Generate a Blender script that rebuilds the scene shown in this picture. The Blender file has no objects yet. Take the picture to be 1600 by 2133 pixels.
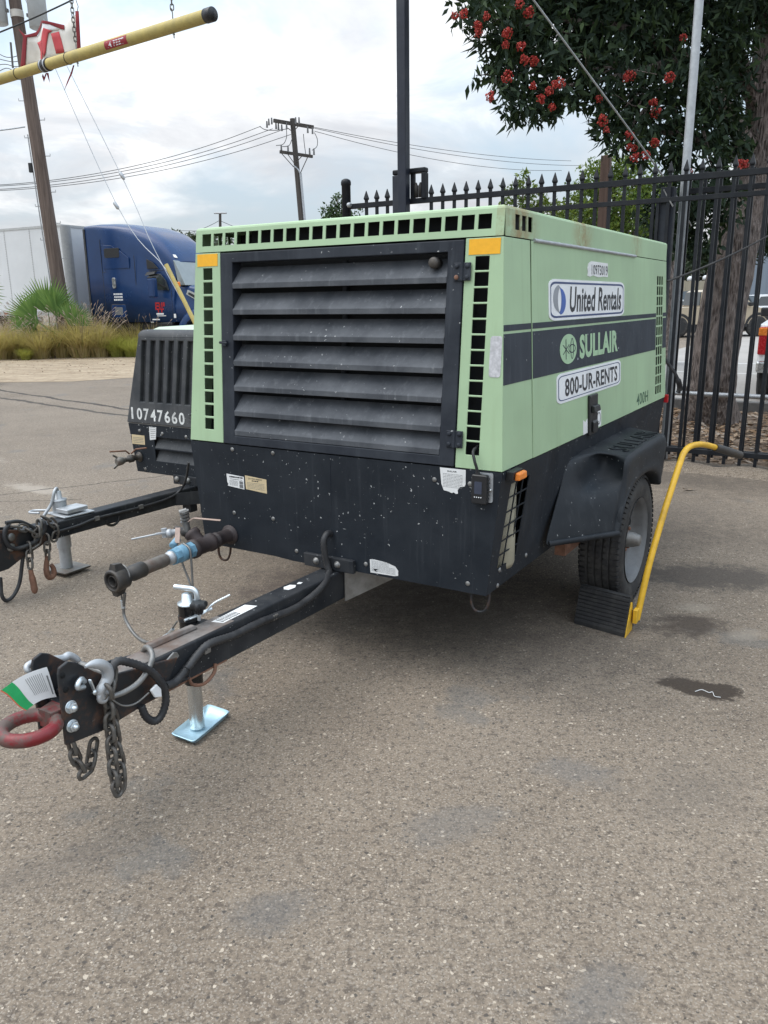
import bpy, bmesh, math, random
from mathutils import Vector, Matrix
import numpy as np

random.seed(7)
rng = np.random.default_rng(11)
scene = bpy.context.scene
COL = scene.collection
PI = math.pi

# ------------------------------------------------------------------ camera
F_PX, PITCH, ROLL, CAM_H = 1655.0, math.radians(14.8), math.radians(0.77), 1.5
cam_data = bpy.data.cameras.new("camera")
cam = bpy.data.objects.new("camera", cam_data)
COL.objects.link(cam)
cam_data.sensor_fit = 'HORIZONTAL'
cam_data.sensor_width = 36.0
cam_data.lens = F_PX / 1600.0 * 36.0
cam_data.clip_start = 0.05
cam_data.clip_end = 3000.0
fwd = Vector((0, math.cos(PITCH), -math.sin(PITCH)))
up0 = Vector((0, math.sin(PITCH), math.cos(PITCH)))
rt0 = Vector((1, 0, 0))
rt = rt0 * math.cos(ROLL) - up0 * math.sin(ROLL)
up = rt0 * math.sin(ROLL) + up0 * math.cos(ROLL)
cam.matrix_world = Matrix(((rt.x, up.x, -fwd.x, 0), (rt.y, up.y, -fwd.y, 0), (rt.z, up.z, -fwd.z, CAM_H), (0, 0, 0, 1)))
scene.camera = cam

# ------------------------------------------------------------------ light
SUN_EL, SUN_AZ = math.radians(62), math.radians(265)     # azimuth clockwise from +Y (away from the camera)
world = bpy.data.worlds.new("World")
scene.world = world
world.use_nodes = True
wn, wl = world.node_tree.nodes, world.node_tree.links
wn.clear()
w_out = wn.new("ShaderNodeOutputWorld")
w_bg = wn.new("ShaderNodeBackground")
w_bg.inputs['Strength'].default_value = 0.1
w_sky = wn.new("ShaderNodeTexSky")
w_sky.sky_type = 'NISHITA'
w_sky.sun_disc = False
w_sky.sun_elevation = SUN_EL
w_sky.sun_rotation = SUN_AZ
w_sky.air_density = 1.0
w_sky.dust_density = 2.0
w_tc = wn.new("ShaderNodeTexCoord")
w_sep = wn.new("ShaderNodeSeparateXYZ")
wl.new(w_tc.outputs['Generated'], w_sep.inputs[0])
def wmath(op, a, b=None, c=None):
    n = wn.new("ShaderNodeMath"); n.operation = op
    for i, v in enumerate((a, b, c)):
        if v is None: continue
        if isinstance(v, (int, float)): n.inputs[i].default_value = v
        else: wl.new(v, n.inputs[i])
    return n.outputs[0]
zc = wmath('MAXIMUM', w_sep.outputs['Z'], 0.0)
den = wmath('ADD', zc, 0.22)
w_cmb = wn.new("ShaderNodeCombineXYZ")
wl.new(wmath('DIVIDE', w_sep.outputs['X'], den), w_cmb.inputs[0])
wl.new(wmath('DIVIDE', w_sep.outputs['Y'], den), w_cmb.inputs[1])
def wnoise(scale, detail, rough, off, dist=0.0):
    mp = wn.new("ShaderNodeMapping"); mp.inputs['Location'].default_value = off
    wl.new(w_cmb.outputs[0], mp.inputs[0])
    n = wn.new("ShaderNodeTexNoise"); n.inputs['Scale'].default_value = scale; n.inputs['Detail'].default_value = detail
    n.inputs['Roughness'].default_value = rough; n.inputs['Distortion'].default_value = dist
    wl.new(mp.outputs[0], n.inputs['Vector'])
    return n.outputs['Fac']
def wramp(fac, stops):
    r = wn.new("ShaderNodeValToRGB")
    while len(r.color_ramp.elements) < len(stops): r.color_ramp.elements.new(0.5)
    for e, (p, c) in zip(r.color_ramp.elements, stops):
        e.position = p; e.color = (*c, 1) if len(c) == 3 else c
    wl.new(fac, r.inputs[0])
    return r.outputs[0]
def wmix(fac, a, b):
    m = wn.new("ShaderNodeMix"); m.data_type = 'RGBA'
    wl.new(fac, m.inputs[0])
    for sock, v in ((m.inputs[6], a), (m.inputs[7], b)):
        if isinstance(v, tuple): sock.default_value = (*v, 1)
        else: wl.new(v, sock)
    return m.outputs[2]
mask = wramp(wnoise(1.15, 7, 0.55, (3.1, 1.7, 0), 0.35), [(0.40, (0, 0, 0)), (0.60, (1, 1, 1))])
shade = wramp(wnoise(2.1, 6, 0.6, (7.3, 2.2, 4), 0.5), [(0.32, (5.3, 5.5, 5.85)), (0.50, (6.7, 6.85, 7.1)), (0.66, (10.2, 10.2, 10.2))])
low = wramp(zc, [(0.0, (6.6, 7.2, 7.6)), (0.25, (4.7, 6.0, 7.1)), (0.7, (3.6, 5.0, 6.5))])
sky_soft = wn.new("ShaderNodeMix"); sky_soft.data_type = 'RGBA'; sky_soft.inputs[0].default_value = 0.75
wl.new(w_sky.outputs[0], sky_soft.inputs[6]); wl.new(low, sky_soft.inputs[7])      # thin high haze over the blue
w_col0 = wmix(mask, sky_soft.outputs[2], shade)
zen = wmath('MULTIPLY_ADD', zc, 1.75, 0.62)          # an overcast sky brightens smoothly towards the zenith
w_gain = wn.new("ShaderNodeVectorMath"); w_gain.operation = 'SCALE'
wl.new(w_col0, w_gain.inputs[0]); wl.new(zen, w_gain.inputs['Scale'])
w_col = w_gain.outputs[0]
wl.new(w_col, w_bg.inputs['Color'])
wl.new(w_bg.outputs[0], w_out.inputs['Surface'])

sun_data = bpy.data.lights.new("sun", 'SUN')
sun_data.energy = 1.2
sun_data.angle = math.radians(50)
sun_data.color = (1.0, 0.95, 0.87)
sun = bpy.data.objects.new("sun", sun_data)
COL.objects.link(sun)
sdir = Vector((math.sin(SUN_AZ) * math.cos(SUN_EL), math.cos(SUN_AZ) * math.cos(SUN_EL), math.sin(SUN_EL)))
sun.rotation_euler = sdir.to_track_quat('Z', 'Y').to_euler()
sun.location = (0, 0, 30)

scene.view_settings.view_transform = 'Standard'
scene.view_settings.look = 'None'
scene.view_settings.exposure = 0.58
scene.view_settings.gamma = 1.0
scene.view_settings.use_curve_mapping = False
scene.render.engine = 'CYCLES'
scene.cycles.max_bounces = 6
scene.cycles.use_denoising = True

# ------------------------------------------------------------------ materials
def srgb(r, g, b):
    f = lambda c: (c / 255) / 12.92 if c / 255 <= 0.04045 else ((c / 255 + 0.055) / 1.055) ** 2.4
    return (f(r), f(g), f(b))

class NT:
    def __init__(s, name):
        s.m = bpy.data.materials.new(name); s.m.use_nodes = True
        s.n, s.l = s.m.node_tree.nodes, s.m.node_tree.links
        s.b = s.n['Principled BSDF']; s.out = s.n['Material Output']
        s.tc = s.n.new("ShaderNodeTexCoord")
    def put(s, sock, v):
        if isinstance(v, (int, float)): sock.default_value = v
        elif isinstance(v, tuple): sock.default_value = (*v, 1) if len(v) == 3 and len(sock.default_value) == 4 else v
        else: s.l.new(v, sock)
    def mapv(s, scale=(1, 1, 1), loc=(0, 0, 0), rot=(0, 0, 0), src='Object'):
        mp = s.n.new("ShaderNodeMapping"); mp.inputs['Scale'].default_value = scale; mp.inputs['Location'].default_value = loc; mp.inputs['Rotation'].default_value = rot
        s.l.new(s.tc.outputs[src] if isinstance(src, str) else src, mp.inputs[0]); return mp.outputs[0]
    def noise(s, scale, detail=4, rough=0.55, vec=None, dist=0.0):
        n = s.n.new("ShaderNodeTexNoise"); n.inputs['Scale'].default_value = scale; n.inputs['Detail'].default_value = detail
        n.inputs['Roughness'].default_value = rough; n.inputs['Distortion'].default_value = dist
        s.l.new(vec if vec is not None else s.tc.outputs['Object'], n.inputs['Vector']); return n.outputs['Fac']
    def voro(s, scale, out='Distance', vec=None, feature='F1', rand=1.0):
        n = s.n.new("ShaderNodeTexVoronoi"); n.inputs['Scale'].default_value = scale; n.feature = feature; n.inputs['Randomness'].default_value = rand
        s.l.new(vec if vec is not None else s.tc.outputs['Object'], n.inputs['Vector']); return n.outputs[out]
    def math(s, op, a, b=None, c=None, clamp=False):
        n = s.n.new("ShaderNodeMath"); n.operation = op; n.use_clamp = clamp
        for i, v in enumerate((a, b, c)):
            if v is not None: s.put(n.inputs[i], v)
        return n.outputs[0]
    def ramp(s, fac, stops, interp='LINEAR'):
        r = s.n.new("ShaderNodeValToRGB"); r.color_ramp.interpolation = interp
        while len(r.color_ramp.elements) < len(stops): r.color_ramp.elements.new(0.5)
        for e, (p, c) in zip(r.color_ramp.elements, stops):
            e.position = p
            e.color = (c, c, c, 1) if isinstance(c, (int, float)) else (*c, 1)
        s.l.new(fac, r.inputs[0]); return r.outputs[0]
    def mix(s, fac, a, b, mode='MIX'):
        m = s.n.new("ShaderNodeMix"); m.data_type = 'RGBA'; m.blend_type = mode
        s.put(m.inputs[0], fac); s.put(m.inputs[6], a); s.put(m.inputs[7], b); return m.outputs[2]
    def bump(s, h, strength=0.3, dist=0.01):
        b = s.n.new("ShaderNodeBump"); b.inputs['Strength'].default_value = strength; b.inputs['Distance'].default_value = dist
        s.l.new(h, b.inputs['Height']); s.l.new(b.outputs[0], s.b.inputs['Normal'])
    def fin(s, color, rough=0.6, metal=0.0, spec=0.5):
        s.put(s.b.inputs['Base Color'], color); s.put(s.b.inputs['Roughness'], rough); s.put(s.b.inputs['Metallic'], metal)
        s.b.inputs['Specular IOR Level'].default_value = spec
        return s.m

def plain(name, col, rough=0.6, metal=0.0, var=0.18, scale=14.0, dirt=None, dirt_amt=0.0, bump=0.0, spec=0.5, vec=(1, 1, 1)):
    """paint, metal, plastic or cloth with uneven tone, optional dirt patches and fine relief"""
    t = NT(name)
    v = t.mapv(vec)
    n1 = t.noise(scale, 5, 0.6, v)
    c = t.mix(t.ramp(n1, [(0.3, 0.0), (0.7, 1.0)]), tuple(x * (1 - var) for x in col), tuple(min(1, x * (1 + var)) for x in col))
    if dirt:
        n2 = t.noise(scale * 0.45, 7, 0.68, v)
        c = t.mix(t.math('MULTIPLY', t.ramp(n2, [(0.45, 0.0), (0.68, 1.0)]), dirt_amt), c, dirt)
    if bump: t.bump(t.noise(scale * 9, 4, 0.6, v), bump, 0.004)
    return t.fin(c, t.ramp(n1, [(0.25, max(0.05, rough - 0.08)), (0.75, min(1, rough + 0.1))]), metal, spec)

def paint_black(name, base, dust, dust_amt=0.35, specks=0.0, rough=0.5, streaks=0.3):
    """worn black sheet metal: dust film, run marks and small pale paint spots"""
    t = NT(name)
    film = t.noise(5.0, 7, 0.65)
    c = t.mix(t.math('MULTIPLY', t.ramp(film, [(0.38, 0.0), (0.72, 1.0)]), dust_amt), base, dust)
    run = t.noise(1.0, 5, 0.6, t.mapv((38, 38, 2.2)))
    c = t.mix(t.math('MULTIPLY', t.ramp(run, [(0.56, 0.0), (0.75, 1.0)]), streaks), c, dust)
    if specks:
        nz = t.n.new('ShaderNodeTexNoise'); nz.inputs['Scale'].default_value = 160; nz.inputs['Detail'].default_value = 3; t.l.new(t.tc.outputs['Object'], nz.inputs['Vector'])
        sv = t.n.new('ShaderNodeVectorMath'); sv.operation = 'SCALE'; sv.inputs['Scale'].default_value = 0.016; t.l.new(nz.outputs['Color'], sv.inputs[0])
        av = t.n.new('ShaderNodeVectorMath'); av.operation = 'ADD'; t.l.new(t.tc.outputs['Object'], av.inputs[0]); t.l.new(sv.outputs[0], av.inputs[1])
        vec = av.outputs[0]
        scr = t.ramp(t.noise(1.0, 6, 0.75, t.mapv((70, 70, 9), (0, 0, 0), (0.3, 0.5, 0.2))), [(0.70, 0.0), (0.78, 1.0)])
        c = t.mix(t.math('MULTIPLY', scr, 0.5), c, (0.16, 0.17, 0.175))
        d = t.voro(88.0, 'Distance', vec)
        rcol = t.voro(88.0, 'Color', vec)
        sp = t.n.new("ShaderNodeSeparateColor"); t.l.new(rcol, sp.inputs[0])
        size = t.math('MULTIPLY', t.math('POWER', sp.outputs[0], 3.0), 0.34)
        keep = t.math('GREATER_THAN', sp.outputs[1], 1.0 - specks)
        on = t.math('MULTIPLY', t.math('LESS_THAN', d, size), keep)
        clump = t.ramp(t.noise(2.2, 3, 0.6), [(0.40, 0.0), (0.55, 1.0)])
        c = t.mix(t.math('MULTIPLY', on, clump), c, (0.40, 0.41, 0.41))
    t.bump(t.noise(60, 4, 0.6), 0.06, 0.003)
    return t.fin(c, t.ramp(film, [(0.3, rough), (0.7, min(1, rough + 0.25))]), 0.0, 0.28)

M = {}
def build_materials():
    # pale green sheet-metal paint with chalking, rust and grime
    t = NT("green_paint")
    g = (0.352, 0.490, 0.305)
    n1 = t.noise(2.4, 6, 0.6)
    c = t.mix(t.ramp(n1, [(0.3, 0.0), (0.7, 1.0)]), tuple(x * 0.90 for x in g), tuple(x * 1.07 for x in g))
    run = t.noise(1.0, 5, 0.6, t.mapv((30, 30, 1.6)))
    c = t.mix(t.math('MULTIPLY', t.ramp(run, [(0.52, 0.0), (0.78, 1.0)]), 0.30), c, (0.24, 0.32, 0.18))
    marks = t.noise(26, 6, 0.72)
    c = t.mix(t.math('MULTIPLY', t.ramp(marks, [(0.66, 0.0), (0.74, 1.0)]), 0.45), c, (0.17, 0.2, 0.13))
    t.bump(t.noise(2.2, 3, 0.5), 0.14, 0.03)
    M['green'] = t.fin(c, t.ramp(n1, [(0.3, 0.42), (0.7, 0.6)]))
    # the same paint gone rusty round the lid
    t = NT("green_paint_rusty")
    n1 = t.noise(2.4, 6, 0.6)
    c = t.mix(t.ramp(n1, [(0.3, 0.0), (0.7, 1.0)]), tuple(x * 0.90 for x in g), tuple(x * 1.07 for x in g))
    sepn = t.n.new("ShaderNodeSeparateXYZ"); t.l.new(t.tc.outputs['Object'], sepn.inputs[0])
    def band(y0, w):   # a rust patch along the lid's side
        d = t.math('ABSOLUTE', t.math('SUBTRACT', sepn.outputs['Y'], y0))
        return t.math('SUBTRACT', 1.0, t.math('DIVIDE', d, w), clamp=True)
    near = t.math('MAXIMUM', band(0.13, 0.22), t.math('MAXIMUM', t.math('MULTIPLY', band(0.85, 0.17), 0.95), t.math('MULTIPLY', band(1.75, 0.14), 0.55)))
    on_side = t.math('GREATER_THAN', sepn.outputs['X'], -0.03)
    rn = t.noise(14, 8, 0.72)
    rust = t.math('MULTIPLY', t.math('MULTIPLY', near, on_side), t.ramp(rn, [(0.36, 0.0), (0.56, 1.0)]))
    c = t.mix(t.math('MULTIPLY', rust, 0.95), c, (0.27, 0.20, 0.085))
    deep = t.math('MULTIPLY', t.math('MULTIPLY', near, on_side), t.ramp(t.noise(45, 6, 0.7), [(0.57, 0.0), (0.65, 1.0)]))
    c = t.mix(t.math('MULTIPLY', deep, 0.75), c, (0.11, 0.055, 0.025))
    M['green_rusty'] = t.fin(c, 0.52)

    M['skirt'] = paint_black("black_skirt_paint", (0.008, 0.012, 0.018), (0.050, 0.057, 0.067), 0.24, 0.36, 0.45, 0.34)
    M['frame'] = paint_black("black_door_paint", (0.013, 0.017, 0.025), (0.070, 0.080, 0.094), 0.42, 0.12, 0.5, 0.35)
    M['louver'] = paint_black("dusty_louver_paint", (0.052, 0.058, 0.068), (0.165, 0.174, 0.188), 0.62, 0.14, 0.62, 0.5)
    M['stripe'] = paint_black("dark_stripe_film", (0.024, 0.031, 0.043), (0.085, 0.096, 0.112), 0.45, 0.06, 0.5, 0.5)
    M['fender'] = paint_black("black_moulded_plastic", (0.009, 0.012, 0.016), (0.065, 0.070, 0.077), 0.36, 0.14, 0.45, 0.28)
    M['grey_shell'] = paint_black("grey_moulded_shell", (0.042, 0.046, 0.052), (0.135, 0.135, 0.135), 0.6, 0.10, 0.6, 0.45)
    M['pale_green'] = plain("sun_bleached_green_paint", (0.44, 0.52, 0.40), 0.5, var=0.05, scale=6)
    M['dark'] = plain("dark_interior", (0.004, 0.005, 0.006), 0.9, var=0.3)
    M['cavity'] = plain("radiator_core", (0.008, 0.010, 0.013), 0.8, var=0.4, scale=40)
    M['beam'] = paint_black("drawbar_paint", (0.011, 0.014, 0.019), (0.085, 0.085, 0.085), 0.45, 0.25, 0.42, 0.3)
    t = NT("worn_black_steel")
    n = t.noise(9, 8, 0.7)
    c = t.mix(t.ramp(n, [(0.50, 0.0), (0.62, 1.0)]), (0.013, 0.015, 0.018), (0.085, 0.042, 0.025))
    c = t.mix(t.ramp(t.noise(30, 5, 0.7), [(0.64, 0.0), (0.72, 0.6)]), c, (0.32, 0.32, 0.31))
    t.bump(n, 0.15, 0.006)
    M['worn_black'] = t.fin(c, t.ramp(n, [(0.4, 0.4), (0.65, 0.85)]))
    M['rust_top'] = plain("worn_beam_top", (0.16, 0.145, 0.135), 0.7, var=0.35, scale=16, dirt=(0.11, 0.055, 0.03), dirt_amt=0.75, bump=0.2)
    M['rubber'] = plain("black_rubber", (0.018, 0.018, 0.019), 0.78, var=0.3, scale=30, dirt=(0.07, 0.066, 0.06), dirt_amt=0.5, bump=0.15)
    M['tyre'] = plain("tyre_rubber", (0.022, 0.022, 0.023), 0.8, var=0.25, scale=20, dirt=(0.085, 0.08, 0.072), dirt_amt=0.6, bump=0.15)
    M['hose'] = plain("corrugated_conduit", (0.020, 0.021, 0.024), 0.55, var=0.25, scale=30, dirt=(0.08, 0.08, 0.08), dirt_amt=0.4)
    M['rim'] = plain("rim_grey_paint", (0.155, 0.16, 0.165), 0.55, metal=0.2, var=0.15, scale=20, dirt=(0.09, 0.085, 0.08), dirt_amt=0.6)
    M['zinc'] = plain("zinc_plate", (0.62, 0.68, 0.72), 0.32, metal=0.75, var=0.15, scale=12)
    M['zinc_blue'] = plain("bright_zinc_plate", (0.50, 0.72, 0.84), 0.36, metal=0.45, var=0.08, scale=8)
    M['chrome'] = plain("bare_steel_tube", (0.60, 0.62, 0.62), 0.24, metal=0.9, var=0.12, scale=10)
    M['galv'] = plain("galvanised_steel", (0.42, 0.44, 0.46), 0.5, metal=0.5, var=0.15, scale=18)
    M['dull_steel'] = plain("dull_steel", (0.24, 0.24, 0.235), 0.5, metal=0.6, var=0.25, scale=22, dirt=(0.10, 0.08, 0.06), dirt_amt=0.5)
    M['chain'] = plain("weathered_chain", (0.15, 0.145, 0.135), 0.55, metal=0.6, var=0.3, scale=40, dirt=(0.09, 0.055, 0.035), dirt_amt=0.6)
    M['rusty'] = plain("rusty_steel", (0.17, 0.085, 0.055), 0.8, var=0.35, scale=34, dirt=(0.26, 0.14, 0.09), dirt_amt=0.6, bump=0.2)
    M['brown_pipe'] = plain("brown_iron_pipe", (0.035, 0.027, 0.028), 0.62, var=0.3, scale=24, dirt=(0.075, 0.05, 0.045), dirt_amt=0.5, bump=0.15)
    M['iron'] = plain("dark_cast_iron", (0.055, 0.053, 0.052), 0.5, metal=0.4, var=0.3, scale=24, dirt=(0.11, 0.085, 0.06), dirt_amt=0.5, bump=0.15)
    M['grey_pipe'] = plain("grey_iron_pipe", (0.17, 0.165, 0.15), 0.5, metal=0.4, var=0.25, scale=20, dirt=(0.16, 0.07, 0.045), dirt_amt=0.45, bump=0.1)
    M['blue_brass'] = plain("blue_painted_brass", (0.16, 0.33, 0.46), 0.45, var=0.22, scale=26, dirt=(0.10, 0.16, 0.2), dirt_amt=0.5)
    M['tan_lever'] = plain("dusty_pink_lever", (0.42, 0.31, 0.26), 0.5, var=0.18, scale=30)
    t = NT("red_worn_paint")
    n = t.noise(14, 8, 0.75)
    c = t.mix(t.ramp(n, [(0.44, 0.0), (0.56, 1.0)]), (0.17, 0.012, 0.016), (0.10, 0.072, 0.062))
    t.bump(n, 0.2, 0.005)
    M['red_ring'] = t.fin(c, t.ramp(n, [(0.4, 0.38), (0.65, 0.8)]))
    M['black_plastic'] = plain("black_plastic", (0.014, 0.015, 0.017), 0.45, var=0.2)
    M['gloss_black'] = plain("gloss_black_paint", (0.008, 0.008, 0.009), 0.22, var=0.15)
    M['screen'] = plain("dull_solar_face", (0.045, 0.055, 0.085), 0.35, var=0.1)
    M['white'] = plain("white_vinyl", (0.76, 0.78, 0.80), 0.45, var=0.05, scale=9, dirt=(0.52, 0.53, 0.52), dirt_amt=0.25)
    M['paper'] = plain("white_label_film", (0.72, 0.73, 0.73), 0.6, var=0.05, scale=30, dirt=(0.45, 0.46, 0.45), dirt_amt=0.3)
    M['tan_label'] = plain("tan_label", (0.58, 0.47, 0.29), 0.5, var=0.08, scale=30)
    M['silver_patch'] = plain("peeling_silver_tape", (0.50, 0.50, 0.52), 0.5, var=0.25, scale=60, metal=0.2)
    M['ink'] = plain("black_ink", (0.022, 0.024, 0.030), 0.5, var=0.1)
    M['grey_ink'] = plain("grey_ink", (0.16, 0.165, 0.17), 0.6, var=0.1)
    M['blue_ink'] = plain("blue_ink", (0.050, 0.115, 0.38), 0.45, var=0.1)
    M['navy_ink'] = plain("navy_ink", (0.035, 0.06, 0.16), 0.45, var=0.1)
    M['silver_ink'] = plain("silver_ink", (0.27, 0.29, 0.32), 0.45, var=0.1)
    M['green_ink'] = plain("pale_green_letter_paint", (0.35, 0.52, 0.33), 0.5, var=0.08)
    M['dkgreen_ink'] = plain("dark_green_letter_paint", (0.035, 0.10, 0.06), 0.5, var=0.1)
    M['stencil'] = plain("white_stencil_paint", (0.70, 0.71, 0.70), 0.7, var=0.1, scale=40, dirt=(0.12, 0.12, 0.12), dirt_amt=0.55)
    M['yellow_refl'] = plain("amber_reflective_tape", (0.80, 0.40, 0.010), 0.4, var=0.06, scale=50)
    M['amber'] = plain("amber_lens", (0.75, 0.22, 0.03), 0.25, var=0.15, scale=30)
    M['red_lens'] = plain("red_lens", (0.42, 0.015, 0.02), 0.25, var=0.15, scale=30)
    M['tank'] = plain("tan_plastic_tank", (0.30, 0.28, 0.21), 0.6, var=0.15, scale=8)
    M['yellow'] = plain("yellow_handle_paint", (0.68, 0.40, 0.025), 0.45, var=0.12, scale=20, dirt=(0.09, 0.045, 0.02), dirt_amt=0.35)
    M['yellow_pvc'] = plain("faded_yellow_plastic", (0.46, 0.37, 0.12), 0.6, var=0.12, scale=14, dirt=(0.32, 0.27, 0.12), dirt_amt=0.5)
    M['red_sign'] = plain("red_sign_film", (0.30, 0.02, 0.03), 0.5, var=0.1)
    M['banner_white'] = plain("weathered_white_cloth", (0.60, 0.58, 0.54), 0.9, var=0.12, scale=6, dirt=(0.45, 0.41, 0.33), dirt_amt=0.5)
    M['banner_red'] = plain("faded_red_cloth", (0.50, 0.07, 0.08), 0.9, var=0.15, scale=6)
    M['banner_dark_red'] = plain("dark_red_cloth", (0.22, 0.022, 0.03), 0.9, var=0.2, scale=6)
    M['fence'] = plain("black_fence_paint", (0.008, 0.010, 0.014), 0.5, var=0.3, scale=10, dirt=(0.04, 0.04, 0.04), dirt_amt=0.35, spec=0.3)
    M['navy_post'] = plain("dark_navy_post_paint", (0.010, 0.014, 0.026), 0.42, var=0.25, scale=7, dirt=(0.06, 0.065, 0.075), dirt_amt=0.4)
    # weathered wood poles
    def wood(name, a, b):
        t = NT(name)
        n = t.noise(1.0, 6, 0.65, t.mapv((16, 16, 0.8)))
        c = t.mix(t.ramp(n, [(0.32, 0.0), (0.68, 1.0)]), a, b)
        t.bump(n, 0.5, 0.02)
        return t.fin(c, 0.85)
    M['pole_wood'] = wood("pole_wood", (0.060, 0.042, 0.034), (0.17, 0.13, 0.11))
    M['far_wood'] = wood("far_pole_wood", (0.035, 0.031, 0.028), (0.085, 0.074, 0.064))
    M['post_wood'] = wood("post_wood", (0.06, 0.036, 0.028), (0.14, 0.092, 0.072))
    M['transformer'] = plain("transformer_grey", (0.42, 0.45, 0.47), 0.5, var=0.1, scale=5)
    M['wire'] = plain("overhead_wire", (0.022, 0.023, 0.025), 0.7, var=0.1)
    M['insulator'] = plain("insulator_grey", (0.12, 0.12, 0.12), 0.4, var=0.1)
    # bark
    t = NT("rough_bark")
    n = t.noise(1.0, 8, 0.7, t.mapv((30, 30, 5.5)), 0.8)
    v = t.voro(1.0, 'Distance', t.mapv((40, 40, 8)))
    c = t.mix(t.ramp(t.math("ADD", t.math("MULTIPLY", n, 0.65), t.math("MULTIPLY", v, 0.42)), [(0.34, 0.0), (0.66, 1.0)]), (0.050, 0.036, 0.031), (0.31, 0.26, 0.235))
    c = t.mix(t.ramp(t.noise(2.0, 5, 0.6), [(0.45, 0.0), (0.65, 0.6)]), c, (0.30, 0.24, 0.21))
    t.bump(t.math('ADD', n, v), 1.0, 0.06)
    M['bark'] = t.fin(c, 0.9)
    # leaves: each leaf its own tone, some light through it
    def leafmat(name, cols, trans, tcol, rough=0.45):
        t = NT(name)
        geo = t.n.new("ShaderNodeNewGeometry")
        c = t.ramp(geo.outputs['Random Per Island'], [(i / max(1, len(cols) - 1), k) for i, k in enumerate(cols)])
        t.fin(c, rough, 0.0, 0.25)
        tr = t.n.new("ShaderNodeBsdfTranslucent"); tr.inputs[0].default_value = (*tcol, 1)
        mx = t.n.new("ShaderNodeMixShader"); mx.inputs[0].default_value = trans
        t.l.new(t.b.outputs[0], mx.inputs[1]); t.l.new(tr.outputs[0], mx.inputs[2]); t.l.new(mx.outputs[0], t.out.inputs[0])
        return t.m
    M['gum_leaf'] = leafmat("dark_gum_leaf", [(0.014, 0.026, 0.018), (0.022, 0.040, 0.024), (0.030, 0.050, 0.026), (0.05, 0.08, 0.03)], 0.10, (0.05, 0.09, 0.02), 0.75)
    M['bush_leaf'] = leafmat("light_bush_leaf", [(0.05, 0.09, 0.025), (0.08, 0.14, 0.03), (0.13, 0.19, 0.04), (0.19, 0.24, 0.05)], 0.3, (0.16, 0.22, 0.03))
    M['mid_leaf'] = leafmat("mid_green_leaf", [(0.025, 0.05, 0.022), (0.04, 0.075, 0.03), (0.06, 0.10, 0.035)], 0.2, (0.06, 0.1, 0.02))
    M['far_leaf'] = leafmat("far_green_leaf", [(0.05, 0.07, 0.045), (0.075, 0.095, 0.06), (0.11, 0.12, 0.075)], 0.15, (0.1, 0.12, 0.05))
    M['petal'] = leafmat("red_petal", [(0.28, 0.028, 0.028), (0.42, 0.05, 0.042), (0.52, 0.09, 0.065)], 0.2, (0.55, 0.05, 0.03))
    M['grass_blade'] = leafmat("dry_grass_blade", [(0.32, 0.26, 0.10), (0.46, 0.37, 0.16), (0.56, 0.47, 0.24), (0.46, 0.34, 0.19), (0.30, 0.28, 0.09)], 0.4, (0.5, 0.44, 0.14), 0.7)
    M['green_blade'] = leafmat("green_grass_blade", [(0.24, 0.28, 0.06), (0.36, 0.38, 0.09), (0.46, 0.42, 0.14)], 0.4, (0.45, 0.46, 0.1), 0.7)
    M['seed_head'] = leafmat("pale_seed_head", [(0.50, 0.40, 0.32), (0.62, 0.54, 0.46), (0.42, 0.30, 0.26)], 0.3, (0.5, 0.4, 0.3), 0.9)
    M['palm_leaf'] = leafmat("palm_leaflet", [(0.07, 0.15, 0.04), (0.12, 0.22, 0.06), (0.20, 0.31, 0.09)], 0.35, (0.22, 0.34, 0.06))
    M['palm_dry'] = leafmat("palm_leaflet_yellow", [(0.22, 0.22, 0.04), (0.30, 0.27, 0.06)], 0.25, (0.25, 0.22, 0.04))
    M['litter'] = leafmat("fallen_leaf", [(0.16, 0.09, 0.05), (0.27, 0.18, 0.11), (0.36, 0.27, 0.19), (0.12, 0.08, 0.055), (0.42, 0.36, 0.30)], 0.05, (0.2, 0.12, 0.06), 0.8)
    # vehicles and far things
    M['trailer_white'] = plain("trailer_white_paint", (0.62, 0.64, 0.66), 0.45, var=0.04, scale=1.2, dirt=(0.50, 0.52, 0.54), dirt_amt=0.4)
    M['trailer_rail'] = plain("trailer_alloy", (0.45, 0.46, 0.46), 0.5, metal=0.3, var=0.1)
    M['trailer_grey'] = plain("trailer_corner_grey", (0.30, 0.31, 0.32), 0.5, var=0.1)
    M['truck_blue'] = plain("truck_blue_paint", (0.012, 0.040, 0.125), 0.22, var=0.15, scale=1.5, spec=0.45)
    M['truck_dark'] = plain("truck_dark_trim", (0.015, 0.016, 0.018), 0.5, var=0.2)
    M['glass'] = plain("tinted_glass", (0.030, 0.036, 0.040), 0.06, var=0.1, spec=0.8)
    M['windscreen'] = plain("grey_windscreen", (0.22, 0.26, 0.27), 0.10, var=0.15, scale=1.5, spec=0.8)
    M['lamp_white'] = plain("white_lamp_lens", (0.85, 0.84, 0.80), 0.3, var=0.05)
    M['car_tan'] = plain("tan_car_paint", (0.44, 0.37, 0.27), 0.3, var=0.05, scale=2, dirt=(0.38, 0.31, 0.22), dirt_amt=0.4)
    M['car_white'] = plain("white_car_paint", (0.72, 0.73, 0.74), 0.25, var=0.04, scale=2)
    M['car_black'] = plain("black_car_paint", (0.012, 0.013, 0.015), 0.2, var=0.1)
    M['car_silver'] = plain("pale_silver_car_paint", (0.50, 0.52, 0.53), 0.25, metal=0.2, var=0.04)
    M['tan_fence'] = plain("tan_board", (0.36, 0.32, 0.24), 0.8, var=0.12, scale=3, vec=(1, 1, 0.3))
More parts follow.
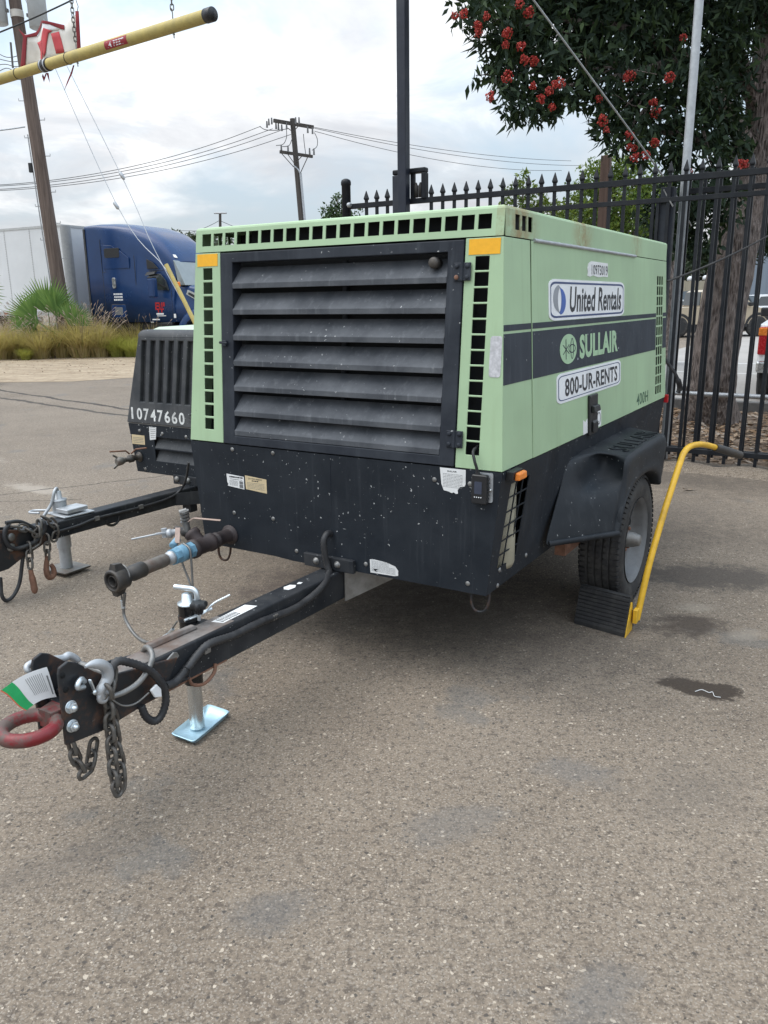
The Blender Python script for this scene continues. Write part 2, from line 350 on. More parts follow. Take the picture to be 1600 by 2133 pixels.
    M['blue_wall'] = plain("grey_blue_render", (0.20, 0.24, 0.29), 0.8, var=0.06, scale=1.5)
    M['concrete'] = plain("old_concrete", (0.42, 0.39, 0.34), 0.85, var=0.15, scale=9, dirt=(0.25, 0.23, 0.2), dirt_amt=0.5, bump=0.2)
    M['kerb'] = plain("dark_kerb", (0.115, 0.11, 0.105), 0.85, var=0.25, scale=9, bump=0.2)
    M['tag_green'] = plain("green_tag_film", (0.015, 0.36, 0.11), 0.5, var=0.12, scale=30)
    M['tag_red'] = plain("orange_tag_film", (0.6, 0.15, 0.08), 0.5, var=0.1)

    # asphalt of the yard: worn binder, pale aggregate, dark pits, stains, painted-in shade, cracks
    t = NT("yard_asphalt")
    obj = t.tc.outputs['Object']
    big = t.noise(0.55, 5, 0.6)
    mid = t.noise(3.2, 6, 0.65)
    fine = t.noise(95, 4, 0.7)
    c = t.mix(t.ramp(mid, [(0.3, 0.0), (0.7, 1.0)]), (0.128, 0.100, 0.075), (0.210, 0.168, 0.125))
    c = t.mix(t.ramp(big, [(0.35, 0.0), (0.7, 1.0)]), c, (0.240, 0.196, 0.150))
    c = t.mix(t.ramp(fine, [(0.30, 0.95), (0.52, 0.0)]), c, (0.055, 0.046, 0.039))
    c = t.mix(t.ramp(t.noise(140, 3, 0.7), [(0.54, 0.0), (0.68, 0.9)]), c, (0.40, 0.345, 0.28))
    c = t.mix(t.ramp(t.noise(38, 5, 0.7), [(0.36, 0.75), (0.50, 0.0)]), c, (0.075, 0.06, 0.048))
    def stones(scale, lo, amount, col_a, col_b, warp):
        wv = t.n.new("ShaderNodeVectorMath"); wv.operation = 'ADD'
        nz = t.n.new("ShaderNodeTexNoise"); nz.inputs['Scale'].default_value = scale * 0.9; t.l.new(obj, nz.inputs['Vector'])
        sc = t.n.new("ShaderNodeVectorMath"); sc.operation = 'SCALE'; sc.inputs['Scale'].default_value = warp / scale; t.l.new(nz.outputs['Color'], sc.inputs[0])
        t.l.new(obj, wv.inputs[0]); t.l.new(sc.outputs[0], wv.inputs[1])
        d = t.voro(scale, 'Distance', wv.outputs[0]); rc = t.voro(scale, 'Color', wv.outputs[0])
        sp = t.n.new("ShaderNodeSeparateColor"); t.l.new(rc, sp.inputs[0])
        size = t.math('MULTIPLY_ADD', sp.outputs[1], 0.26, lo)
        on = t.math('MULTIPLY', t.math('LESS_THAN', d, size), t.math('LESS_THAN', sp.outputs[0], amount))
        col = t.mix(sp.outputs[2], col_a, col_b)
        return on, col, d
    on1, col1, d1 = stones(120, 0.22, 0.70, (0.11, 0.092, 0.075), (0.36, 0.315, 0.26), 1.0)
    c = t.mix(t.math('MULTIPLY', on1, 0.75), c, col1)
    on2, col2, d2 = stones(66, 0.10, 0.20, (0.28, 0.235, 0.185), (0.52, 0.45, 0.36), 1.4)
    c = t.mix(t.math('MULTIPLY', on2, 0.8), c, col2)
    on3, col3, d3 = stones(70, 0.12, 0.20, (0.03, 0.028, 0.026), (0.07, 0.062, 0.055), 1.2)
    c = t.mix(t.math('MULTIPLY', on3, 0.8), c, col3)
    # smooth bluish smears of old sealer
    sm = t.noise(1.6, 7, 0.6, t.mapv((1, 1, 1), (4.2, 1.3, 0)))
    c = t.mix(t.math('MULTIPLY', t.ramp(sm, [(0.61, 0.0), (0.66, 1.0)]), 0.40), c, (0.115, 0.117, 0.115))
    sepn = t.n.new("ShaderNodeSeparateXYZ"); t.l.new(obj, sepn.inputs[0])
    wob = t.noise(9, 8, 0.74)
    def blob(x, y, rx, ry, rot=0.0, soft=0.5):
        ca, sa = math.cos(rot), math.sin(rot)
        dx = t.math('SUBTRACT', sepn.outputs['X'], x); dy = t.math('SUBTRACT', sepn.outputs['Y'], y)
        u = t.math('DIVIDE', t.math('ADD', t.math('MULTIPLY', dx, ca), t.math('MULTIPLY', dy, sa)), rx)
        v = t.math('DIVIDE', t.math('SUBTRACT', t.math('MULTIPLY', dy, ca), t.math('MULTIPLY', dx, sa)), ry)
        d = t.math('SQRT', t.math('ADD', t.math('MULTIPLY', u, u), t.math('MULTIPLY', v, v)))
        d = t.math('ADD', d, t.math('MULTIPLY', t.math('SUBTRACT', wob, 0.5), 2.2))
        return t.ramp(d, [(1.0 - soft, 1.0), (1.0, 0.0)])
    for x, y, rx, ry, rot, soft, amt, col in (
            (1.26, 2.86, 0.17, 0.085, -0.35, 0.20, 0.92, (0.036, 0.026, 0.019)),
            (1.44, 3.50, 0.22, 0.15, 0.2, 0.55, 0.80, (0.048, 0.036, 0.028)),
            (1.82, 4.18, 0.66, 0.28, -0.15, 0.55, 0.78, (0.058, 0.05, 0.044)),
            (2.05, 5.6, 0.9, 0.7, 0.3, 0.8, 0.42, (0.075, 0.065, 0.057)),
            (0.35, 3.6, 1.3, 0.75, -0.5, 0.9, 0.62, (0.058, 0.047, 0.039)), (-.1, 4.6, 1.1, 0.9, -0.5, 0.9, 0.5, (0.058, 0.047, 0.039)),  # under-body shade painted into the ground colour, over oil staining
            (-0.62, 4.05, 0.30, 0.16, 0.1, 0.7, 0.42, (0.075, 0.058, 0.052)),
            (-0.45, 4.30, 0.42, 0.20, 0.2, 0.8, 0.38, (0.085, 0.067, 0.06)),
            (-0.30, 1.70, 0.16, 0.08, 0.3, 0.6, 0.5, (0.10, 0.099, 0.098)),
            (1.55, 3.72, 0.13, 0.08, 0.0, 0.6, 0.5, (0.29, 0.255, 0.205)),
            (1.66, 3.38, 0.11, 0.07, 0.4, 0.6, 0.45, (0.30, 0.26, 0.21)),
            (-0.75, 3.52, 0.10, 0.05, 0.4, 0.7, 0.6, (0.05, 0.043, 0.04)),
            (0.20, 2.05, .22, .10, .4, .5, .35, (0.125, 0.122, 0.118)), (0.62, 2.30, .16, .10, -.3, .6, .45, (0.13, 0.125, 0.12)), (-.15, 1.28, .2, .09, .2, .6, .5, (0.12, 0.115, 0.11)), (.45, 1.42, .16, .10, .8, .6, .5, (0.125, 0.12, 0.115)), (.95, 2.2, .3, .2, .5, .8, .35, (0.11, 0.096, 0.082)), (-.9, 1.9, .3, .12, .5, .8, .35, (0.1, 0.086, 0.074)),
            (2.6, 6.6, 1.4, .65, -.5, .9, .62, (0.066, 0.055, 0.046)), (1.9, 5.0, 1.0, .45, -.2, .9, .5, (0.062, 0.052, 0.043)), (2.4, 3.6, .6, .3, .4, .9, .35, (0.08, 0.066, 0.054)),  # tree shade and staining right of the machine, both painted into the colour
            (-2.95, 6.6, 0.5, 0.12, -0.6, 0.5, 0.6, (0.36, 0.32, 0.27)),
            (-4.4, 8.4, 0.9, 0.10, -0.75, 0.5, 0.5, (0.36, 0.32, 0.27))):
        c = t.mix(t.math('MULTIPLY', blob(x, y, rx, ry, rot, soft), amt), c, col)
    def crack(p, q, w, amt=0.9, col=(0.035, 0.03, 0.027)):
        L = math.hypot(q[0] - p[0], q[1] - p[1]); ux, uy = (q[0] - p[0]) / L, (q[1] - p[1]) / L
        dx = t.math('SUBTRACT', sepn.outputs['X'], p[0]); dy = t.math('SUBTRACT', sepn.outputs['Y'], p[1])
        along = t.math('ADD', t.math('MULTIPLY', dx, ux), t.math('MULTIPLY', dy, uy))
        perp = t.math('ADD', t.math('SUBTRACT', t.math('MULTIPLY', dy, ux), t.math('MULTIPLY', dx, uy)), t.math('MULTIPLY', t.math('SUBTRACT', t.noise(1.3, 7, 0.7), 0.5), 0.30))
        on = t.math('LESS_THAN', t.math('ABSOLUTE', perp), w)
        on = t.math('MULTIPLY', on, t.math('MULTIPLY', t.math('GREATER_THAN', along, 0.0), t.math('LESS_THAN', along, L)))
        return t.mix(t.math('MULTIPLY', on, amt), c, col)
    c = crack((-7.461, 15.247), (-3.201, 11.330), 0.045)
    c = crack((-6.821, 13.900), (-3.269, 10.854), 0.05, 0.8)
    c = crack((-0.322, 1.803), (0.237, 1.649), 0.0022, 0.45)
    c = crack((-3.180, 6.413), (-1.766, 7.183), 0.012, 0.75)
    c = crack((-3.102, 6.163), (-2.428, 6.205), 0.010, 0.7)
    h = t.math('ADD', t.math('MULTIPLY', fine, 0.7), t.math('SUBTRACT', t.math('MULTIPLY', on1, 0.5), t.math('MULTIPLY', on3, 0.8)))
    t.bump(h, 0.55, 0.004)
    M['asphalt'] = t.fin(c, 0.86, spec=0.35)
    # dirt verge
    t = NT("pale_dirt")
    n = t.noise(1.0, 7, 0.68, t.mapv((0.9, 3.4, 1)))
    n2 = t.noise(6, 7, 0.75)
    c = t.mix(t.ramp(n, [(0.3, 0.0), (0.7, 1.0)]), (0.20, 0.15, 0.10), (0.47, 0.385, 0.28))
    c = t.mix(t.ramp(n2, [(0.54, 0.0), (0.64, 0.8)]), c, (0.14, 0.10, 0.068))
    t.bump(n2, 0.6, 0.04)
    M['dirt'] = t.fin(c, 0.95, spec=0.2)
    t = NT("mulch_soil")
    n = t.noise(6, 8, 0.75); n2 = t.noise(40, 5, 0.7)
    c = t.mix(t.ramp(n, [(0.3, 0.0), (0.7, 1.0)]), (0.085, 0.06, 0.042), (0.24, 0.175, 0.125))
    c = t.mix(t.ramp(n2, [(0.55, 0.0), (0.66, 0.7)]), c, (0.34, 0.28, 0.21))
    t.bump(n2, 0.7, 0.02)
    M['mulch'] = t.fin(c, 0.95, spec=0.2)
    t = NT("street_surface")
    n = t.noise(0.5, 6, 0.6); n2 = t.noise(40, 4, 0.7)
    c = t.mix(t.ramp(n, [(0.3, 0.0), (0.7, 1.0)]), (0.30, 0.285, 0.265), (0.37, 0.35, 0.33))
    c = t.mix(t.ramp(n2, [(0.35, 0.4), (0.55, 0.0)]), c, (0.2, 0.19, 0.18))
    M['street'] = t.fin(c, 0.85, spec=0.3)
    M['road_white'] = plain("road_paint_white", (0.62, 0.62, 0.60), 0.8, var=0.1, scale=6)
build_materials()

# ------------------------------------------------------------------ mesh helpers
class MB:
    """collects boxes, plates, tubes and lathes; build() links them as ONE mesh object"""
    def __init__(s): s.v, s.f, s.sm = [], [], []
    def add(s, vs, fs, smooth=False):
        b = len(s.v); s.v += [tuple(p) for p in vs]; s.f += [tuple(i + b for i in f) for f in fs]; s.sm += [smooth] * len(fs); return s
    def box(s, x0, x1, y0, y1, z0, z1):
        return s.hexa([(x0, y0, z0), (x1, y0, z0), (x1, y1, z0), (x0, y1, z0), (x0, y0, z1), (x1, y0, z1), (x1, y1, z1), (x0, y1, z1)])
    def hexa(s, p):
        return s.add(p, [(0, 3, 2, 1), (4, 5, 6, 7), (0, 1, 5, 4), (1, 2, 6, 5), (2, 3, 7, 6), (3, 0, 4, 7)])
    def obox(s, c, ax, ay, az):
        c, ax, ay, az = Vector(c), Vector(ax), Vector(ay), Vector(az)
        return s.hexa([c + ax * i + ay * j + az * k for k in (-1, 1) for i, j in ((-1, -1), (1, -1), (1, 1), (-1, 1))])
    def bar(s, p, q, w, h=None, upv=(0, 0, 1)):
        p, q = Vector(p), Vector(q); d = (q - p); L = d.length; d.normalize()
        a = d.cross(Vector(upv));
        if a.length < 1e-5: a = d.cross(Vector((0, 1, 0)))
        a.normalize(); b = a.cross(d)
        return s.obox((p + q) / 2, d * L / 2, a * w / 2, b * (h or w) / 2)
    def tube(s, pts, r, n=8, closed=False, caps=True):
        P = [Vector(p) for p in pts]; m = len(P)
        R = list(r) if isinstance(r, (list, tuple)) else [r] * m
        T = []
        for i in range(m):
            a = P[(i - 1) % m] if (closed or i) else P[i]; b = P[(i + 1) % m] if (closed or i < m - 1) else P[i]
            t = (b - a); T.append(t.normalized() if t.length > 1e-9 else Vector((0, 0, 1)))
        u = T[0].orthogonal().normalized(); vs = []
        for i in range(m):
            u = (u - T[i] * u.dot(T[i]))
            u = u.normalized() if u.length > 1e-6 else T[i].orthogonal().normalized()
            w = T[i].cross(u)
            vs += [P[i] + (u * math.cos(2 * PI * k / n) + w * math.sin(2 * PI * k / n)) * R[i] for k in range(n)]
        fs = []
        for i in range(m if closed else m - 1):
            j = (i + 1) % m
            fs += [(i * n + k, i * n + (k + 1) % n, j * n + (k + 1) % n, j * n + k) for k in range(n)]
        s.add(vs, fs, n > 4)
        if caps and not closed:
            s.add(vs[:n], [tuple(range(n))[::-1]]); s.add(vs[-n:], [tuple(range(n))])
        return s
    def lathe(s, o, d, prof, n=24, smooth=True, caps=True):
        o, d = Vector(o), Vector(d).normalized(); u = d.orthogonal().normalized(); w = d.cross(u)
        vs = [o + d * t + (u * math.cos(2 * PI * k / n) + w * math.sin(2 * PI * k / n)) * r for t, r in prof for k in range(n)]
        fs = [(i * n + k, i * n + (k + 1) % n, (i + 1) * n + (k + 1) % n, (i + 1) * n + k) for i in range(len(prof) - 1) for k in range(n)]
        s.add(vs, fs, smooth)
        if caps:
            if prof[0][1] > 1e-5: s.add(vs[:n], [tuple(range(n))[::-1]])
            if prof[-1][1] > 1e-5: s.add(vs[-n:], [tuple(range(n))])
        return s
    def plate(s, us, vs, holes, fn, w0, w1):
        """grid plate with rectangular holes, both faces and every hole's inner walls; fn(u, v, w) -> point"""
        nu, nv = len(us) - 1, len(vs) - 1
        solid = lambda i, j: 0 <= i < nu and 0 <= j < nv and (i, j) not in holes
        idx = {}; V = []; Fc = []
        def vid(i, j, k):
            if (i, j, k) not in idx: idx[(i, j, k)] = len(V); V.append(fn(us[i], vs[j], (w0, w1)[k]))
            return idx[(i, j, k)]
        for i in range(nu):
            for j in range(nv):
                if not solid(i, j): continue
                Fc.append((vid(i, j, 0), vid(i + 1, j, 0), vid(i + 1, j + 1, 0), vid(i, j + 1, 0)))
                Fc.append((vid(i, j, 1), vid(i, j + 1, 1), vid(i + 1, j + 1, 1), vid(i + 1, j, 1)))
                for (a, b, ni, nj) in (((i, j), (i + 1, j), i, j - 1), ((i + 1, j), (i + 1, j + 1), i + 1, j), ((i + 1, j + 1), (i, j + 1), i, j + 1), ((i, j + 1), (i, j), i - 1, j)):
                    if not solid(ni, nj): Fc.append((vid(*a, 0), vid(*a, 1), vid(*b, 1), vid(*b, 0)))
        return s.add(V, Fc)
    def prism(s, pts, fn, w0, w1):
        n = len(pts)
        s.add([fn(u, v, w0) for u, v in pts] + [fn(u, v, w1) for u, v in pts], [tuple(range(n)), tuple(range(2 * n - 1, n - 1, -1))] + [(i, i + n, (i + 1) % n + n, (i + 1) % n) for i in range(n)])
        return s
    def loft(s, secs, closed=True, caps=True, smooth=True):
        n = len(secs[0]); vs = [p for q in secs for p in q]; fs = []
        for i in range(len(secs) - 1):
            for k in range(n if closed else n - 1):
                fs.append((i * n + k, i * n + (k + 1) % n, (i + 1) * n + (k + 1) % n, (i + 1) * n + k))
        s.add(vs, fs, smooth)
        if caps: s.add(secs[0], [tuple(range(n))[::-1]]); s.add(secs[-1], [tuple(range(n))])
        return s
    def mesh(s, name):
        me = bpy.data.meshes.new(name); me.from_pydata(s.v, [], s.f)
        me.polygons.foreach_set('use_smooth', s.sm)
        bm = bmesh.new(); bm.from_mesh(me); bmesh.ops.recalc_face_normals(bm, faces=bm.faces); bm.to_mesh(me); bm.free()
        me.update(); return me
    def build(s, name, mat, parent=None, bevel=0.0, seg=2, label=None):
        me = s.mesh(name); me.materials.append(M[mat])
        return place(name, me, parent, bevel, seg, label)

def place(name, me, parent=None, bevel=0.0, seg=2, label=None):
    o = bpy.data.objects.new(name, me); COL.objects.link(o)
    if parent: o.parent = parent
    if bevel:
        b = o.modifiers.new("edge", 'BEVEL'); b.width = bevel; b.segments = seg; b.limit_method = 'ANGLE'; b.angle_limit = math.radians(40)
    if label: o['label'] = label
    return o

def thing(name, label, cat, loc=(0, 0, 0), rotz=0.0, group=None):
    o = bpy.data.objects.new(name, None); COL.objects.link(o)
    o.empty_display_size = 0.2; o.location = loc; o.rotation_euler = (0, 0, rotz)
    o['label'] = label; o['category'] = cat
    if group: o['group'] = group
    return o
def tag(o, label, cat, group=None):
    o['label'] = label; o['category'] = cat
    if group: o['group'] = group
    return o
def kind(o, k): o['kind'] = k; return o

def copy_tree(o, parent=None):
    c = o.copy(); COL.objects.link(c)
    if parent: c.parent = parent
    for ch in list(o.children): copy_tree(ch, c)
    return c

_fonts = {}
def text_mesh(body, bold=0.0, spacing=1.0):
    cu = bpy.data.curves.new("lettering", 'FONT'); cu.body = body; cu.size = 1.0; cu.offset = bold; cu.space_character = spacing; cu.resolution_u = 3
    cu.align_x = 'LEFT'
    o = bpy.data.objects.new("lettering", cu); COL.objects.link(o)
    dg = bpy.context.evaluated_depsgraph_get()
    me = bpy.data.meshes.new_from_object(o.evaluated_get(dg))
    COL.objects.unlink(o); bpy.data.objects.remove(o); bpy.data.curves.remove(cu)
    return me
def lettering(name, body, fn, u0, u1, v0, v1, w, mat, parent, bold=0.0, shear=0.0, spacing=1.0, thick=0.0):
    """flat print: BODY fitted into the box u0..u1, v0..v1 of the surface fn(u, v, w)"""
    me = text_mesh(body, bold, spacing)
    n = len(me.vertices); co = np.empty(n * 3); me.vertices.foreach_get('co', co); co = co.reshape(-1, 3)
    mn, mx = co[:, :2].min(0), co[:, :2].max(0)
    q = (co[:, :2] - mn) / np.maximum(mx - mn, 1e-6)
    q[:, 0] = (q[:, 0] + shear * q[:, 1]) / (1 + abs(shear))
    out = [fn(u0 + (u1 - u0) * a, v0 + (v1 - v0) * b, w) for a, b in q]
    if thick:
        mb = MB(); polys = [tuple(p.vertices) for p in me.polygons]
        mb.add(out, polys)
        low_ = [fn(u0 + (u1 - u0) * a, v0 + (v1 - v0) * b, w - thick) for a, b in q]
        from collections import Counter
        ec = Counter()
        for p in polys:
            for i in range(len(p)): ec[tuple(sorted((p[i], p[(i + 1) % len(p)])))] += 1
        mb.add(out + low_, [(a, b, b + n, a + n) for (a, b), k in ec.items() if k == 1])
        bpy.data.meshes.remove(me)
        return mb.build(name, mat, parent)
    me.vertices.foreach_set('co', np.array([tuple(p) for p in out]).ravel())
    me.materials.clear(); me.materials.append(M[mat]); me.update(); me.name = name
    return place(name, me, parent)

def rrect(u0, u1, v0, v1, ru, rv=None, n=5):
    rv = ru if rv is None else rv; P = []
    for cx, cy, a0 in ((u1 - ru, v1 - rv, 0), (u0 + ru, v1 - rv, 90), (u0 + ru, v0 + rv, 180), (u1 - ru, v0 + rv, 270)):
        for k in range(n + 1):
            a = math.radians(a0 + 90 * k / n); P.append((cx + ru * math.cos(a), cy + rv * math.sin(a)))
    return P
def ring_strip(mb, outer, inner, fn, w):
    n = len(outer)
    mb.add([fn(u, v, w) for u, v in outer] + [fn(u, v, w) for u, v in inner], [(i, (i + 1) % n, (i + 1) % n + n, i + n) for i in range(n)])
def spline(pts, n=6):
    """Catmull-Rom through the points"""
    P = [Vector(p) for p in pts]; out = []
    for i in range(len(P) - 1):
        a = P[i - 1] if i else P[i] * 2 - P[i + 1]; b, c = P[i], P[i + 1]; d = P[i + 2] if i + 2 < len(P) else P[i + 1] * 2 - P[i]
        for k in range(n):
            t = k / n
            out.append(0.5 * ((2 * b) + (c - a) * t + (2 * a - 5 * b + 4 * c - d) * t * t + (3 * b - a - 3 * c + d) * t ** 3))
    out.append(P[-1]); return out
def corrugate(pts, r, step=0.006, depth=0.18):
    """resample a path and ripple its radius, like split conduit or a spring sleeve"""
    P = [Vector(p) for p in pts]; out = [P[0]]; R = [r]; k = 0
    for a, b in zip(P, P[1:]):
        L = (b - a).length; m = max(1, int(L / step))
        for i in range(1, m + 1):
            out.append(a.lerp(b, i / m)); k += 1; R.append(r * (1 + (depth if k % 2 else -depth)))
    return out, R

YAW = math.radians(-31.45)
ORG = Vector((0.427, 2.876, 0.0))
EX = Vector((math.cos(YAW), math.sin(YAW), 0)); EY = Vector((-math.sin(YAW), math.cos(YAW), 0))
def yard(x, y, z=0.0): return ORG + EX * x + EY * y + Vector((0, 0, z))      # yard frame: x along the fence, y towards it

# ------------------------------------------------------------------ ground
def sheet(name, pts, z, mat):
    mb = MB(); mb.add([(x, y, z) for x, y in pts], [tuple(range(len(pts)))])
    return kind(mb.build(name, mat), 'structure')
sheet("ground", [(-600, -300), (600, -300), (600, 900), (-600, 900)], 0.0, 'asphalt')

# ------------------------------------------------------------------ the big green compressor (local frame: x right, y back, z up)
W = 1.43
def xs(z): return 0.002 + 0.0556 * (1.716 - z) if z >= 0.906 else 0.047 - 0.107 * (0.906 - z)
def yf(z): return -(0.012 + 0.0852 * (1.716 - z)) if z >= 0.906 else -0.081 - 0.004 * (0.906 - z)
def yr(z): return 2.45 + 0.05 * (1.716 - z)
def front(x, z, w=0.0): return (x, yf(z) - w, z)          # w > 0 stands proud of the front
def side(y, z, w=0.0): return (xs(z) + w, y, z)           # w > 0 stands proud of the door side
LCOMP = thing("air_compressor", "large pale green towable air compressor with louvred black front door and white rental signs", "air compressor", ORG, YAW)
C = LCOMP

# lid: hollow sheet-metal cap with vent openings
mb = MB()
us = [-W]
for k in range(21):
    a = -1.394 + k * 0.0648; us += [a, a + 0.051]
us += [0.0]
mb.plate(us, [1.716, 1.7405, 1.7905, 1.806], {(1 + 2 * k, 1) for k in range(21)}, lambda u, v, w: (u, -0.012 * (1.806 - v) / 0.09 + w, v), 0.0, 0.004)
yv = [0.0045, 0.089, 0.133, 0.152, 0.195, 0.211, 0.254, 2.4455]
for sx in (0, 1):
    mb.plate(yv, [1.716, 1.7405, 1.7925, 1.806], {(1, 1), (3, 1), (5, 1)}, lambda u, v, w, sx=sx: ((-w + 0.002 * (1.806 - v) / 0.09) if sx else (-W + w), u, v), 0.0, 0.004)
mb.box(-W, 0, 2.446, 2.45, 1.716, 1.806)
def rect(i, z): return [(-W + i, i, z), (-i, i, z), (-i, 2.45 - i, z), (-W + i, 2.45 - i, z)]
mb.loft([rect(0, 1.806), rect(0.003, 1.8125), rect(0.010, 1.817)], smooth=False)
mb.build("lid", 'green_rusty', C)
mb = MB(); mb.box(-1.165, -0.02, 0.05, 0.27, 1.722, 1.80); mb.box(-W + 0.012, -0.012, 0.275, 2.43, 1.716, 1.803); mb.build("lid_dark_baffle", 'dark', C)  # black baffle added so the lid vents look dark inside

# corner posts of the front with their columns of square vents
def corner(sgn):
    mb = MB()
    if sgn > 0:
        zs = [0.906]
        for k in range(12, -1, -1):
            t = 1.6505 - k * 0.0539; zs += [t - 0.047, t]
        zs += [1.712]
        E_ = 9.0
        f = lambda u, v, w: ((xs(v) if u == E_ else u - 0.001 * (1.7 - v) * (u != -0.141)), yf(v) + w, v)
        mb.plate([-0.141, -0.1005, -0.047, E_], zs, {(1, 1 + 2 * k) for k in range(13)}, f, 0.0, 0.004)
        mb.hexa([(xs(.906), yf(.906) + .004, .906), (xs(.906), 0.218, .906), (xs(.906) - .004, 0.218, .906), (xs(.906) - .004, yf(.906) + .004, .906),
                 (xs(1.712), yf(1.712) + .004, 1.712), (xs(1.712), 0.232, 1.712), (xs(1.712) - .004, 0.232, 1.712), (xs(1.712) - .004, yf(1.712) + .004, 1.712)])
    else:
        zs = [0.908]
        for k in range(11, -1, -1):
            t = 1.650 - k * 0.0581; zs += [t - 0.0485, t]
        zs += [1.712]
        f = lambda u, v, w: ((-W - xs(v) if u < -5 else u + (0.016 * (1.712 - v) if u == -1.291 else 0.003 * (1.65 - v))), yf(v) + w, v)
        mb.plate([-9.0, -1.388, -1.336, -1.291], zs, {(1, 1 + 2 * k) for k in range(12)}, f, 0.0, 0.004)
    mb.build("corner_panel", 'green', C, 0.0015, 1)
corner(1); corner(-1)
mb = MB()
mb.hexa([(xs(.906) - .03, yf(.906) + .10, .90), (-W - xs(.906) + .03, yf(.906) + .10, .90), (-W - xs(.906) + .03, 2.44, .90), (xs(.906) - .03, 2.44, .90),
         (xs(1.71) - .03, yf(1.71) + .10, 1.71), (-W - xs(1.71) + .03, yf(1.71) + .10, 1.71), (-W - xs(1.71) + .03, 2.42, 1.71), (xs(1.71) - .03, 2.42, 1.71)])
mb.build("engine_bay_dark_fill", 'cavity', C)  # near-black block filling the bay so the panel vents look dark

# side: door and rear panel, far side and back
def side_panel(name, y0, y1, z0=0.906, z1=1.712, off=0.0):
    mb = MB(); lean = lambda y, z: y - 0.02 * (1.712 - z) / 0.8 if y < 1 else y
    mb.hexa([side(lean(y0, z0), z0, off - .004), side(lean(y0, z0), z0, off), side(y1, z0, off), side(y1, z0, off - .004), side(lean(y0, z1), z1, off - .004), side(lean(y0, z1), z1, off), side(y1, z1, off), side(y1, z1, off - .004)])
    return mb.build(name, 'green', C, 0.0012, 1)
door = side_panel("side_door", 0.240, 1.7045, off=0.002)
mb = MB()
zs = [0.906]
for k in range(11, -1, -1):
    t = 1.624 - k * 0.0573; zs += [t - 0.048, t]
zs += [1.712]
mb.plate([1.709, 2.222, 2.264, 2.276, 2.318, 2.330, 2.372, 9.0], zs, {(i, 1 + 2 * k) for i in (1, 3, 5) for k in range(12)}, lambda u, v, w: (xs(v) - w, (yr(v) if u > 5 else u), v), 0.0, 0.004)
mb.build("rear_side_panel", 'green', C, 0.001, 1)
mb = MB()
mb.hexa([(-W - xs(.906) + .004, yf(.906) + .005, .906), (-W - xs(.906), yf(.906) + .005, .906), (-W - xs(.906), yr(.906), .906), (-W - xs(.906) + .004, yr(.906), .906),
         (-W - xs(1.712) + .004, yf(1.712) + .005, 1.712), (-W - xs(1.712), yf(1.712) + .005, 1.712), (-W - xs(1.712), yr(1.712), 1.712), (-W - xs(1.712) + .004, yr(1.712), 1.712)])
mb.build("far_side_panel", 'green', C)
mb = MB()
mb.hexa([(-W - xs(.906) + .005, yr(.906) - .004, .906), (xs(.906) - .005, yr(.906) - .004, .906), (xs(.906) - .005, yr(.906), .906), (-W - xs(.906) + .005, yr(.906), .906),
         (-W + .005, yr(1.712) - .004, 1.712), (-.005, yr(1.712) - .004, 1.712), (-.005, yr(1.712), 1.712), (-W + .005, yr(1.712), 1.712)])
mb.build("rear_panel", 'green', C)
mb = MB(); P = [side(y, 1.7135, 0.004) for y in np.linspace(0.262, 1.715, 60)]
mb.tube(P, [0.0075 * (1.0 if k % 2 else 0.93) for k in range(60)], 8); mb.build("piano_hinge", 'galv', door)

# dark stripes, cut at the panel joints
for z0, z1 in ((1.3955, 1.417), (1.210, 1.386)):
    for y0, y1, off in ((None, 0.219, 0.0), (0.241, 1.7035, 0.002), (1.7095, 2.205, 0.0), (2.378, None, 0.0)):
        mb = MB(); q = []
        for w in (0.0002, 0.0012):
            for z in (z0, z1):
                a = (yf(z) + 0.002 if y0 is None else y0); b = (yr(z) - 0.002 if y1 is None else y1)
                if y0 == 0.241: a -= 0.02 * (1.712 - z) / 0.8 - 0.001
                if y1 == 0.219: b += 0.006 * (z - 1.2) / 0.3
                q.append((side(a, z, off + w), side(b, z, off + w)))
        (a0, a1), (b0, b1), (c0, c1), (d0, d1) = q
        mb.hexa([a0, a1, c1, c0, b0, b1, d1, d0]); mb.build("stripe", 'stripe', C)

# ---- signs and print on the side
def sign(name, y0, y1, z0, z1, ru, rv, border, bv):
    mb = MB(); mb.prism(rrect(y0, y1, z0, z1, ru, rv), lambda u, v, w: side(u, v, w), 0.0022, 0.0040)
    pl = mb.build(name, 'white', door)
    mb = MB(); o = rrect(y0 + 0.018, y1 - 0.018, z0 + 0.010, z1 - 0.010, ru * .8, rv * .8); i = rrect(y0 + 0.018 + border, y1 - 0.018 - border, z0 + 0.010 + bv, z1 - 0.010 - bv, ru * .75, rv * .75)
    ring_strip(mb, o, i, side, 0.0046); mb.build("sign_border", 'navy_ink', pl)
    return pl
sg = sign("rental_sign", 0.410, 1.506, 1.419, 1.580, 0.075, 0.024, 0.008, 0.008)
S2 = lambda u, v, w: side(u, v, w)
lettering("lettering", "United Rentals", S2, 0.655, 1.455, 1.448, 1.553, 0.0048, 'ink', sg, 0.022, 0.02, 1.03)
def crescent(name, mat, sgn):
    mb = MB(); n = 16; A, B = [], []
    cy, cz = 0.535, 1.499
    for k in range(n + 1):
        a = math.radians(-86 + 172 * k / n)
        A.append((cy + sgn * (0.070 * math.cos(a)) + sgn * 0.006, cz - sgn * 0.006 + 0.052 * math.sin(a)))
        B.append((cy + sgn * (0.033 * math.cos(a)) + sgn * -0.012, cz + sgn * 0.002 + 0.051 * math.sin(a)))
    V = [side(u, v, 0.0048) for u, v in A + B]
    mb.add(V, [(i, i + 1, i + n + 2, i + n + 1) for i in range(n)]); mb.build(name, mat, sg)
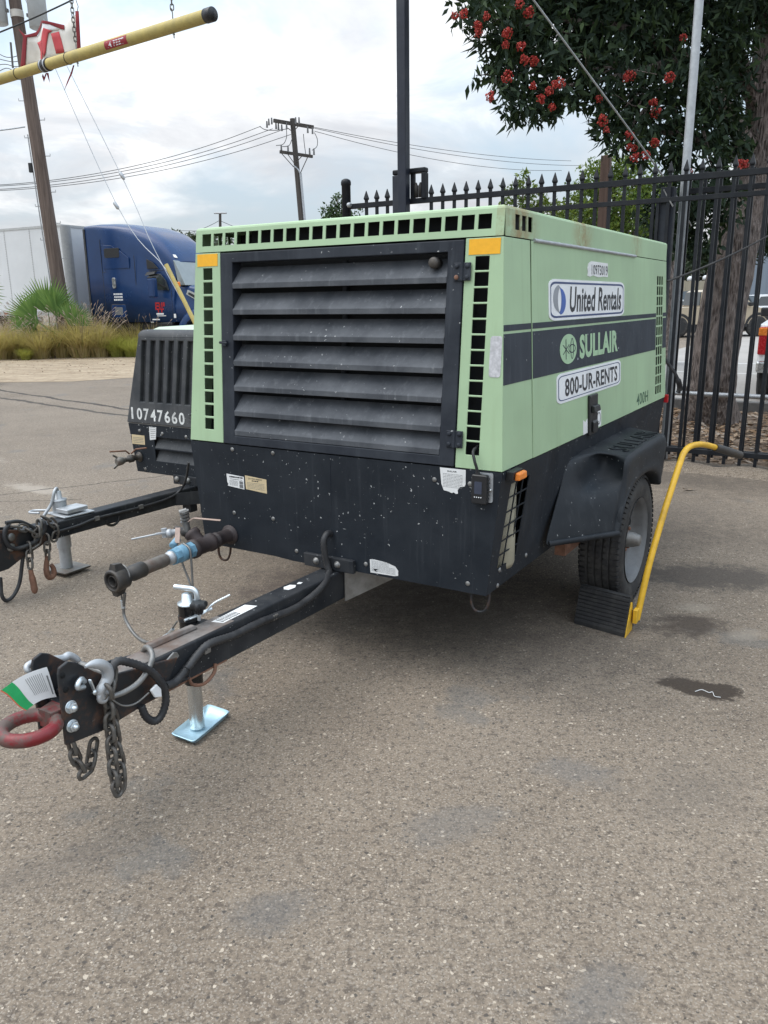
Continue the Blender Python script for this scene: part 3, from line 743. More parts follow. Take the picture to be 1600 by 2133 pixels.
crescent("emblem", 'silver_ink', -1); crescent("emblem", 'blue_ink', 1)
mb = MB(); e = [(0.641 + 0.108 * math.cos(a), 1.299 + 0.0615 * math.sin(a)) for a in np.linspace(0, 2 * PI, 40, endpoint=False)]
mb.prism(e, S2, 0.0016 + .002, 0.0026 + .002); em = mb.build("emblem", 'green_ink', door)
mb = MB(); L = lambda p, q, r=0.0042: mb.add([side(p[0] + r * 1.0, p[1], .0052), side(p[0] - r, p[1], .0052), side(q[0] - r, q[1], .0052), side(q[0] + r, q[1], .0052)], [(0, 1, 2, 3)])
L((0.607, 1.258), (0.607, 1.340)); L((0.570, 1.279), (0.648, 1.318), .005); L((0.570, 1.318), (0.648, 1.279), .005)
for cu, cv, a, b in ((0.686, 1.299, 0.018, 0.042), (0.686, 1.299, 0.042, 0.0165)):
    o = [(cu + (a + .004) * math.cos(t), cv + (b + .0022) * math.sin(t)) for t in np.linspace(0, 2 * PI, 28, endpoint=False)]
    i = [(cu + (a - .004) * math.cos(t), cv + (b - .0022) * math.sin(t)) for t in np.linspace(0, 2 * PI, 28, endpoint=False)]
    ring_strip(mb, o, i, side, .0050)
mb.build("emblem_lines", 'stripe', em)
for body, u0, u1 in (("SULLAIR", 0.790, 1.392),):
    lettering("lettering", body, S2, u0, u1, 1.247, 1.352, 0.0040, 'green_ink', door, 0.045, 0.0, 1.06)
for u, v in ((0.765, 1.250), (1.408, 1.262)):
    mb = MB(); mb.prism([(u + .008 * math.cos(a), v + .005 * math.sin(a)) for a in np.linspace(0, 2 * PI, 12, endpoint=False)], S2, .0034, .0040); mb.build("registered_mark", 'silver_ink', door)
sg2 = sign("phone_sign", 0.490, 1.450, 1.080, 1.204, 0.065, 0.021, 0.008, 0.0035)
lettering("lettering", "800-UR-RENTS", S2, 0.592, 1.385, 1.103, 1.178, 0.0048, 'ink', sg2, 0.022, 0.0, 1.05)
lettering("lettering", "400H", S2, 1.793, 2.042, 0.928, 0.992, 0.0012, 'dkgreen_ink', C, 0.004, 0.0, 1.1)
# torn number sticker
mb = MB()
tp = [(0.905, 1.632), (0.925, 1.655), (0.965, 1.664), (1.217, 1.662), (1.218, 1.600), (1.14, 1.601), (1.07, 1.597), (1.03, 1.600), (0.985, 1.604), (0.945, 1.597), (0.905, 1.601), (0.912, 1.612)]
mb.prism(tp, S2, 0.0022, 0.0034); st = mb.build("number_sticker", 'paper', door)
lettering("lettering", "10973019", S2, 0.965, 1.212, 1.607, 1.650, 0.0042, 'ink', st, 0.004, 0.0, 1.05)
# door latch and small stickers
mb = MB()
mb.hexa([side(0.905, .892, .003), side(0.905, .892, .016), side(1.026, .892, .016), side(1.026, .892, .003), side(0.905, 1.077, .003), side(0.905, 1.077, .016), side(1.026, 1.077, .016), side(1.026, 1.077, .003)])
lt = mb.build("door_latch", 'black_plastic', door, 0.005, 2)
mb = MB(); mb.hexa([side(0.922, .995, .016), side(0.922, 1.0, .034), side(1.010, 1.0, .034), side(1.010, .995, .016), side(0.922, 1.030, .016), side(0.922, 1.026, .030), side(1.010, 1.026, .030), side(1.010, 1.030, .016)])
mb.build("latch_handle", 'black_plastic', lt, 0.003, 2)
mb = MB(); mb.hexa([side(0.930, .905, .016), side(0.930, .905, .024), side(1.0, .905, .024), side(1.0, .905, .016), side(0.930, .96, .016), side(0.930, .95, .026), side(1.0, .95, .026), side(1.0, .96, .016)])
mb.build("latch_catch", 'black_plastic', lt, 0.003, 2)
mb = MB(); mb.prism([(0.838, .974), (0.870, .960), (0.900, .972), (0.902, .908), (0.838, .906)], S2, .0024, .0034); mb.build("torn_sticker", 'paper', door)
mb = MB(); mb.prism(rrect(1.036, 1.114, .912, .994, .012, .006), S2, .0024, .0034); w_ = mb.build("round_sign_sticker", 'paper', door)
mb = MB(); ring_strip(mb, [(1.075 + .030 * math.cos(a), .952 + .030 * math.sin(a)) for a in np.linspace(0, 2 * PI, 24, endpoint=False)], [(1.075 + .022 * math.cos(a), .952 + .024 * math.sin(a)) for a in np.linspace(0, 2 * PI, 24, endpoint=False)], side, .0038)
mb.build("printed_ring", 'grey_ink', w_)

# ---- reflectors and tape on the front posts
for u0, u1, z0, z1 in ((-1.420, -1.304, 1.658, 1.7085), (-0.127, -0.0075, 1.656, 1.7085)):
    mb = MB(); mb.plate([u0, u1], [z0, z1], set(), lambda u, v, w: front(u, v, w), 0.0004, 0.0016); mb.build("reflector", 'yellow_refl', C)
mb = MB(); mb.prism(rrect(-0.026, 0.0185, 1.238, 1.380, 0.010), lambda u, v, w: front(min(u, xs(v)), v, w), 0.0004, 0.0014); mb.build("silver_tape", 'silver_patch', C)

# ---- louvred door
mb = MB()
mb.plate([-1.287, -1.221, -0.2075, -0.1455], [0.908, 0.944, 1.669, 1.7085], {(1, 1)}, lambda u, v, w: ((u + (0.0165 * (1.7085 - v) if u < -1 else 0)), yf(v) - w, v), -0.055, 0.004)
ld = mb.build("louvre_door", 'frame', C, 0.003, 2)
x0, x1 = -1.213, -0.2085
for k in range(7):
    z = 1.563 - k * 0.1065 if k < 6 else 0.946
    yy = yf(z)
    prof = [(yy + 0.062, z + 0.088), (yy + 0.004, z + 0.027), (yy - 0.002, z + 0.021), (yy - 0.002, z), (yy + 0.001, z), (yy + 0.001, z + 0.019), (yy + 0.0065, z + 0.0245), (yy + 0.064, z + 0.085)]
    sh = 0.011 * (1.56 - z) / 0.64
    mb = MB(); mb.prism(prof, lambda u, v, w: (w, u, v), x0 + sh - .008, x1)
    mb.build("louvre", 'louver', ld, 0.0025, 2)
mb = MB(); mb.hexa([(-1.27, .02, .92), (-.16, .02, .92), (-.16, .022, .92), (-1.27, .022, .92), (-1.27, .085, 1.70), (-.16, .085, 1.70), (-.16, .087, 1.70), (-1.27, .087, 1.70)]); mb.build("radiator", 'cavity', ld)
mb = MB(); mb.tube([(-0.70, 0.010, 0.95), (-0.70, 0.062, 1.66)], 0.012, 8); mb.build("louvre_stay", 'frame', ld)
mb = MB(); mb.lathe(front(-0.264, 1.632, -0.03), (0, -1, 0.085), [(0, .0), (0, .020), (.030, .021), (.038, .019), (.042, .012), (.043, .0)], 20); mb.build("filler_cap", 'iron', ld)
for zc_ in (1.600, 1.0105):
    mb = MB()
    for a, b in ((-0.179, -0.1495), (-0.1425, -0.112)):
        mb.plate([a, b], [zc_ - 0.031, zc_ + 0.031], set(), front, 0.004, 0.010)
    mb.tube([front(-0.146, zc_ - 0.030, .009), front(-0.146, zc_ + 0.030, .009)], 0.0065, 8)
    hg = mb.build("hinge", 'frame', ld, 0.002, 1)
    for a in (-0.166, -0.125):
        for dz in (-0.019, 0.019):
            mb = MB(); mb.lathe(front(a, zc_ + dz, .009), (0, -1, .08), [(0, .0085), (.004, .0085), (.006, .005), (.0062, 0)], 10); mb.build("bolt", 'rusty' if (a < -.15 and dz < 0 and zc_ > 1.2) else 'frame', hg)
mb = MB(); mb.plate([-1.272, -1.247], [1.326, 1.350], set(), front, 0.003, 0.016); mb.tube([front(-1.285, 1.341, .010), front(-1.240, 1.338, .014)], .006, 8); mb.build("latch", 'frame', ld, 0.002, 1)

# ---- black skirt
mb = MB()
zt, zb = 0.9035, 0.425
fx = lambda z: (-W - xs(z), xs(z))
n = 14; top = [(fx(zt)[0] + (fx(zt)[1] - fx(zt)[0]) * k / n, yf(zt), zt) for k in range(n + 1)]
bot = [(fx(zb)[0] + (fx(zb)[1] - fx(zb)[0]) * k / n, yf(zb), zb - (0.006 if k in (5, 6) else 0)) for k in range(n + 1)]
bk = lambda p: (p[0], p[1] + 0.004, p[2])
for k in range(n):
    mb.hexa([bot[k], bot[k + 1], bk(bot[k + 1]), bk(bot[k]), top[k], top[k + 1], bk(top[k + 1]), bk(top[k])])
sk = mb.build("front_skirt", 'skirt', C)
def S3(u, v, w=0.0): return (u, yf(v) - w, v)
for u, v in ((-1.227, .883), (-1.0, .886), (-1.238, .594), (-1.015, .595), (-.894, .467), (-.226, .851), (-.0785, .850), (-.081, .462), (-.54, .465)):
    mb = MB(); mb.lathe(S3(u, v), (0, -1, 0), [(0, .0095), (.002, .0092), (.004, .006), (.0046, 0)], 12); mb.build("rivet", 'dull_steel', sk)
mb = MB(); mb.box(-0.7055, -0.7045, yf(.7) - .0008, yf(.7) + .002, .575, .9); mb.build("seam", 'frame', sk)
# side skirts with the tank grille
def sideq(y, z, w): return (xs(z) + w, y, z)
mb = MB()
gz = [zb, .505] + [.505 + .0583 * k for k in range(1, 7)]; gz = [zb, .510]
for k in range(6): gz += [.510 + .056 * k + .051, .510 + .056 * (k + 1)]
gz = sorted(set([round(z, 4) for z in gz])); gz[-1] = .846; gz += [zt]
gy = [0.0, 0.030, 0.085, 0.0905, 0.150, 0.1555, 0.215, 1.0]
holes = {(i, j) for i in (1, 3, 5) for j in range(1, len(gz) - 2) if (gz[j + 1] - gz[j]) > .02}
mb.plate(gy, gz, holes, lambda u, v, w: ((xs(v) - w), (yf(v) + .0045 if u == 0 else (2.47 if u == 1.0 else u - .10 * (.9 - v))), v), 0.0, 0.004)
ssk = mb.build("side_skirt", 'skirt', C)
mb = MB(); mb.lathe((xs(.68) - .085, .125, .48), (0, 0, 1), [(0, 0), (0, .07), (.02, .078), (.36, .078), (.38, .06), (.385, 0)], 20); mb.build("fuel_tank", 'tank', ssk)
mb = MB(); mb.hexa([(-W - xs(zb), yf(zb) + .005, zb), (-W - xs(zb) + .004, yf(zb) + .005, zb), (-W - xs(zb) + .004, 2.47, zb), (-W - xs(zb), 2.47, zb), (-W - xs(zt), yf(zt) + .005, zt), (-W - xs(zt) + .004, yf(zt) + .005, zt), (-W - xs(zt) + .004, 2.47, zt), (-W - xs(zt), 2.47, zt)]); mb.build("side_skirt", 'skirt', C)
mb = MB(); mb.box(-1.40, -.03, .24, 2.45, .44, .89); mb.box(-1.40, -.16, -.02, .24, .44, .89); mb.build("underbody", 'dark', C)
mb = MB(); mb.box(-W - .03, .03, 2.464, 2.474, .43, .90); mb.build("rear_skirt", 'skirt', C)
for y, z in ((0.02, .50), (0.02, .435), (.30, .48)):
    mb = MB(); mb.lathe((xs(z), y, z), (1, 0, 0), [(0, .010), (.003, .009), (.005, 0)], 12); mb.build("rivet", 'dull_steel', ssk)
# amber marker
mb = MB(); mb.hexa([sideq(-.045, .868, 0), sideq(-.045, .868, .030), sideq(.045, .868, .030), sideq(.045, .868, 0), sideq(-.045, .902, 0), sideq(-.045, .902, .030), sideq(.045, .902, .030), sideq(.045, .902, 0)]); mk = mb.build("marker_light", 'black_plastic', C, .003, 2)
mb = MB(); mb.hexa([sideq(-.030, .866, .0305), sideq(-.030, .868, .052), sideq(.043, .868, .052), sideq(.043, .866, .0305), sideq(-.030, .897, .0305), sideq(-.030, .894, .048), sideq(.043, .894, .048), sideq(.043, .897, .0305)]); mb.build("lens", 'amber', mk, .005, 2)
mb = MB(); mb.box(xs(.9) - .02, xs(.9) + .02, 2.476, 2.50, .87, .92); mb.build("tail_light", 'red_lens', C, .004, 2)

# labels on the skirt
def label(name, pts, mat, w=.0012): mb = MB(); mb.prism(pts, S3, .0003, w); return mb.build(name, mat, sk)
def print_lines(parent, rows, fn, w, mat='grey_ink'):
    mb = MB()
    for (u0, u1, v, h) in rows:
        x = u0
        while x < u1 - .002:
            L_ = random.uniform(.004, .014); e = min(x + L_, u1)
            mb.add([fn(x, v, w), fn(e, v, w), fn(e, v + h, w), fn(x, v + h, w)], [(0, 1, 2, 3)]); x = e + random.uniform(.001, .0025)
    return mb.build("lettering", mat, parent)
lb = label("warning_label", [(-1.270, .7705), (-1.170, .7650), (-1.170, .7085), (-1.266, .716), (-1.262, .724), (-1.268, .733)], 'paper')
print_lines(lb, [(-1.253, -1.176, .756, .0065), (-1.25, -1.18, .748, .002)], S3, .0016, 'ink'); print_lines(lb, [(-1.255, -1.205, .741 - .005 * k, .0018) for k in range(5)], S3, .0016)
mb = MB(); mb.box(-1.1965, -1.176, yf(.72) - .0022, yf(.72) - .0012, .714, .729); mb.box(-1.1965, -1.176, yf(.735) - .0022, yf(.735) - .0012, .731, .744); mb.build("printed_block", 'grey_ink', lb)
lb = label("serial_plate", [(-1.163, .7735), (-1.043, .766), (-1.043, .704), (-1.161, .712)], 'tan_label')
lettering("lettering", "201909180033", S3, -1.145, -1.068, .7575, .7650, .0017, 'ink', lb, 0.0)
print_lines(lb, [(-1.125, -1.088, .7505, .0042)], S3, .0017, 'ink'); print_lines(lb, [(-1.152, -1.055, .742 - .0062 * k, .0016) for k in range(5)], S3, .0017)
lb = label("safety_label", [(-.203, .9005), (-.0965, .9005), (-.0965, .846), (-.100, .838), (-.118, .834), (-.128, .822), (-.127, .808), (-.135, .806), (-.145, .811), (-.152, .807), (-.166, .812), (-.186, .815), (-.196, .838)], 'paper')
lettering("lettering", "SULLAIR", S3, -.172, -.132, .887, .8925, .0017, 'ink', lb, .03); print_lines(lb, [(-.19, -.108, .878 - .0055 * k, .0014) for k in range(10)], S3, .0017)
lb = label("torn_label", [(-.520, .4885), (-.500, .4915), (-.440, .4875), (-.400, .477), (-.387, .462), (-.387, .441), (-.405, .4365), (-.518, .4335)], 'paper')
print_lines(lb, [(-.512, -.40 if v < .47 else -.43, v, .0014) for v in np.arange(.442, .486, .0048)], S3, .0017); mb = MB(); mb.prism([(-.503, .452), (-.480, .454), (-.492, .446), (-.484, .440), (-.497, .443)], S3, .0013, .0018); mb.build("tear", 'skirt', lb)
# tracker box with cable
mb = MB(); mb.prism(rrect(-.050, .014, .790, .898, .006), S3, .0005, .006); tb = mb.build("tracker", 'galv', C)
mb = MB(); mb.prism(rrect(-.060, .000, .786, .893, .006), S3, .0065, .030)
for k in range(6):
    mb.prism([(-.066, .80 + .015 * k), (-.058, .80 + .015 * k), (-.058, .807 + .015 * k), (-.066, .807 + .015 * k)], S3, .007, .022); mb.prism([(-.002, .80 + .015 * k), (.005, .80 + .015 * k), (.005, .807 + .015 * k), (-.002, .807 + .015 * k)], S3, .007, .022)
mb.build("tracker_case", 'black_plastic', tb, .003, 1)
mb = MB(); mb.prism(rrect(-.047, -.018, .823, .869, .003), S3, .0302, .0312); mb.build("solar_face", 'screen', tb)
mb = MB()
for k in range(4): mb.prism([(-.046 + .0085 * k + .0022 * math.cos(a), .811 + .0022 * math.sin(a)) for a in np.linspace(0, 2 * PI, 8, endpoint=False)], S3, .0302, .0315)
mb.build("indicator_marks", 'white', tb)
mb = MB(); mb.lathe(S3(.008, .838, .006), (0, -1, 0), [(0, .004), (.010, .004), (.011, 0)], 10); mb.build("screw", 'chrome', tb)
mb = MB(); mb.tube(spline([(-.066, -.045, .985), (-.062, -.094, .975), (-.050, -.108, .945), (-.042, -.104, .915), (-.040, -.100, .893)], 5), .0055, 8); mb.tube([(-.040, -.100, .902), (-.039, -.099, .886)], .009, 8); mb.build("tracker_cable", 'hose', tb)

# ---- bracket where the drawbar enters, hole for the harness
mb = MB(); mb.prism([(-.842, .474), (-.590, .4745), (-.588, .4185), (-.838, .4185)], S3, .001, .022); bp = mb.build("drawbar_bracket", 'beam', C, .003, 2)
for u in (-.775, -.667):
    mb = MB(); mb.lathe(S3(u, .448, .022), (0, -1, 0), [(0, .015), (.003, .015), (.004, .011), (.009, .0105), (.012, .007), (.0128, 0)], 14); mb.build("bolt", 'dull_steel', bp)
mb = MB(); mb.hexa([(-.655, -.075, .28), (-.650, -.075, .28), (-.50, .10, .36), (-.505, .10, .36), (-.655, -.075, .412), (-.650, -.075, .412), (-.50, .10, .42), (-.505, .10, .42)]); mb.build("gusset", 'dull_steel', bp)
# tie-down hooks under the skirt
for x in (-1.345, -.045):
    mb = MB(); mb.tube(spline([(x - .035, -.04, .44), (x - .036, -.05, .385), (x - .018, -.055, .350), (x + .018, -.055, .350), (x + .036, -.05, .385), (x + .035, -.04, .44)], 4), .0055, 6); mb.build("tie_hook", 'worn_black', C)

# ---- drawbar
mb = MB(); mb.hexa([(-.760, -1.40, .313), (-.660, -1.40, .313), (-.660, .05, .287), (-.760, .05, .287), (-.760, -1.40, .4400), (-.660, -1.40, .4400), (-.660, .05, .412), (-.760, .05, .412)])
db = mb.build("drawbar", 'beam', C, .006, 2)
zt_ = lambda y: .412 + (.44 - .412) * (.05 - y) / 1.45
mb = MB(); mb.hexa([(-.752, -1.38, .4395), (-.668, -1.38, .4395), (-.668, -.74, .427), (-.752, -.74, .427), (-.752, -1.38, .4412), (-.668, -1.38, .4412), (-.668, -.74, .4288), (-.752, -.74, .4288)]); mb.build("worn_patch", 'rust_top', db)
TOP = lambda u, v, w: (u, v, zt_(v) + w)
mb = MB(); mb.prism([(-.742, -.60), (-.694, -.585), (-.686, -.775), (-.730, -.79)], TOP, .0006, .0016); lb = mb.build("printed_label", 'paper', db)
print_lines(lb, [(-.728, -.692, -.77 + .011 * k, .005) for k in range(9)], TOP, .0022, 'ink')
mb = MB(); mb.prism([(-.738, -.335), (-.715, -.325), (-.70, -.35), (-.705, -.385), (-.725, -.39), (-.742, -.37)], TOP, .0005, .0012); mb.prism([(-.728, -.29), (-.712, -.285), (-.708, -.305), (-.722, -.312)], TOP, .0005, .0012); mb.build("paint_spill", 'paper', db)
mb = MB(); mb.hexa([(-.758, -1.07, .4365), (-.728, -1.09, .4365), (-.722, -.86, .4335), (-.750, -.86, .4335), (-.756, -1.06, .452), (-.735, -1.075, .452), (-.728, -.87, .447), (-.746, -.87, .447)]); mb.build("weld_plate", 'rust_top', db, .003, 2)
# hook loops below the beam
mb = MB(); mb.tube(spline([(-.656, -.86, .318), (-.650, -.875, .292), (-.648, -.925, .274), (-.650, -.975, .292), (-.656, -.985, .320)], 4), .006, 6); mb.build("harness_loop", 'rusty', db)
# bottom edge rust lip
mb = MB(); mb.hexa([(-.6602, -1.40, .313), (-.6585, -1.40, .313), (-.6585, -.80, .303), (-.6602, -.80, .303), (-.6602, -1.40, .322), (-.6585, -1.40, .322), (-.6585, -.80, .308), (-.6602, -.80, .308)]); mb.build("rusted_edge", 'rusty', db)
# hitch cheeks
cheek = [(-1.462, .322), (-1.340, .306), (-1.10, .318), (-1.03, .412), (-1.30, .462), (-1.345, .497), (-1.40, .548), (-1.425, .560), (-1.452, .552), (-1.458, .535)]
for x0_, x1_ in ((-.6595, -.649), (-.771, -.7605)):
    mb = MB(); mb.prism(cheek, lambda u, v, w: (w, u, v), x0_, x1_); ck = mb.build("hitch_plate", 'worn_black', db, .002, 1)
    if x0_ > -.7:
        for yb, zb_ in ((-1.434, .4285), (-1.437, .3715)):
            mb = MB(); mb.lathe((-.649, yb, zb_), (1, 0, 0), [(0, .0185), (.003, .0185), (.003, .016)], 20); mb.lathe((-.646, yb, zb_), (1, 0, 0), [(0, .0148), (.010, .0148), (.011, .012)], 6, smooth=False); mb.lathe((-.636, yb, zb_), (1, 0, 0), [(0, .0075), (.010, .0072), (.011, 0)], 12)
            mb.build("bolt", 'zinc', ck)
        for yb, zb_, r in ((-1.446, .528, .0085), (-1.442, .484, .009)):
            mb = MB(); mb.lathe((-.6488, yb, zb_), (1, 0, 0), [(0, r), (.0006, r), (.0007, 0)], 14); mb.build("drilled_hole", 'dark', ck)
mb = MB(); mb.tube([(-.768, -1.30, .47), (-.652, -1.30, .47)], .012, 10); mb.build("cross_pin", 'dull_steel', db)
mb = MB(); mb.box(-.7605, -.660, -1.425, -1.36, .345, .420); mb.build("hitch_block", 'worn_black', db, .004, 2)
# lunette eye
mb = MB(); Rm, rm = .070, .0195
ringp = [(-.71 + Rm * math.cos(a), -1.525 + Rm * math.sin(a), .392) for a in np.linspace(0, 2 * PI, 40, endpoint=False)]
mb.tube(ringp, rm, 14, closed=True); mb.loft([[(-.71 + a, y, .392 + b) for a, b in ((-.032 * s, -.026), (.032 * s, -.026), (.032 * s, .026), (-.032 * s, .026))] for y, s in ((-1.475, .8), (-1.43, 1.1), (-1.38, 1.25))], smooth=True)
mb.build("lunette_eye", 'red_ring', db, .004, 2)

# ---- jack
jx, jy = -.812, -.815
mb = MB(); mb.tube([(jx, jy, .19), (jx, jy, .492)], .0335, 20); jk = mb.build("jack", 'gloss_black', C)
mb = MB(); mb.tube([(jx, jy, .012), (jx, jy, .19)], .0265, 20); mb.build("inner_tube", 'chrome', jk)
mb = MB()
def fp(z, g): return [(jx + cx_ * g * .054 + dx, jy + sy * g * .108, z) for cx_, sy, dx in ((-1, -1, .018), (1, -1, .018), (1, 1, -.018), (-1, 1, -.018))]
pr = lambda z, g: [(jx + g * .056 * math.copysign(min(1, abs(math.cos(a)) * 1.35), math.cos(a)) - .16 * g * .11 * math.copysign(min(1, abs(math.sin(a)) * 1.35), math.sin(a)), jy + .02 + g * .112 * math.copysign(min(1, abs(math.sin(a)) * 1.35), math.sin(a)), z) for a in np.linspace(0, 2 * PI, 32, endpoint=False)]
mb.loft([pr(.020, 1.03), pr(.022, 1.0), pr(.006, .90), pr(.004, .4)], caps=False); mb.add(pr(.004, .4), [tuple(range(32))]); mb.loft([pr(.018, 1.04), pr(.004, .92), pr(.002, .4)], caps=False)
mb.build("jack_foot", 'zinc_blue', jk)
mb = MB(); mb.lathe((jx, jy, .490), (0, 0, 1), [(0, .035), (.005, .035), (.008, .020), (.036, .018), (.040, .012), (.041, 0)], 18); mb.build("jack_cap", 'zinc', jk)
mb = MB(); mb.tube(spline([(jx - .045, jy - .01, .548), (jx, jy, .548), (jx + .030, jy + .006, .546), (jx + .040, jy + .008, .530), (jx + .040, jy + .008, .505)], 4), .0095, 10); mb.build("crank", 'zinc', jk)
kx, ky, kz = jx + .066, jy - .012, .492
mb = MB()
star = lambda r, z: [(kx + r * (1 + .17 * math.cos(6 * a)) * math.cos(a), ky + r * (1 + .17 * math.cos(6 * a)) * math.sin(a), kz + z) for a in np.linspace(0, 2 * PI, 48, endpoint=False)]
mb.loft([star(.012, -.022), star(.015, -.002), star(.025, 0), star(.027, .004), star(.027, .016), star(.022, .021)]); mb.build("knob", 'black_plastic', jk)
mb = MB(); mb.tube([(kx, ky, kz - .02), (kx - .004, ky, .445)], .006, 8); mb.build("pull_pin", 'zinc', jk)
mb = MB(); mb.box(jx + .02, -.755, jy - .045, jy + .045, .315, .425); mb.lathe((jx, jy, .432), (0, 0, 1), [(0, .036), (.018, .036)], 18); mb.build("jack_bracket", 'worn_black', jk, .003, 1)
mb = MB(); mb.tube(spline([(jx + .035, jy - .03, .45), (jx + .06, jy + .02, .462), (jx + .05, jy + .075, .475), (jx + .09, jy + .12, .50)], 4), .0035, 6); mb.tube([(jx + .02, jy - .04, .445), (jx + .055, jy + .06, .462)], .0055, 8); mb.build("locking_pin", 'zinc', jk)

# ---- discharge pipe along the left
px_, pz = -1.27, .486
mb = MB(); o_ = (px_, -.084, pz + .002)
mb.lathe(o_, (0, -1, -.02), [(0, .045), (.006, .045), (.006, .033), (.02, .031), (.085, .031), (.086, .035), (.10, .035), (.101, .031), (.118, .031)], 20); pp = mb.build("discharge_pipe", 'brown_pipe', C)
mb = MB(); mb.lathe((px_, -.198, pz), (0, -1, -.02), [(0, .033), (.004, .040), (.022, .041), (.028, .036), (.10, .036), (.106, .042), (.128, .042), (.132, .036)], 20)
mb.lathe((px_, -.262, pz), (-.8, 0, .6), [(0, .030), (.055, .030), (.060, .036), (.078, .036), (.080, .028)], 18); mb.build("pipe_tee", 'brown_pipe', pp)
mb = MB(); mb.lathe((px_, -.330, pz - .002), (0, -1, -.02), [(0, .036), (.024, .036)], 8, smooth=False); mb.lathe((px_, -.352, pz - .002), (0, -1, -.02), [(0, .029), (.014, .029)], 16)
mb.lathe((px_, -.366, pz - .003), (0, -1, -.02), [(0, .032), (.002, .036), (.040, .036), (.043, .032)], 20); mb.lathe((px_, -.410, pz - .004), (0, -1, -.02), [(0, .036), (.030, .036)], 8, smooth=False); mb.build("blue_union", 'blue_brass', pp, .001, 1)
mb = MB(); mb.lathe((px_, -.440, pz - .004), (0, -1, -.02), [(0, .026), (.004, .029), (.018, .029), (.020, .024), (.034, .024)], 18); mb.build("ring_nut", 'galv', pp)
mb = MB(); mb.lathe((px_, -.472, pz - .005), (0, -1, -.03), [(0, .020), (.008, .026), (.02, .0275), (.11, .0265), (.128, .028)], 20); mb.build("pipe_nipple", 'grey_pipe', pp)
mb = MB(); mb.lathe((px_, -.598, pz - .008), (0, -1, -.03), [(0, .030), (.004, .0325), (.060, .0325), (.066, .029), (.10, .026)], 20); mb.build("pipe_collar", 'iron', pp)
mb = MB(); cy_ = -.690
mb.lathe((px_, cy_, pz - .012), (0, -1, -.03), [(0, .030), (.005, .043), (.055, .046), (.066, .045), (.070, .042), (.070, .034), (.056, .032), (.056, .024), (.066, .023), (.066, .020), (.030, .019)], 24, caps=False)
for s_ in (-1, 1):
    mb.hexa([(px_ - .020, cy_ - .062, pz - .012 + s_ * .040), (px_ + .020, cy_ - .062, pz - .012 + s_ * .040), (px_ + .018, cy_ - .012, pz - .012 + s_ * .038), (px_ - .018, cy_ - .012, pz - .012 + s_ * .038),
             (px_ - .012, cy_ - .058, pz - .012 + s_ * .066), (px_ + .012, cy_ - .058, pz - .012 + s_ * .066), (px_ + .010, cy_ - .020, pz - .012 + s_ * .062), (px_ - .010, cy_ - .020, pz - .012 + s_ * .062)])
cp = mb.build("claw_coupling", 'iron', pp, .004, 2)
mb = MB(); mb.lathe((px_, cy_ - .02, pz - .012), (0, -1, -.03), [(0, .021), (.001, 0)], 16); mb.build("coupling_bore", 'dark', cp)
# two small ball valves on the tee
vx = (-1.389, -0.270, 0.538)
mb = MB(); mb.lathe((-1.325, -.262, .527), (-1, 0, .12), [(0, .018), (.03, .018), (.032, .023), (.05, .023), (.052, .017), (.10, .016)], 10); vb = mb.build("valve_manifold", 'iron', pp)
mb = MB(); mb.tube([(-1.352, -.265, .540), (-1.356, -.268, .575)], .016, 8)
for k in range(4): mb.tube([(-1.356, -.268, .576 + k * .015), (-1.357, -.270, .586 + k * .015)], [.020, .021], 12)
mb.tube([(-1.372, -.285, .625), (-1.352, -.26, .632)], .012, 8); mb.build("ribbed_plug", 'dull_steel', vb)
mb = MB(); mb.bar((-1.350, -.272, .578), (-1.318, -.255, .600), .014, .005); mb.bar((-1.318, -.255, .600), (-1.212, -.20, .590), .014, .005); mb.build("valve_lever", 'tan_lever', vb, .0015, 1)
mb = MB(); mb.lathe((-1.405, -.262, .530), (-.8, -.6, -.2), [(0, .016), (.035, .016), (.037, .021), (.055, .021), (.056, .012), (.075, .012)], 10); mb.build("small_valve", 'galv', vb)
mb = MB(); mb.bar((-1.43, -.285, .53), (-1.47, -.34, .528), .014, .006); mb.tube([(-1.46, -.325, .528), (-1.535, -.42, .515)], .0045, 8); mb.tube([(-1.455, -.30, .505), (-1.46, -.30, .545)], .013, 10); mb.build("valve_lever", 'galv', vb)
mb = MB(); mb.bar((-1.372, -.300, .560), (-1.352, -.330, .500), .022, .006); mb.build("valve_lever", 'tan_lever', vb, .0015, 1)
mb = MB(); mb.lathe((-1.38, -.30, .505), (.3, -1, -.3), [(0, .016), (.05, .016), (.052, .010)], 10); mb.build("blue_nipple", 'blue_brass', vb)
# whip-check cable: loops over the union, hangs to the jack; spring sleeve from the coupling
cz = pz - .004
loop = [(px_, -.372, cz + .040), (px_ + .034, -.374, cz + .024), (px_ + .041, -.376, cz - .01), (px_ + .044, -.38, cz - .09), (px_ + .05, -.392, cz - .22), (px_ + .06, -.40, cz - .34)]
loop2 = [(px_, -.366, cz + .040), (px_ - .030, -.364, cz + .024), (px_ - .040, -.362, cz - .005), (px_ - .02, -.366, cz - .06), (px_ + .03, -.376, cz - .16), (px_ + .055, -.395, cz - .30), (px_ + .064, -.40, cz - .34)]
mb = MB(); mb.tube(spline(loop, 5), .0048, 6); mb.tube(spline(loop2, 5), .0048, 6); mb.build("safety_cable", 'dull_steel', pp)
A_ = Vector((px_ + .02, cy_ - .03, pz - .055)); B_ = Vector((jx - .01, jy - .03, .42))
def whip(t): p = A_.lerp(B_, t); return p
sl = [(px_ + .012, cy_ - .022, pz - .072), (-1.281, -0.708, 0.328), (-1.252, -0.717, 0.284), (-1.192, -0.735, 0.258), (-1.115, -0.758, 0.256), (-1.043, -0.779, 0.278), (-1.004, -0.791, 0.298)]
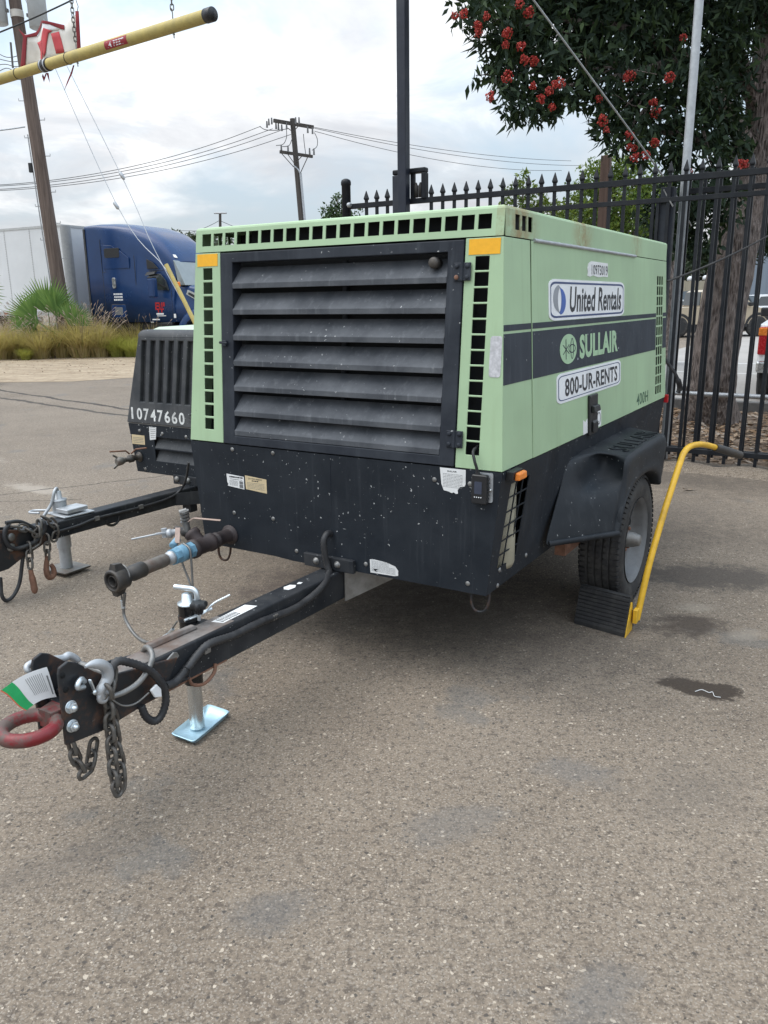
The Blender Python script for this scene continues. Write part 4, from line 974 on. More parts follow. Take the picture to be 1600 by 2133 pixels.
pth, rr = corrugate(spline(sl, 6), .0060, .0035, .22)
mb = MB(); mb.tube(pth, rr, 8); wc = mb.build("spring_sleeve", 'dull_steel', pp)
for a_, b_, r_ in (((-1.280, -0.708, 0.378), (-1.280, -0.708, 0.345), .0085), ((-1.008, -0.790, 0.296), (-0.925, -0.814, 0.348), .0075), ((-0.912, -0.818, 0.359), (-0.882, -0.827, 0.385), .006)):
    mb = MB(); mb.tube([a_, b_], r_, 10); mb.build("ferrule", 'zinc', wc)
mb = MB(); mb.tube(spline([(-1.282, -0.708, 0.367), (px_ - .01, cy_ - .02, pz - .045), (px_ + .03, cy_ - .016, pz - .02), (px_ + .040, cy_ - .014, pz + .005), (px_ + .02, cy_ - .012, pz + .034), (px_ - .01, cy_ - .011, pz + .038)], 5), .0035, 6); mb.tube([(-0.925, -0.814, 0.348), (-0.846, -0.838, 0.425)], .0035, 6); mb.build("cable_end", 'dull_steel', wc)

# ---- harness conduit on the beam
XB = -.648
con = [(-.711, -.086, .572), (-.711, -.112, .575), (-.712, -.132, .55), (-.711, -.128, .49), (-.706, -.120, .440), (-.690, -.135, .412), (-0.642, -0.257, 0.399), (-0.642, -0.414, 0.374), (-0.642, -0.556, 0.383), (-0.642, -0.650, 0.391), (-0.642, -0.775, 0.393), (-0.642, -0.890, 0.407), (-0.642, -0.947, 0.393), (-0.642, -1.003, 0.363), (-0.640, -1.059, 0.340), (-0.635, -1.106, 0.348)]
pth, rr = corrugate(spline(con, 8), .0135, .0055, .07)
mb = MB(); mb.tube(pth, rr, 10); hn = mb.build("harness_conduit", 'hose', C)
hoop = [(-0.630, -1.089, 0.350), (-0.620, -1.144, 0.351), (-0.620, -1.179, 0.379), (-0.622, -1.208, 0.425), (-0.630, -1.249, 0.426), (-0.630, -1.288, 0.458)]
hoop = [(-0.632, -1.311, 0.462), (-0.628, -1.284, 0.506), (-0.622, -1.242, 0.488), (-0.618, -1.196, 0.454), (-0.615, -1.155, 0.409), (-0.613, -1.130, 0.356), (-0.615, -1.127, 0.307), (-0.620, -1.147, 0.267), (-0.625, -1.172, 0.262), (-0.632, -1.194, 0.287), (-0.640, -1.201, 0.324)]
pth, rr = corrugate(spline(hoop, 8), .0120, .0050, .10)
mb = MB(); mb.tube(pth, rr, 10); mb.build("plug_cable", 'hose', hn)
gc = [(-0.625, -1.312, 0.410), (-0.618, -1.273, 0.409), (-0.616, -1.227, 0.415), (-0.620, -1.185, 0.433), (-0.650, -1.133, 0.449), (-0.680, -1.110, 0.461), (-0.720, -1.093, 0.456), (-0.750, -1.084, 0.427)]
mb = MB(); mb.tube(spline(gc, 6), .0085, 8); mb.build("breakaway_cable", 'dull_steel', hn)
mb = MB(); mb.tube(spline([(-0.622, -1.318, 0.404), (-0.620, -1.282, 0.368), (-0.620, -1.236, 0.354), (-0.622, -1.182, 0.364)], 5), .0028, 6); mb.build("thin_cable", 'dull_steel', hn)
mb = MB(); q = [(-0.618, -1.184, 0.374), (-0.618, -1.158, 0.384), (-0.618, -1.142, 0.361), (-0.618, -1.143, 0.335), (-0.618, -1.169, 0.344)]
mb.prism([(p[1], p[2]) for p in q], lambda u, v, w: (-.618 + w, u, v), 0, .008); mb.build("wire_seal", 'white', hn, .002, 1)
for q in ((-0.636, -0.914, 0.393), (-0.636, -0.558, 0.384)):
    mb = MB(); mb.obox(q, (.006, 0, 0), (0, .014, 0), (0, 0, .010)); mb.build("cable_clip", 'dull_steel', hn, .002, 1)
mb = MB(); mb.tube([(-0.630, -1.028, 0.385), (-0.625, -1.005, 0.365), (-0.625, -1.012, 0.335), (-0.630, -1.047, 0.346)], .002, 5); mb.build("cable_tie", 'hose', hn)
# steel strap lever
sp = [(-0.645, -1.128, 0.395), (-0.645, -1.092, 0.372), (-0.645, -1.019, 0.411), (-0.645, -1.026, 0.427), (-0.645, -1.042, 0.433)]
mb = MB(); mb.prism([(p[1], p[2]) for p in sp], lambda u, v, w: (-.6585 + w, u, v), 0, .006); mb.build("strap_lever", 'dull_steel', db, .002, 1)

# ---- chains and hooks
def link_mesh(L, Wd, r, n=8):
    P_ = []
    for k in range(n + 1): a = -PI / 2 + PI * k / n; P_.append((L / 2 - Wd / 2 + Wd / 2 * math.cos(a), Wd / 2 * math.sin(a), 0))
    for k in range(n + 1): a = PI / 2 + PI * k / n; P_.append((-(L / 2 - Wd / 2) + Wd / 2 * math.cos(a), Wd / 2 * math.sin(a), 0))
    mb = MB(); mb.tube(P_, r, 6, closed=True); return mb.mesh("chain_link")
def chain(path, parent, L, Wd, r, mat, me=None, jit=.12, twist=0.0, name="chain_link"):
    me = me or link_mesh(L, Wd, r); 
    if not me.materials: me.materials.append(M[mat])
    P_ = spline(path, 12); cum = [0]
    for a, b in zip(P_, P_[1:]): cum.append(cum[-1] + (b - a).length)
    step = L - 2 * r * 1.25; k = 0; s_ = 0.0
    while s_ <= cum[-1]:
        i = max(0, min(len(P_) - 2, next((j - 1 for j, c_ in enumerate(cum) if c_ >= s_), len(P_) - 2)))
        t = (s_ - cum[i]) / max(1e-9, cum[i + 1] - cum[i]); p = P_[i].lerp(P_[i + 1], t); d = (P_[min(i + 2, len(P_) - 1)] - P_[max(i - 1, 0)]).normalized()
        u = Vector((1, 0, 0)) - d * d.x
        if u.length < .1: u = d.orthogonal()
        u.normalize(); w = d.cross(u); a = twist + (PI / 2 if k % 2 else 0) + random.uniform(-jit, jit)
        y_ = u * math.cos(a) + w * math.sin(a); z_ = d.cross(y_)
        o = place(name, me, parent); o.matrix_local = Matrix(((d.x, y_.x, z_.x, p.x), (d.y, y_.y, z_.y, p.y), (d.z, y_.z, z_.z, p.z), (0, 0, 0, 1)))
        s_ += step; k += 1
    return me
hk = [(-0.622, -1.349, 0.423), (-0.622, -1.354, 0.445), (-0.622, -1.339, 0.458), (-0.622, -1.323, 0.475), (-0.622, -1.323, 0.502), (-0.622, -1.342, 0.524), (-0.622, -1.370, 0.536), (-0.622, -1.393, 0.538)]
mb = MB(); n_ = len(spline(hk, 5)); mb.tube(spline(hk, 5), [.0105 + .0065 * math.sin(PI * min(1, k / (n_ - 1) * 1.05)) - (.006 * max(0, (k / (n_ - 1) - .8) / .2)) for k in range(n_)], 12)
e_ = (-0.622, -1.348, 0.428)
mb.tube([(e_[0] + .004, e_[1] + .014 * math.cos(a), e_[2] + .014 * math.sin(a)) for a in np.linspace(0, 2 * PI, 16, endpoint=False)], .0075, 8, closed=True); sh = mb.build("safety_hook", 'galv', db)
mb = MB(); mb.bar((-0.612, -1.378, 0.456), (-0.612, -1.390, 0.500), .010, .004); mb.lathe((-0.610, -1.380, 0.458), (1, 0, 0), [(0, .007), (.004, .007), (.005, 0)], 10); mb.build("hook_latch", 'zinc', sh)
main_link = chain([(-0.612, -1.336, 0.440), (-0.628, -1.324, 0.385), (-0.632, -1.327, 0.331), (-0.632, -1.328, 0.271), (-0.632, -1.331, 0.205), (-0.630, -1.333, 0.144), (-0.628, -1.325, 0.104)], sh, .052, .030, .0062, 'chain')
chain([(-0.645, -1.309, 0.369), (-0.648, -1.298, 0.301), (-0.648, -1.299, 0.245), (-0.646, -1.295, 0.181), (-0.640, -1.300, 0.133), (-0.635, -1.312, 0.099)], sh, .052, .030, .0062, 'chain', main_link)
chain([(-0.630, -1.316, 0.436), (-0.632, -1.299, 0.472), (-0.640, -1.299, 0.500)], sh, .052, .030, .0062, 'chain', main_link)
hk2 = [(-0.780, -1.384, 0.504), (-0.785, -1.420, 0.499), (-0.790, -1.452, 0.509), (-0.800, -1.448, 0.521), (-0.800, -1.419, 0.521), (-0.790, -1.393, 0.518), (-0.785, -1.346, 0.505), (-0.785, -1.324, 0.506), (-0.785, -1.300, 0.481), (-0.785, -1.298, 0.454)]
mb = MB(); n_ = len(spline(hk2, 5)); mb.tube(spline(hk2, 5), [.004 + .008 * min(1, k / (n_ - 1) * 2.2) for k in range(n_)], 10); sh2 = mb.build("safety_hook", 'galv', db)
chain([(-0.785, -1.298, 0.454), (-0.785, -1.294, 0.406), (-0.785, -1.282, 0.323), (-0.785, -1.277, 0.252)], sh2, .052, .030, .0062, 'chain', main_link)
chain([(-0.700, -1.410, 0.276), (-0.700, -1.405, 0.245), (-0.700, -1.393, 0.207), (-0.700, -1.378, 0.176), (-0.700, -1.356, 0.197), (-0.700, -1.342, 0.237), (-0.700, -1.332, 0.268)], sh2, .052, .030, .0062, 'chain', main_link)
mb = MB(); mb.tube(spline([(-0.640, -1.392, 0.472), (-0.628, -1.418, 0.484), (-0.628, -1.417, 0.496), (-0.635, -1.400, 0.501), (-0.645, -1.384, 0.484)], 4), .008, 8); mb.build("shackle", 'zinc', sh)

# ---- wheel, fender, axle
wy, wz, R_ = 1.240, .328, .331
def wheel(x_out, sgn):
    tx = lambda t: x_out - sgn * t
    prof = []
    wd = .205
    pts = [(.012, .215), (.006, .235), (.0, .27), (.002, .290), (.010, .310), (.022, .324), (.032, R_ - .002)]
    tread = []
    gx = [.052, .086, .120, .154]
    tread.append((.038, R_))
    for g_ in gx: tread += [(g_ - .004, R_), (g_ - .003, R_ - .008), (g_ + .003, R_ - .008), (g_ + .004, R_)]
    tread.append((wd - .038, R_))
    prof = pts + tread + [(wd - a, b) for a, b in pts[::-1]]
    mb = MB(); mb.lathe((tx(0), wy, wz), (-sgn, 0, 0), prof, 64, smooth=True, caps=False)
    w_ = mb.build("wheel", 'tyre', C)
    mb = MB()
    for k in range(72):
        a = 2 * PI * k / 72; e_r = Vector((0, math.cos(a), math.sin(a))); e_t = Vector((0, -math.sin(a), math.cos(a)))
        for xq in (.024, wd - .024): mb.obox(Vector((tx(xq), wy, wz)) + e_r * (R_ - .007), (.017, 0, 0), e_t * .0095, e_r * .0085 + Vector((-sgn * (.006 if xq < .1 else -.006), 0, 0)))
        for xq in (.069, .103, .137): mb.obox(Vector((tx(xq), wy, wz)) + e_r * (R_ - .003), (.0115, 0, 0), e_t * .0112, e_r * .0050)
    kind(mb.build("tread_blocks", 'tyre', w_), 'stuff')
    mb = MB()
    mb.lathe((tx(0), wy, wz), (-sgn, 0, 0), [(.006, .216), (.010, .214), (.016, .204), (.030, .196), (.055, .188), (.075, .176), (.082, .160), (.078, .120), (.072, .085), (.066, .075), (.066, .02)], 40, caps=False)
    mb.lathe((tx(0), wy, wz), (-sgn, 0, 0), [(.082, .18), (.20, .19)], 32, caps=False)
    rim = mb.build("rim", 'rim', w_)
    for k in range(8):
        a = 2 * PI * (k + .5) / 8; c_ = Vector((tx(.0785), wy + .142 * math.cos(a), wz + .142 * math.sin(a)))
        mb = MB(); mb.lathe(c_, (sgn, 0, 0), [(0, .017), (.0025, .017), (.0026, 0)], 12); mb.build("rim_hole", 'dark', rim)
    for k in range(6):
        a = 2 * PI * k / 6; c_ = Vector((tx(.066), wy + .055 * math.cos(a), wz + .055 * math.sin(a)))
        mb = MB(); mb.lathe(c_, (sgn, 0, 0), [(0, .011), (.016, .011), (.020, .006), (.021, 0)], 6, smooth=False); mb.build("lug_nut", 'rusty', rim)
    mb = MB(); mb.lathe((tx(.068), wy, wz), (sgn, 0, 0), [(0, .046), (.012, .042), (.055, .036), (.060, .032), (.074, .030), (.080, .024), (.081, 0)], 20); mb.build("hub", 'dull_steel', w_)
wheel(.232, 1); wheel(-W - .232, -1)
mb = MB(); mb.tube([(.03, wy, wz - .01), (-W - .03, wy, wz - .01)], .04, 12); mb.build("axle", 'worn_black', C)
mb = MB(); mb.box(.0, .06, .82, .90, .40, .46); mb.box(-.02, .03, .72, 1.8, .36, .42); mb.build("spring_hanger", 'rusty', C)

def fender(m):
    """moulded mudguard; m maps the door-side shape to either side"""
    # outline in (y, z): outer face and inner (body) face, from front bottom over the top to the rear
    out_ = [(.778, .484), (.790, .515), (.828, .58), (.858, .650), (.868, .685), (.872, .715), (.874, .765), (.882, .798), (.955, .810), (1.10, .812), (1.25, .812), (1.40, .812), (1.55, .812), (1.645, .808), (1.683, .79), (1.672, .74), (1.645, .66), (1.59, .57)]
    inn = [(.450, .478), (.462, .515), (.511, .58), (.566, .650), (.595, .685), (.617, .715), (.648, .772), (.690, .820), (.77, .829), (1.03, .828), (1.22, .828), (1.41, .828), (1.60, .828), (1.74, .822), (1.85, .79), (1.92, .70), (1.97, .58), (2.0, .50)]
    arch = []
    for k in range(18):
        a = PI - PI * k / 17
        arch.append((1.172 + .375 * math.cos(a), .50 + .180 * max(0, math.sin(a)) ** .8))
    arch[0] = (.800, .484); arch[-1] = (1.556, .560)
    xo, xi = .256, xs(.7) + .004
    F = lambda x, p: m(x, p[0], p[1])
    n_ = len(out_)
    mid = lambda i, t: (out_[i][0] * (1 - t) + inn[i][0] * t, out_[i][1] * (1 - t) + inn[i][1] * t)
    secs = []
    # arch inner lip, outer lip, outer face, rounded shoulder, top/front skin, body side
    rows = [[F(.07, p) for p in arch], [F(xo - .012, p) for p in arch], [F(xo, (p[0], p[1])) for p in arch],
            [F(xo + .002, (p[0] * .8 + q[0] * .2, p[1] * .8 + q[1] * .2)) for p, q in zip(arch, out_)],
            [F(xo - .006, (p[0] * .72 + q[0] * .28, p[1] * .72 + q[1] * .28)) for p, q in zip(arch, out_)],
            [F(xo - .006, (p[0] * .18 + q[0] * .82, p[1] * .18 + q[1] * .82)) for p, q in zip(arch, out_)],
            [F(xo - .012, (p[0] * .06 + q[0] * .94, p[1] * .06 + q[1] * .94)) for p, q in zip(arch, out_)], [F(xo - .026, mid(i, .03)) for i in range(n_)]]
    for t, dp in ((.10, .02), (.20, .07), (.34, .13), (.48, .18), (.60, .21), (.70, .20), (.78, .05), (.90, 0)):
        row = []
        for i in range(n_):
            p = mid(i, t); push = dp * {4: .25, 5: .95, 6: 1.0, 7: .85}.get(i, 0)      # scoop in the front
            row.append(F(xo + (xi - xo) * t, (p[0] + push, p[1])))
        rows.append(row)
    rows.append([F(xi, p) for p in inn])
    mb = MB(); mb.loft(rows, closed=False, caps=False)
    # closing lips at the front foot and rear foot
    for idx in (0, n_ - 1):
        mb.add([r[idx] for r in rows[1:]] , [tuple(range(len(rows) - 1))])
    fd = mb.build("fender", 'fender', C)
    sub = fd.modifiers.new("thick", 'SOLIDIFY'); sub.thickness = .006; sub.offset = -1
    s2 = fd.modifiers.new("smooth", 'SUBSURF'); s2.levels = 1; s2.render_levels = 1
    mb = MB()
    lip = [F(xo - .235 * t - .004, (out_[0][0] + (inn[0][0] - out_[0][0]) * t - .006, .488)) for t in np.linspace(0, .92, 8)]
    mb.tube(lip, .014, 8); mb.build("fender_lip", 'fender', fd)
    return fd
fd = fender(lambda x, y, z: (x, y, z))
fender(lambda x, y, z: (-W - x, y, z))
lettering("lettering", "SULLAIR", lambda u, v, w: (.225 - v, u, .8175 + .05 * v + w), 1.00, 1.60, 0.012, .105, .0030, 'fender', fd, 0.0, 0.0, 1.1, .006)

# ------------------------------------------------------------------ inspection tag on the hitch
c00, c10, c01, c11 = [Vector(p) for p in ((-0.728, -1.437, 0.531), (-0.715, -1.428, 0.438), (-0.770, -1.556, 0.500), (-0.742, -1.508, 0.426))]
def tp_(u, v, w=0.0):
    p = (c00 * (1 - u) + c10 * u) * (1 - v) + (c01 * (1 - u) + c11 * u) * v
    p = p + Vector((0, 0, .010 * math.sin(PI * v) + .004 * math.sin(2 * PI * u)))
    nrm = (c10 - c00).cross(c01 - c00).normalized()
    if nrm.z < 0: nrm = -nrm
    q_ = p + nrm * w
    return q_
TAG = thing("inspection_tag", "creased white paper tag with green band lying on the red tow ring", "tag", yard(-.73, -1.48, .42), YAW)
off_ = Vector((-.73, -1.48, .42))
tq = lambda u, v, w: tuple(tp_(u, v, w) - off_)
def tag_part(name, mat, v0, v1, w):
    mb = MB(); nu, nv = 8, 8
    V = [tq(i / nu, v0 + (v1 - v0) * j / nv, w) for j in range(nv + 1) for i in range(nu + 1)]
    mb.add(V, [(j * (nu + 1) + i, j * (nu + 1) + i + 1, (j + 1) * (nu + 1) + i + 1, (j + 1) * (nu + 1) + i) for j in range(nv) for i in range(nu)], True)
    return mb.build(name, mat, TAG)
paper = tag_part("paper", 'paper', 0.0, .78, .0)
tag_part("green_band", 'tag_green', .74, .97, .0012); tag_part("orange_edge", 'tag_red', .965, 1.0, .0006)
mb = MB()
for k in range(9):
    v = .16 + .045 * k
    mb.add([tq(.18, v, .001), tq(.72, v, .001), tq(.72, v + .010, .001), tq(.18, v + .010, .001)], [(0, 1, 2, 3)])
mb.add([tq(.30, .05, .001), tq(.85, .05, .001), tq(.85, .085, .001), tq(.30, .085, .001)], [(0, 1, 2, 3)])
mb.build("lettering", 'grey_ink', paper)

# ------------------------------------------------------------------ wheel chock
CH = thing("wheel_chock", "ribbed black rubber wheel chock with tall bent yellow steel handle beside the tyre", "wheel chock", yard(.19, .83, 0), YAW)
Cc = Vector((.19, .83, 0))
def cl(p): return tuple(Vector(p) - Cc)
mb = MB()
rot = .21
def ck_(x, y, z): return (x, y - rot * x * .9, z)
prof = [(-.040, 0.0), (-.040, .018)]
nr = 9
for k in range(nr):
    t0, t1 = k / nr, (k + .72) / nr
    for t, d in ((t0, 0), (t1, 0), (t1 + .02, .006), ((k + .98) / nr, .006)):
        prof.append((-.040 + .062 * t + d, .018 + .150 * t))
prof += [(.026, .172), (.060, .172), (.078, .150), (.085, .10), (.105, .05), (.120, .0)]
mb.prism(prof, lambda u, v, w: ck_(w, u, v), -.130, .122); ckb = mb.build("rubber_block", 'rubber', CH, .003, 1)
mb = MB(); mb.prism([(-.045, .0), (.07, .0), (.07, .03), (.045, .145), (.028, .150), (.012, .120)], lambda u, v, w: ck_(w, u, v), .1222, .1285); br = mb.build("bracket_plate", 'yellow', CH, .002, 1)
hp = [cl(p) for p in ((0.335, 0.881, 0.052), (0.355, 0.958, 0.296), (0.375, 1.094, 0.518), (0.392, 1.249, 0.700))]
hp2 = [cl(p) for p in ((0.394, 1.286, 0.732), (0.398, 1.332, 0.770), (0.410, 1.398, 0.792), (0.440, 1.464, 0.796), (0.470, 1.532, 0.784), (0.500, 1.623, 0.759))]
path = spline(hp + hp2, 6)
mb = MB(); mb.tube(path, .0150, 14); hd = mb.build("handle", 'yellow', CH)
gpath = [cl(p) for p in ((0.496, 1.609, 0.763), (0.545, 1.715, 0.730), (0.590, 1.824, 0.695))]
mb = MB(); mb.tube(spline(gpath, 5), .021, 14); mb.build("grip", 'iron', hd)
mb = MB(); mb.obox(cl((0.335, 0.858, 0.080)), (.010, 0, 0), (0, .020, 0), (0, 0, .034)); mb.build("socket", 'yellow', br, .003, 1)
rc = cl((0.345, 0.894, 0.056))
mb = MB(); mb.tube([(rc[0] + .002, rc[1] + .012 * math.cos(a), rc[2] + .016 * math.sin(a)) for a in np.linspace(0, 2 * PI, 16, endpoint=False)], .0022, 6, closed=True); mb.build("pin_ring", 'dull_steel', br)

# ------------------------------------------------------------------ the second compressor behind on the left
C2 = thing("air_compressor", "smaller dark grey towable air compressor with upright front slots and white stencilled number", "air compressor", ORG, YAW)
FY = 1.05
zl, zu = .725, 1.325
exl = lambda z: -3.205 + .170 * (z - zl) / (zu - zl) if z >= zl else -3.205 + .05 * (zl - z) / .34
exr = lambda z: -2.00 - .10 * (z - zl) / (zu - zl) if z >= zl else -2.00
ffy = lambda z: FY + .02 * (z - zl) / .6
mb = MB(); us = [-9.0]
for k in range(11): us += [-3.010 + .083 * k, -3.010 + .083 * k + .046]
us += [9.0]
nt = 5
shift = lambda u, z: u + (-.055 * (1.28 - z) / .42)
mb.plate(us, [zl, .872, 1.275, 1.300], {(1 + 2 * k, 1) for k in range(11)}, lambda u, v, w: ((exl(v) if u < -5 else exr(v) if u > 5 else shift(u, v)), ffy(v) + w, v), 0.0, .035)
sh2_ = mb.build("front_shell", 'grey_shell', C2, .006, 2)
mb = MB(); secs = []
for a in np.linspace(0, PI / 2, 6):
    z = 1.300 + .045 * math.sin(a); y = ffy(1.3) + .045 * (1 - math.cos(a)); i = .035 * (1 - math.cos(a))
    secs.append([(exl(1.3) + i, y, z), (exr(1.3) - i, y, z), (exr(1.3) - i, 2.95, z), (exl(1.3) + i, 2.95, z)])
mb.loft(secs); mb.build("rounded_top", 'grey_shell', C2)
mb = MB(); mb.hexa([(exl(1.3) + .05, FY + .09, 1.343), (exr(1.3) - .05, FY + .09, 1.343), (exr(1.3) - .05, 2.93, 1.343), (exl(1.3) + .05, 2.93, 1.343), (exl(1.3) + .07, FY + .14, 1.360), (exr(1.3) - .07, FY + .14, 1.360), (exr(1.3) - .07, 2.90, 1.385), (exl(1.3) + .07, 2.90, 1.385)]); mb.build("hood", 'pale_green', C2, .012, 3)
mb = MB(); mb.hexa([(exl(zl), FY + .03, zl), (exr(zl), FY + .03, zl), (exr(zl), 2.95, zl), (exl(zl), 2.95, zl), (exl(1.3), FY + .05, 1.30), (exr(1.3), FY + .05, 1.30), (exr(1.3), 2.95, 1.30), (exl(1.3), 2.95, 1.30)]); mb.build("side_shell", 'grey_shell', C2)
mb = MB(); mb.hexa([(exl(zl) + .03, FY + .035, zl + .03), (exr(zl) - .03, FY + .035, zl + .03), (exr(zl) - .03, FY + .037, zl + .03), (exl(zl) + .03, FY + .037, zl + .03), (exl(1.29) + .03, FY + .054, 1.29), (exr(1.29) - .03, FY + .054, 1.29), (exr(1.29) - .03, FY + .056, 1.29), (exl(1.29) + .03, FY + .056, 1.29)]); mb.build("slot_backing", 'dark', C2)
FS = lambda u, v, w: (u, ffy(v) - w, v)
for k, ch_ in enumerate("10747660"):
    p0 = -3.165 + k * .0655
    lettering("lettering", ch_, FS, p0 + (.012 if ch_ == "1" else 0), p0 + (.030 if ch_ == "1" else .051), .752 - .0015 * k, .832 - .0015 * k, .0012, 'stencil', sh2_, .022)
# raised maker's letters beside the stencil
lettering("lettering", "SULLAIR", FS, -2.625, -2.12, .770, .822, .006, 'grey_shell', sh2_, .02, 0, 1.0, .006)
# lower panel with its letterbox louvre
mb = MB()
LPs = [-9.0, -2.965, -2.595, 9.0]
mb.plate(LPs, [.385, .475, .555, .565, .640, .718], {(1, 1), (1, 3)}, lambda u, v, w: ((exl(v) if u < -5 else exr(v) if u > 5 else u), FY + .01 + w, v), 0.0, .006)
lp_ = mb.build("lower_panel", 'skirt', C2, .001, 1)
for z0, z1 in ((.475, .555), (.565, .640)):
    mb = MB(); mb.hexa([(-2.965, FY + .012, z0), (-2.595, FY + .012, z0), (-2.595, FY + .016, z0), (-2.965, FY + .016, z0), (-2.965, FY + .060, z1), (-2.595, FY + .060, z1), (-2.595, FY + .064, z1), (-2.965, FY + .064, z1)]); mb.build("louvre", 'grey_shell', lp_)
mb = MB(); mb.hexa([(exl(.39) + .01, FY + .07, .39), (exr(.39) - .01, FY + .07, .39), (exr(.39) - .01, 2.9, .39), (exl(.39) + .01, 2.9, .39), (exl(.72) + .01, FY + .07, .72), (exr(.72) - .01, FY + .07, .72), (exr(.72) - .01, 2.9, .72), (exl(.72) + .01, 2.9, .72)]); mb.build("underbody", 'skirt', C2)
mb = MB(); mb.box(exl(zl) + .004, exr(zl) - .004, FY + .012, FY + .02, .7175, .7255); mb.build("joint_strip", 'dull_steel', C2)
LP = lambda u, v, w=0.0: (u, FY + .01 - w, v)
mb = MB(); q = [(-3.179, 1.060, 0.642), (-3.054, 1.060, 0.641), (-3.056, 1.060, 0.578), (-3.180, 1.060, 0.576)]; mb.prism([(p[0], p[2]) for p in q], LP, .0004, .0014); lb = mb.build("serial_plate", 'tan_label', lp_)
print_lines(lb, [(q[0][0] + .012, q[1][0] - .012, q[3][2] + .012 + .011 * k, .003) for k in range(4)], LP, .002)
mb = MB(); q = [(-3.002, 1.060, 0.707), (-2.933, 1.060, 0.707), (-2.946, 1.060, 0.624), (-3.003, 1.060, 0.615)]; mb.prism([(p[0], p[2]) for p in q], LP, .0004, .0014); lb = mb.build("warning_label", 'paper', lp_)
print_lines(lb, [(q[0][0] + .010, q[1][0] - .010, q[3][2] + .018 + .014 * k, .003) for k in range(6)], LP, .002)
for p in ((-3.099, 1.060, 0.672), (-2.881, 1.060, 0.668), (-2.663, 1.060, 0.662), (-3.074, 1.060, 0.409)):
    mb = MB(); mb.lathe((p[0], p[1], p[2]), (0, -1, 0), [(0, .012), (.003, .011), (.006, 0)], 12); mb.build("rivet", 'dull_steel', lp_)
# outlet valve
vp = Vector((-3.120, 1.060, 0.490))
mb = MB(); mb.lathe(vp, (-.15, -1, -.05), [(0, .035), (.006, .035), (.008, .02), (.05, .02), (.055, .026), (.085, .026), (.09, .016), (.12, .016)], 14); ov = mb.build("outlet_valve", 'iron', C2)
mb = MB(); mb.lathe(vp + Vector((-.02, -.12, -.006)), (-.15, -1, -.05), [(0, .02), (.02, .028), (.05, .030), (.06, .02)], 12)
mb.bar(vp + Vector((-.03, -.17, .02)), vp + Vector((-.035, -.20, .04)), .012); mb.bar(vp + Vector((-.03, -.17, -.03)), vp + Vector((-.035, -.20, -.05)), .012); mb.build("claw_coupling", 'grey_pipe', ov)
mb = MB(); mb.tube([vp + Vector((-.02, -.07, .03)), vp + Vector((-.02, -.10, .055)), vp + Vector((-.06, -.20, .062))], .006, 6); mb.tube([vp + Vector((-.015, -.06, .03)), vp + Vector((.015, -.04, .06)), vp + Vector((.11, -.03, .075))], .006, 6); mb.build("valve_lever", 'rusty', ov)
# drawbar, bracket, cable
mb = MB(); mb.hexa([(-2.70, -.22, .262), (-2.60, -.22, .262), (-2.60, 1.10, .245), (-2.70, 1.10, .245), (-2.70, -.22, .355), (-2.60, -.22, .355), (-2.60, 1.10, .338), (-2.70, 1.10, .338)]); db2 = mb.build("drawbar", 'beam', C2, .008, 2)
mb = MB(); mb.box(-2.80, -2.35, FY - .005, FY + .008, .335, .40); br2 = mb.build("drawbar_bracket", 'beam', C2, .006, 2)
for x in (-2.76, -2.66, -2.54):
    mb = MB(); mb.lathe((x, FY - .005, .372), (0, -1, 0), [(0, .02), (.004, .02), (.012, .016), (.016, 0)], 12); mb.build("bolt", 'dull_steel', br2)
mb = MB(); mb.hexa([(-2.60, .86, .25), (-2.595, .86, .25), (-2.40, 1.06, .25), (-2.405, 1.06, .25), (-2.60, .86, .33), (-2.595, .86, .33), (-2.40, 1.06, .34), (-2.405, 1.06, .34)]); mb.box(-2.62, -2.55, .94, 1.0, .19, .25); mb.box(-2.52, -2.46, 1.0, 1.06, .18, .25); mb.build("gusset", 'beam', br2)
mb = MB(); mb.tube(spline([(-2.450, 0.856, 0.547), (-2.520, 0.888, 0.423), (-2.592, 0.901, 0.342), (-2.592, 0.797, 0.312), (-2.592, 0.571, 0.306), (-2.592, 0.248, 0.315), (-2.592, 0.107, 0.303), (-2.592, -0.054, 0.302)], 6), .008, 8); mb.build("harness_cable", 'hose', db2)
mb = MB(); mb.tube(spline([(-2.600, 0.311, 0.286), (-2.600, 0.315, 0.259), (-2.600, 0.355, 0.243), (-2.600, 0.394, 0.257), (-2.600, 0.404, 0.286)], 4), .008, 6); mb.build("harness_loop", 'black_plastic', db2)
for p in ((-2.590, 0.238, 0.314), (-2.590, 0.567, 0.309)):
    mb = MB(); mb.obox(p, (.006, 0, 0), (0, .016, 0), (0, 0, .012)); mb.build("cable_clip", 'dull_steel', db2)
# hitch plates with bolts and the wound chain
for x in (-2.598, -2.712):
    mb = MB(); mb.prism([(-.45, .325), (-.435, .385), (-.40, .405), (-.36, .395), (-.15, .345), (-.10, .32), (-.10, .262), (-.25, .218), (-.34, .180), (-.40, .178), (-.425, .21)], lambda u, v, w, x=x: (x + w, u, v), 0, .010); pl2 = mb.build("hitch_plate", 'worn_black', db2, .003, 1)
    if x > -2.65:
        for p in ((-2.588, -0.307, 0.344), (-2.588, -0.315, 0.291)):
            mb = MB(); mb.lathe((-2.588, p[1], p[2]), (1, 0, 0), [(0, .022), (.006, .022), (.012, .016), (.013, 0)], 14); mb.build("bolt", 'dull_steel', pl2)
mb = MB(); mb.box(-2.70, -2.60, -.46, -.35, .20, .36); mb.lathe((-2.65, -.46, .28), (0, -1, 0), [(0, .05), (.04, .05), (.05, .03)], 14); mb.build("hitch_block", 'iron', db2, .01, 2)
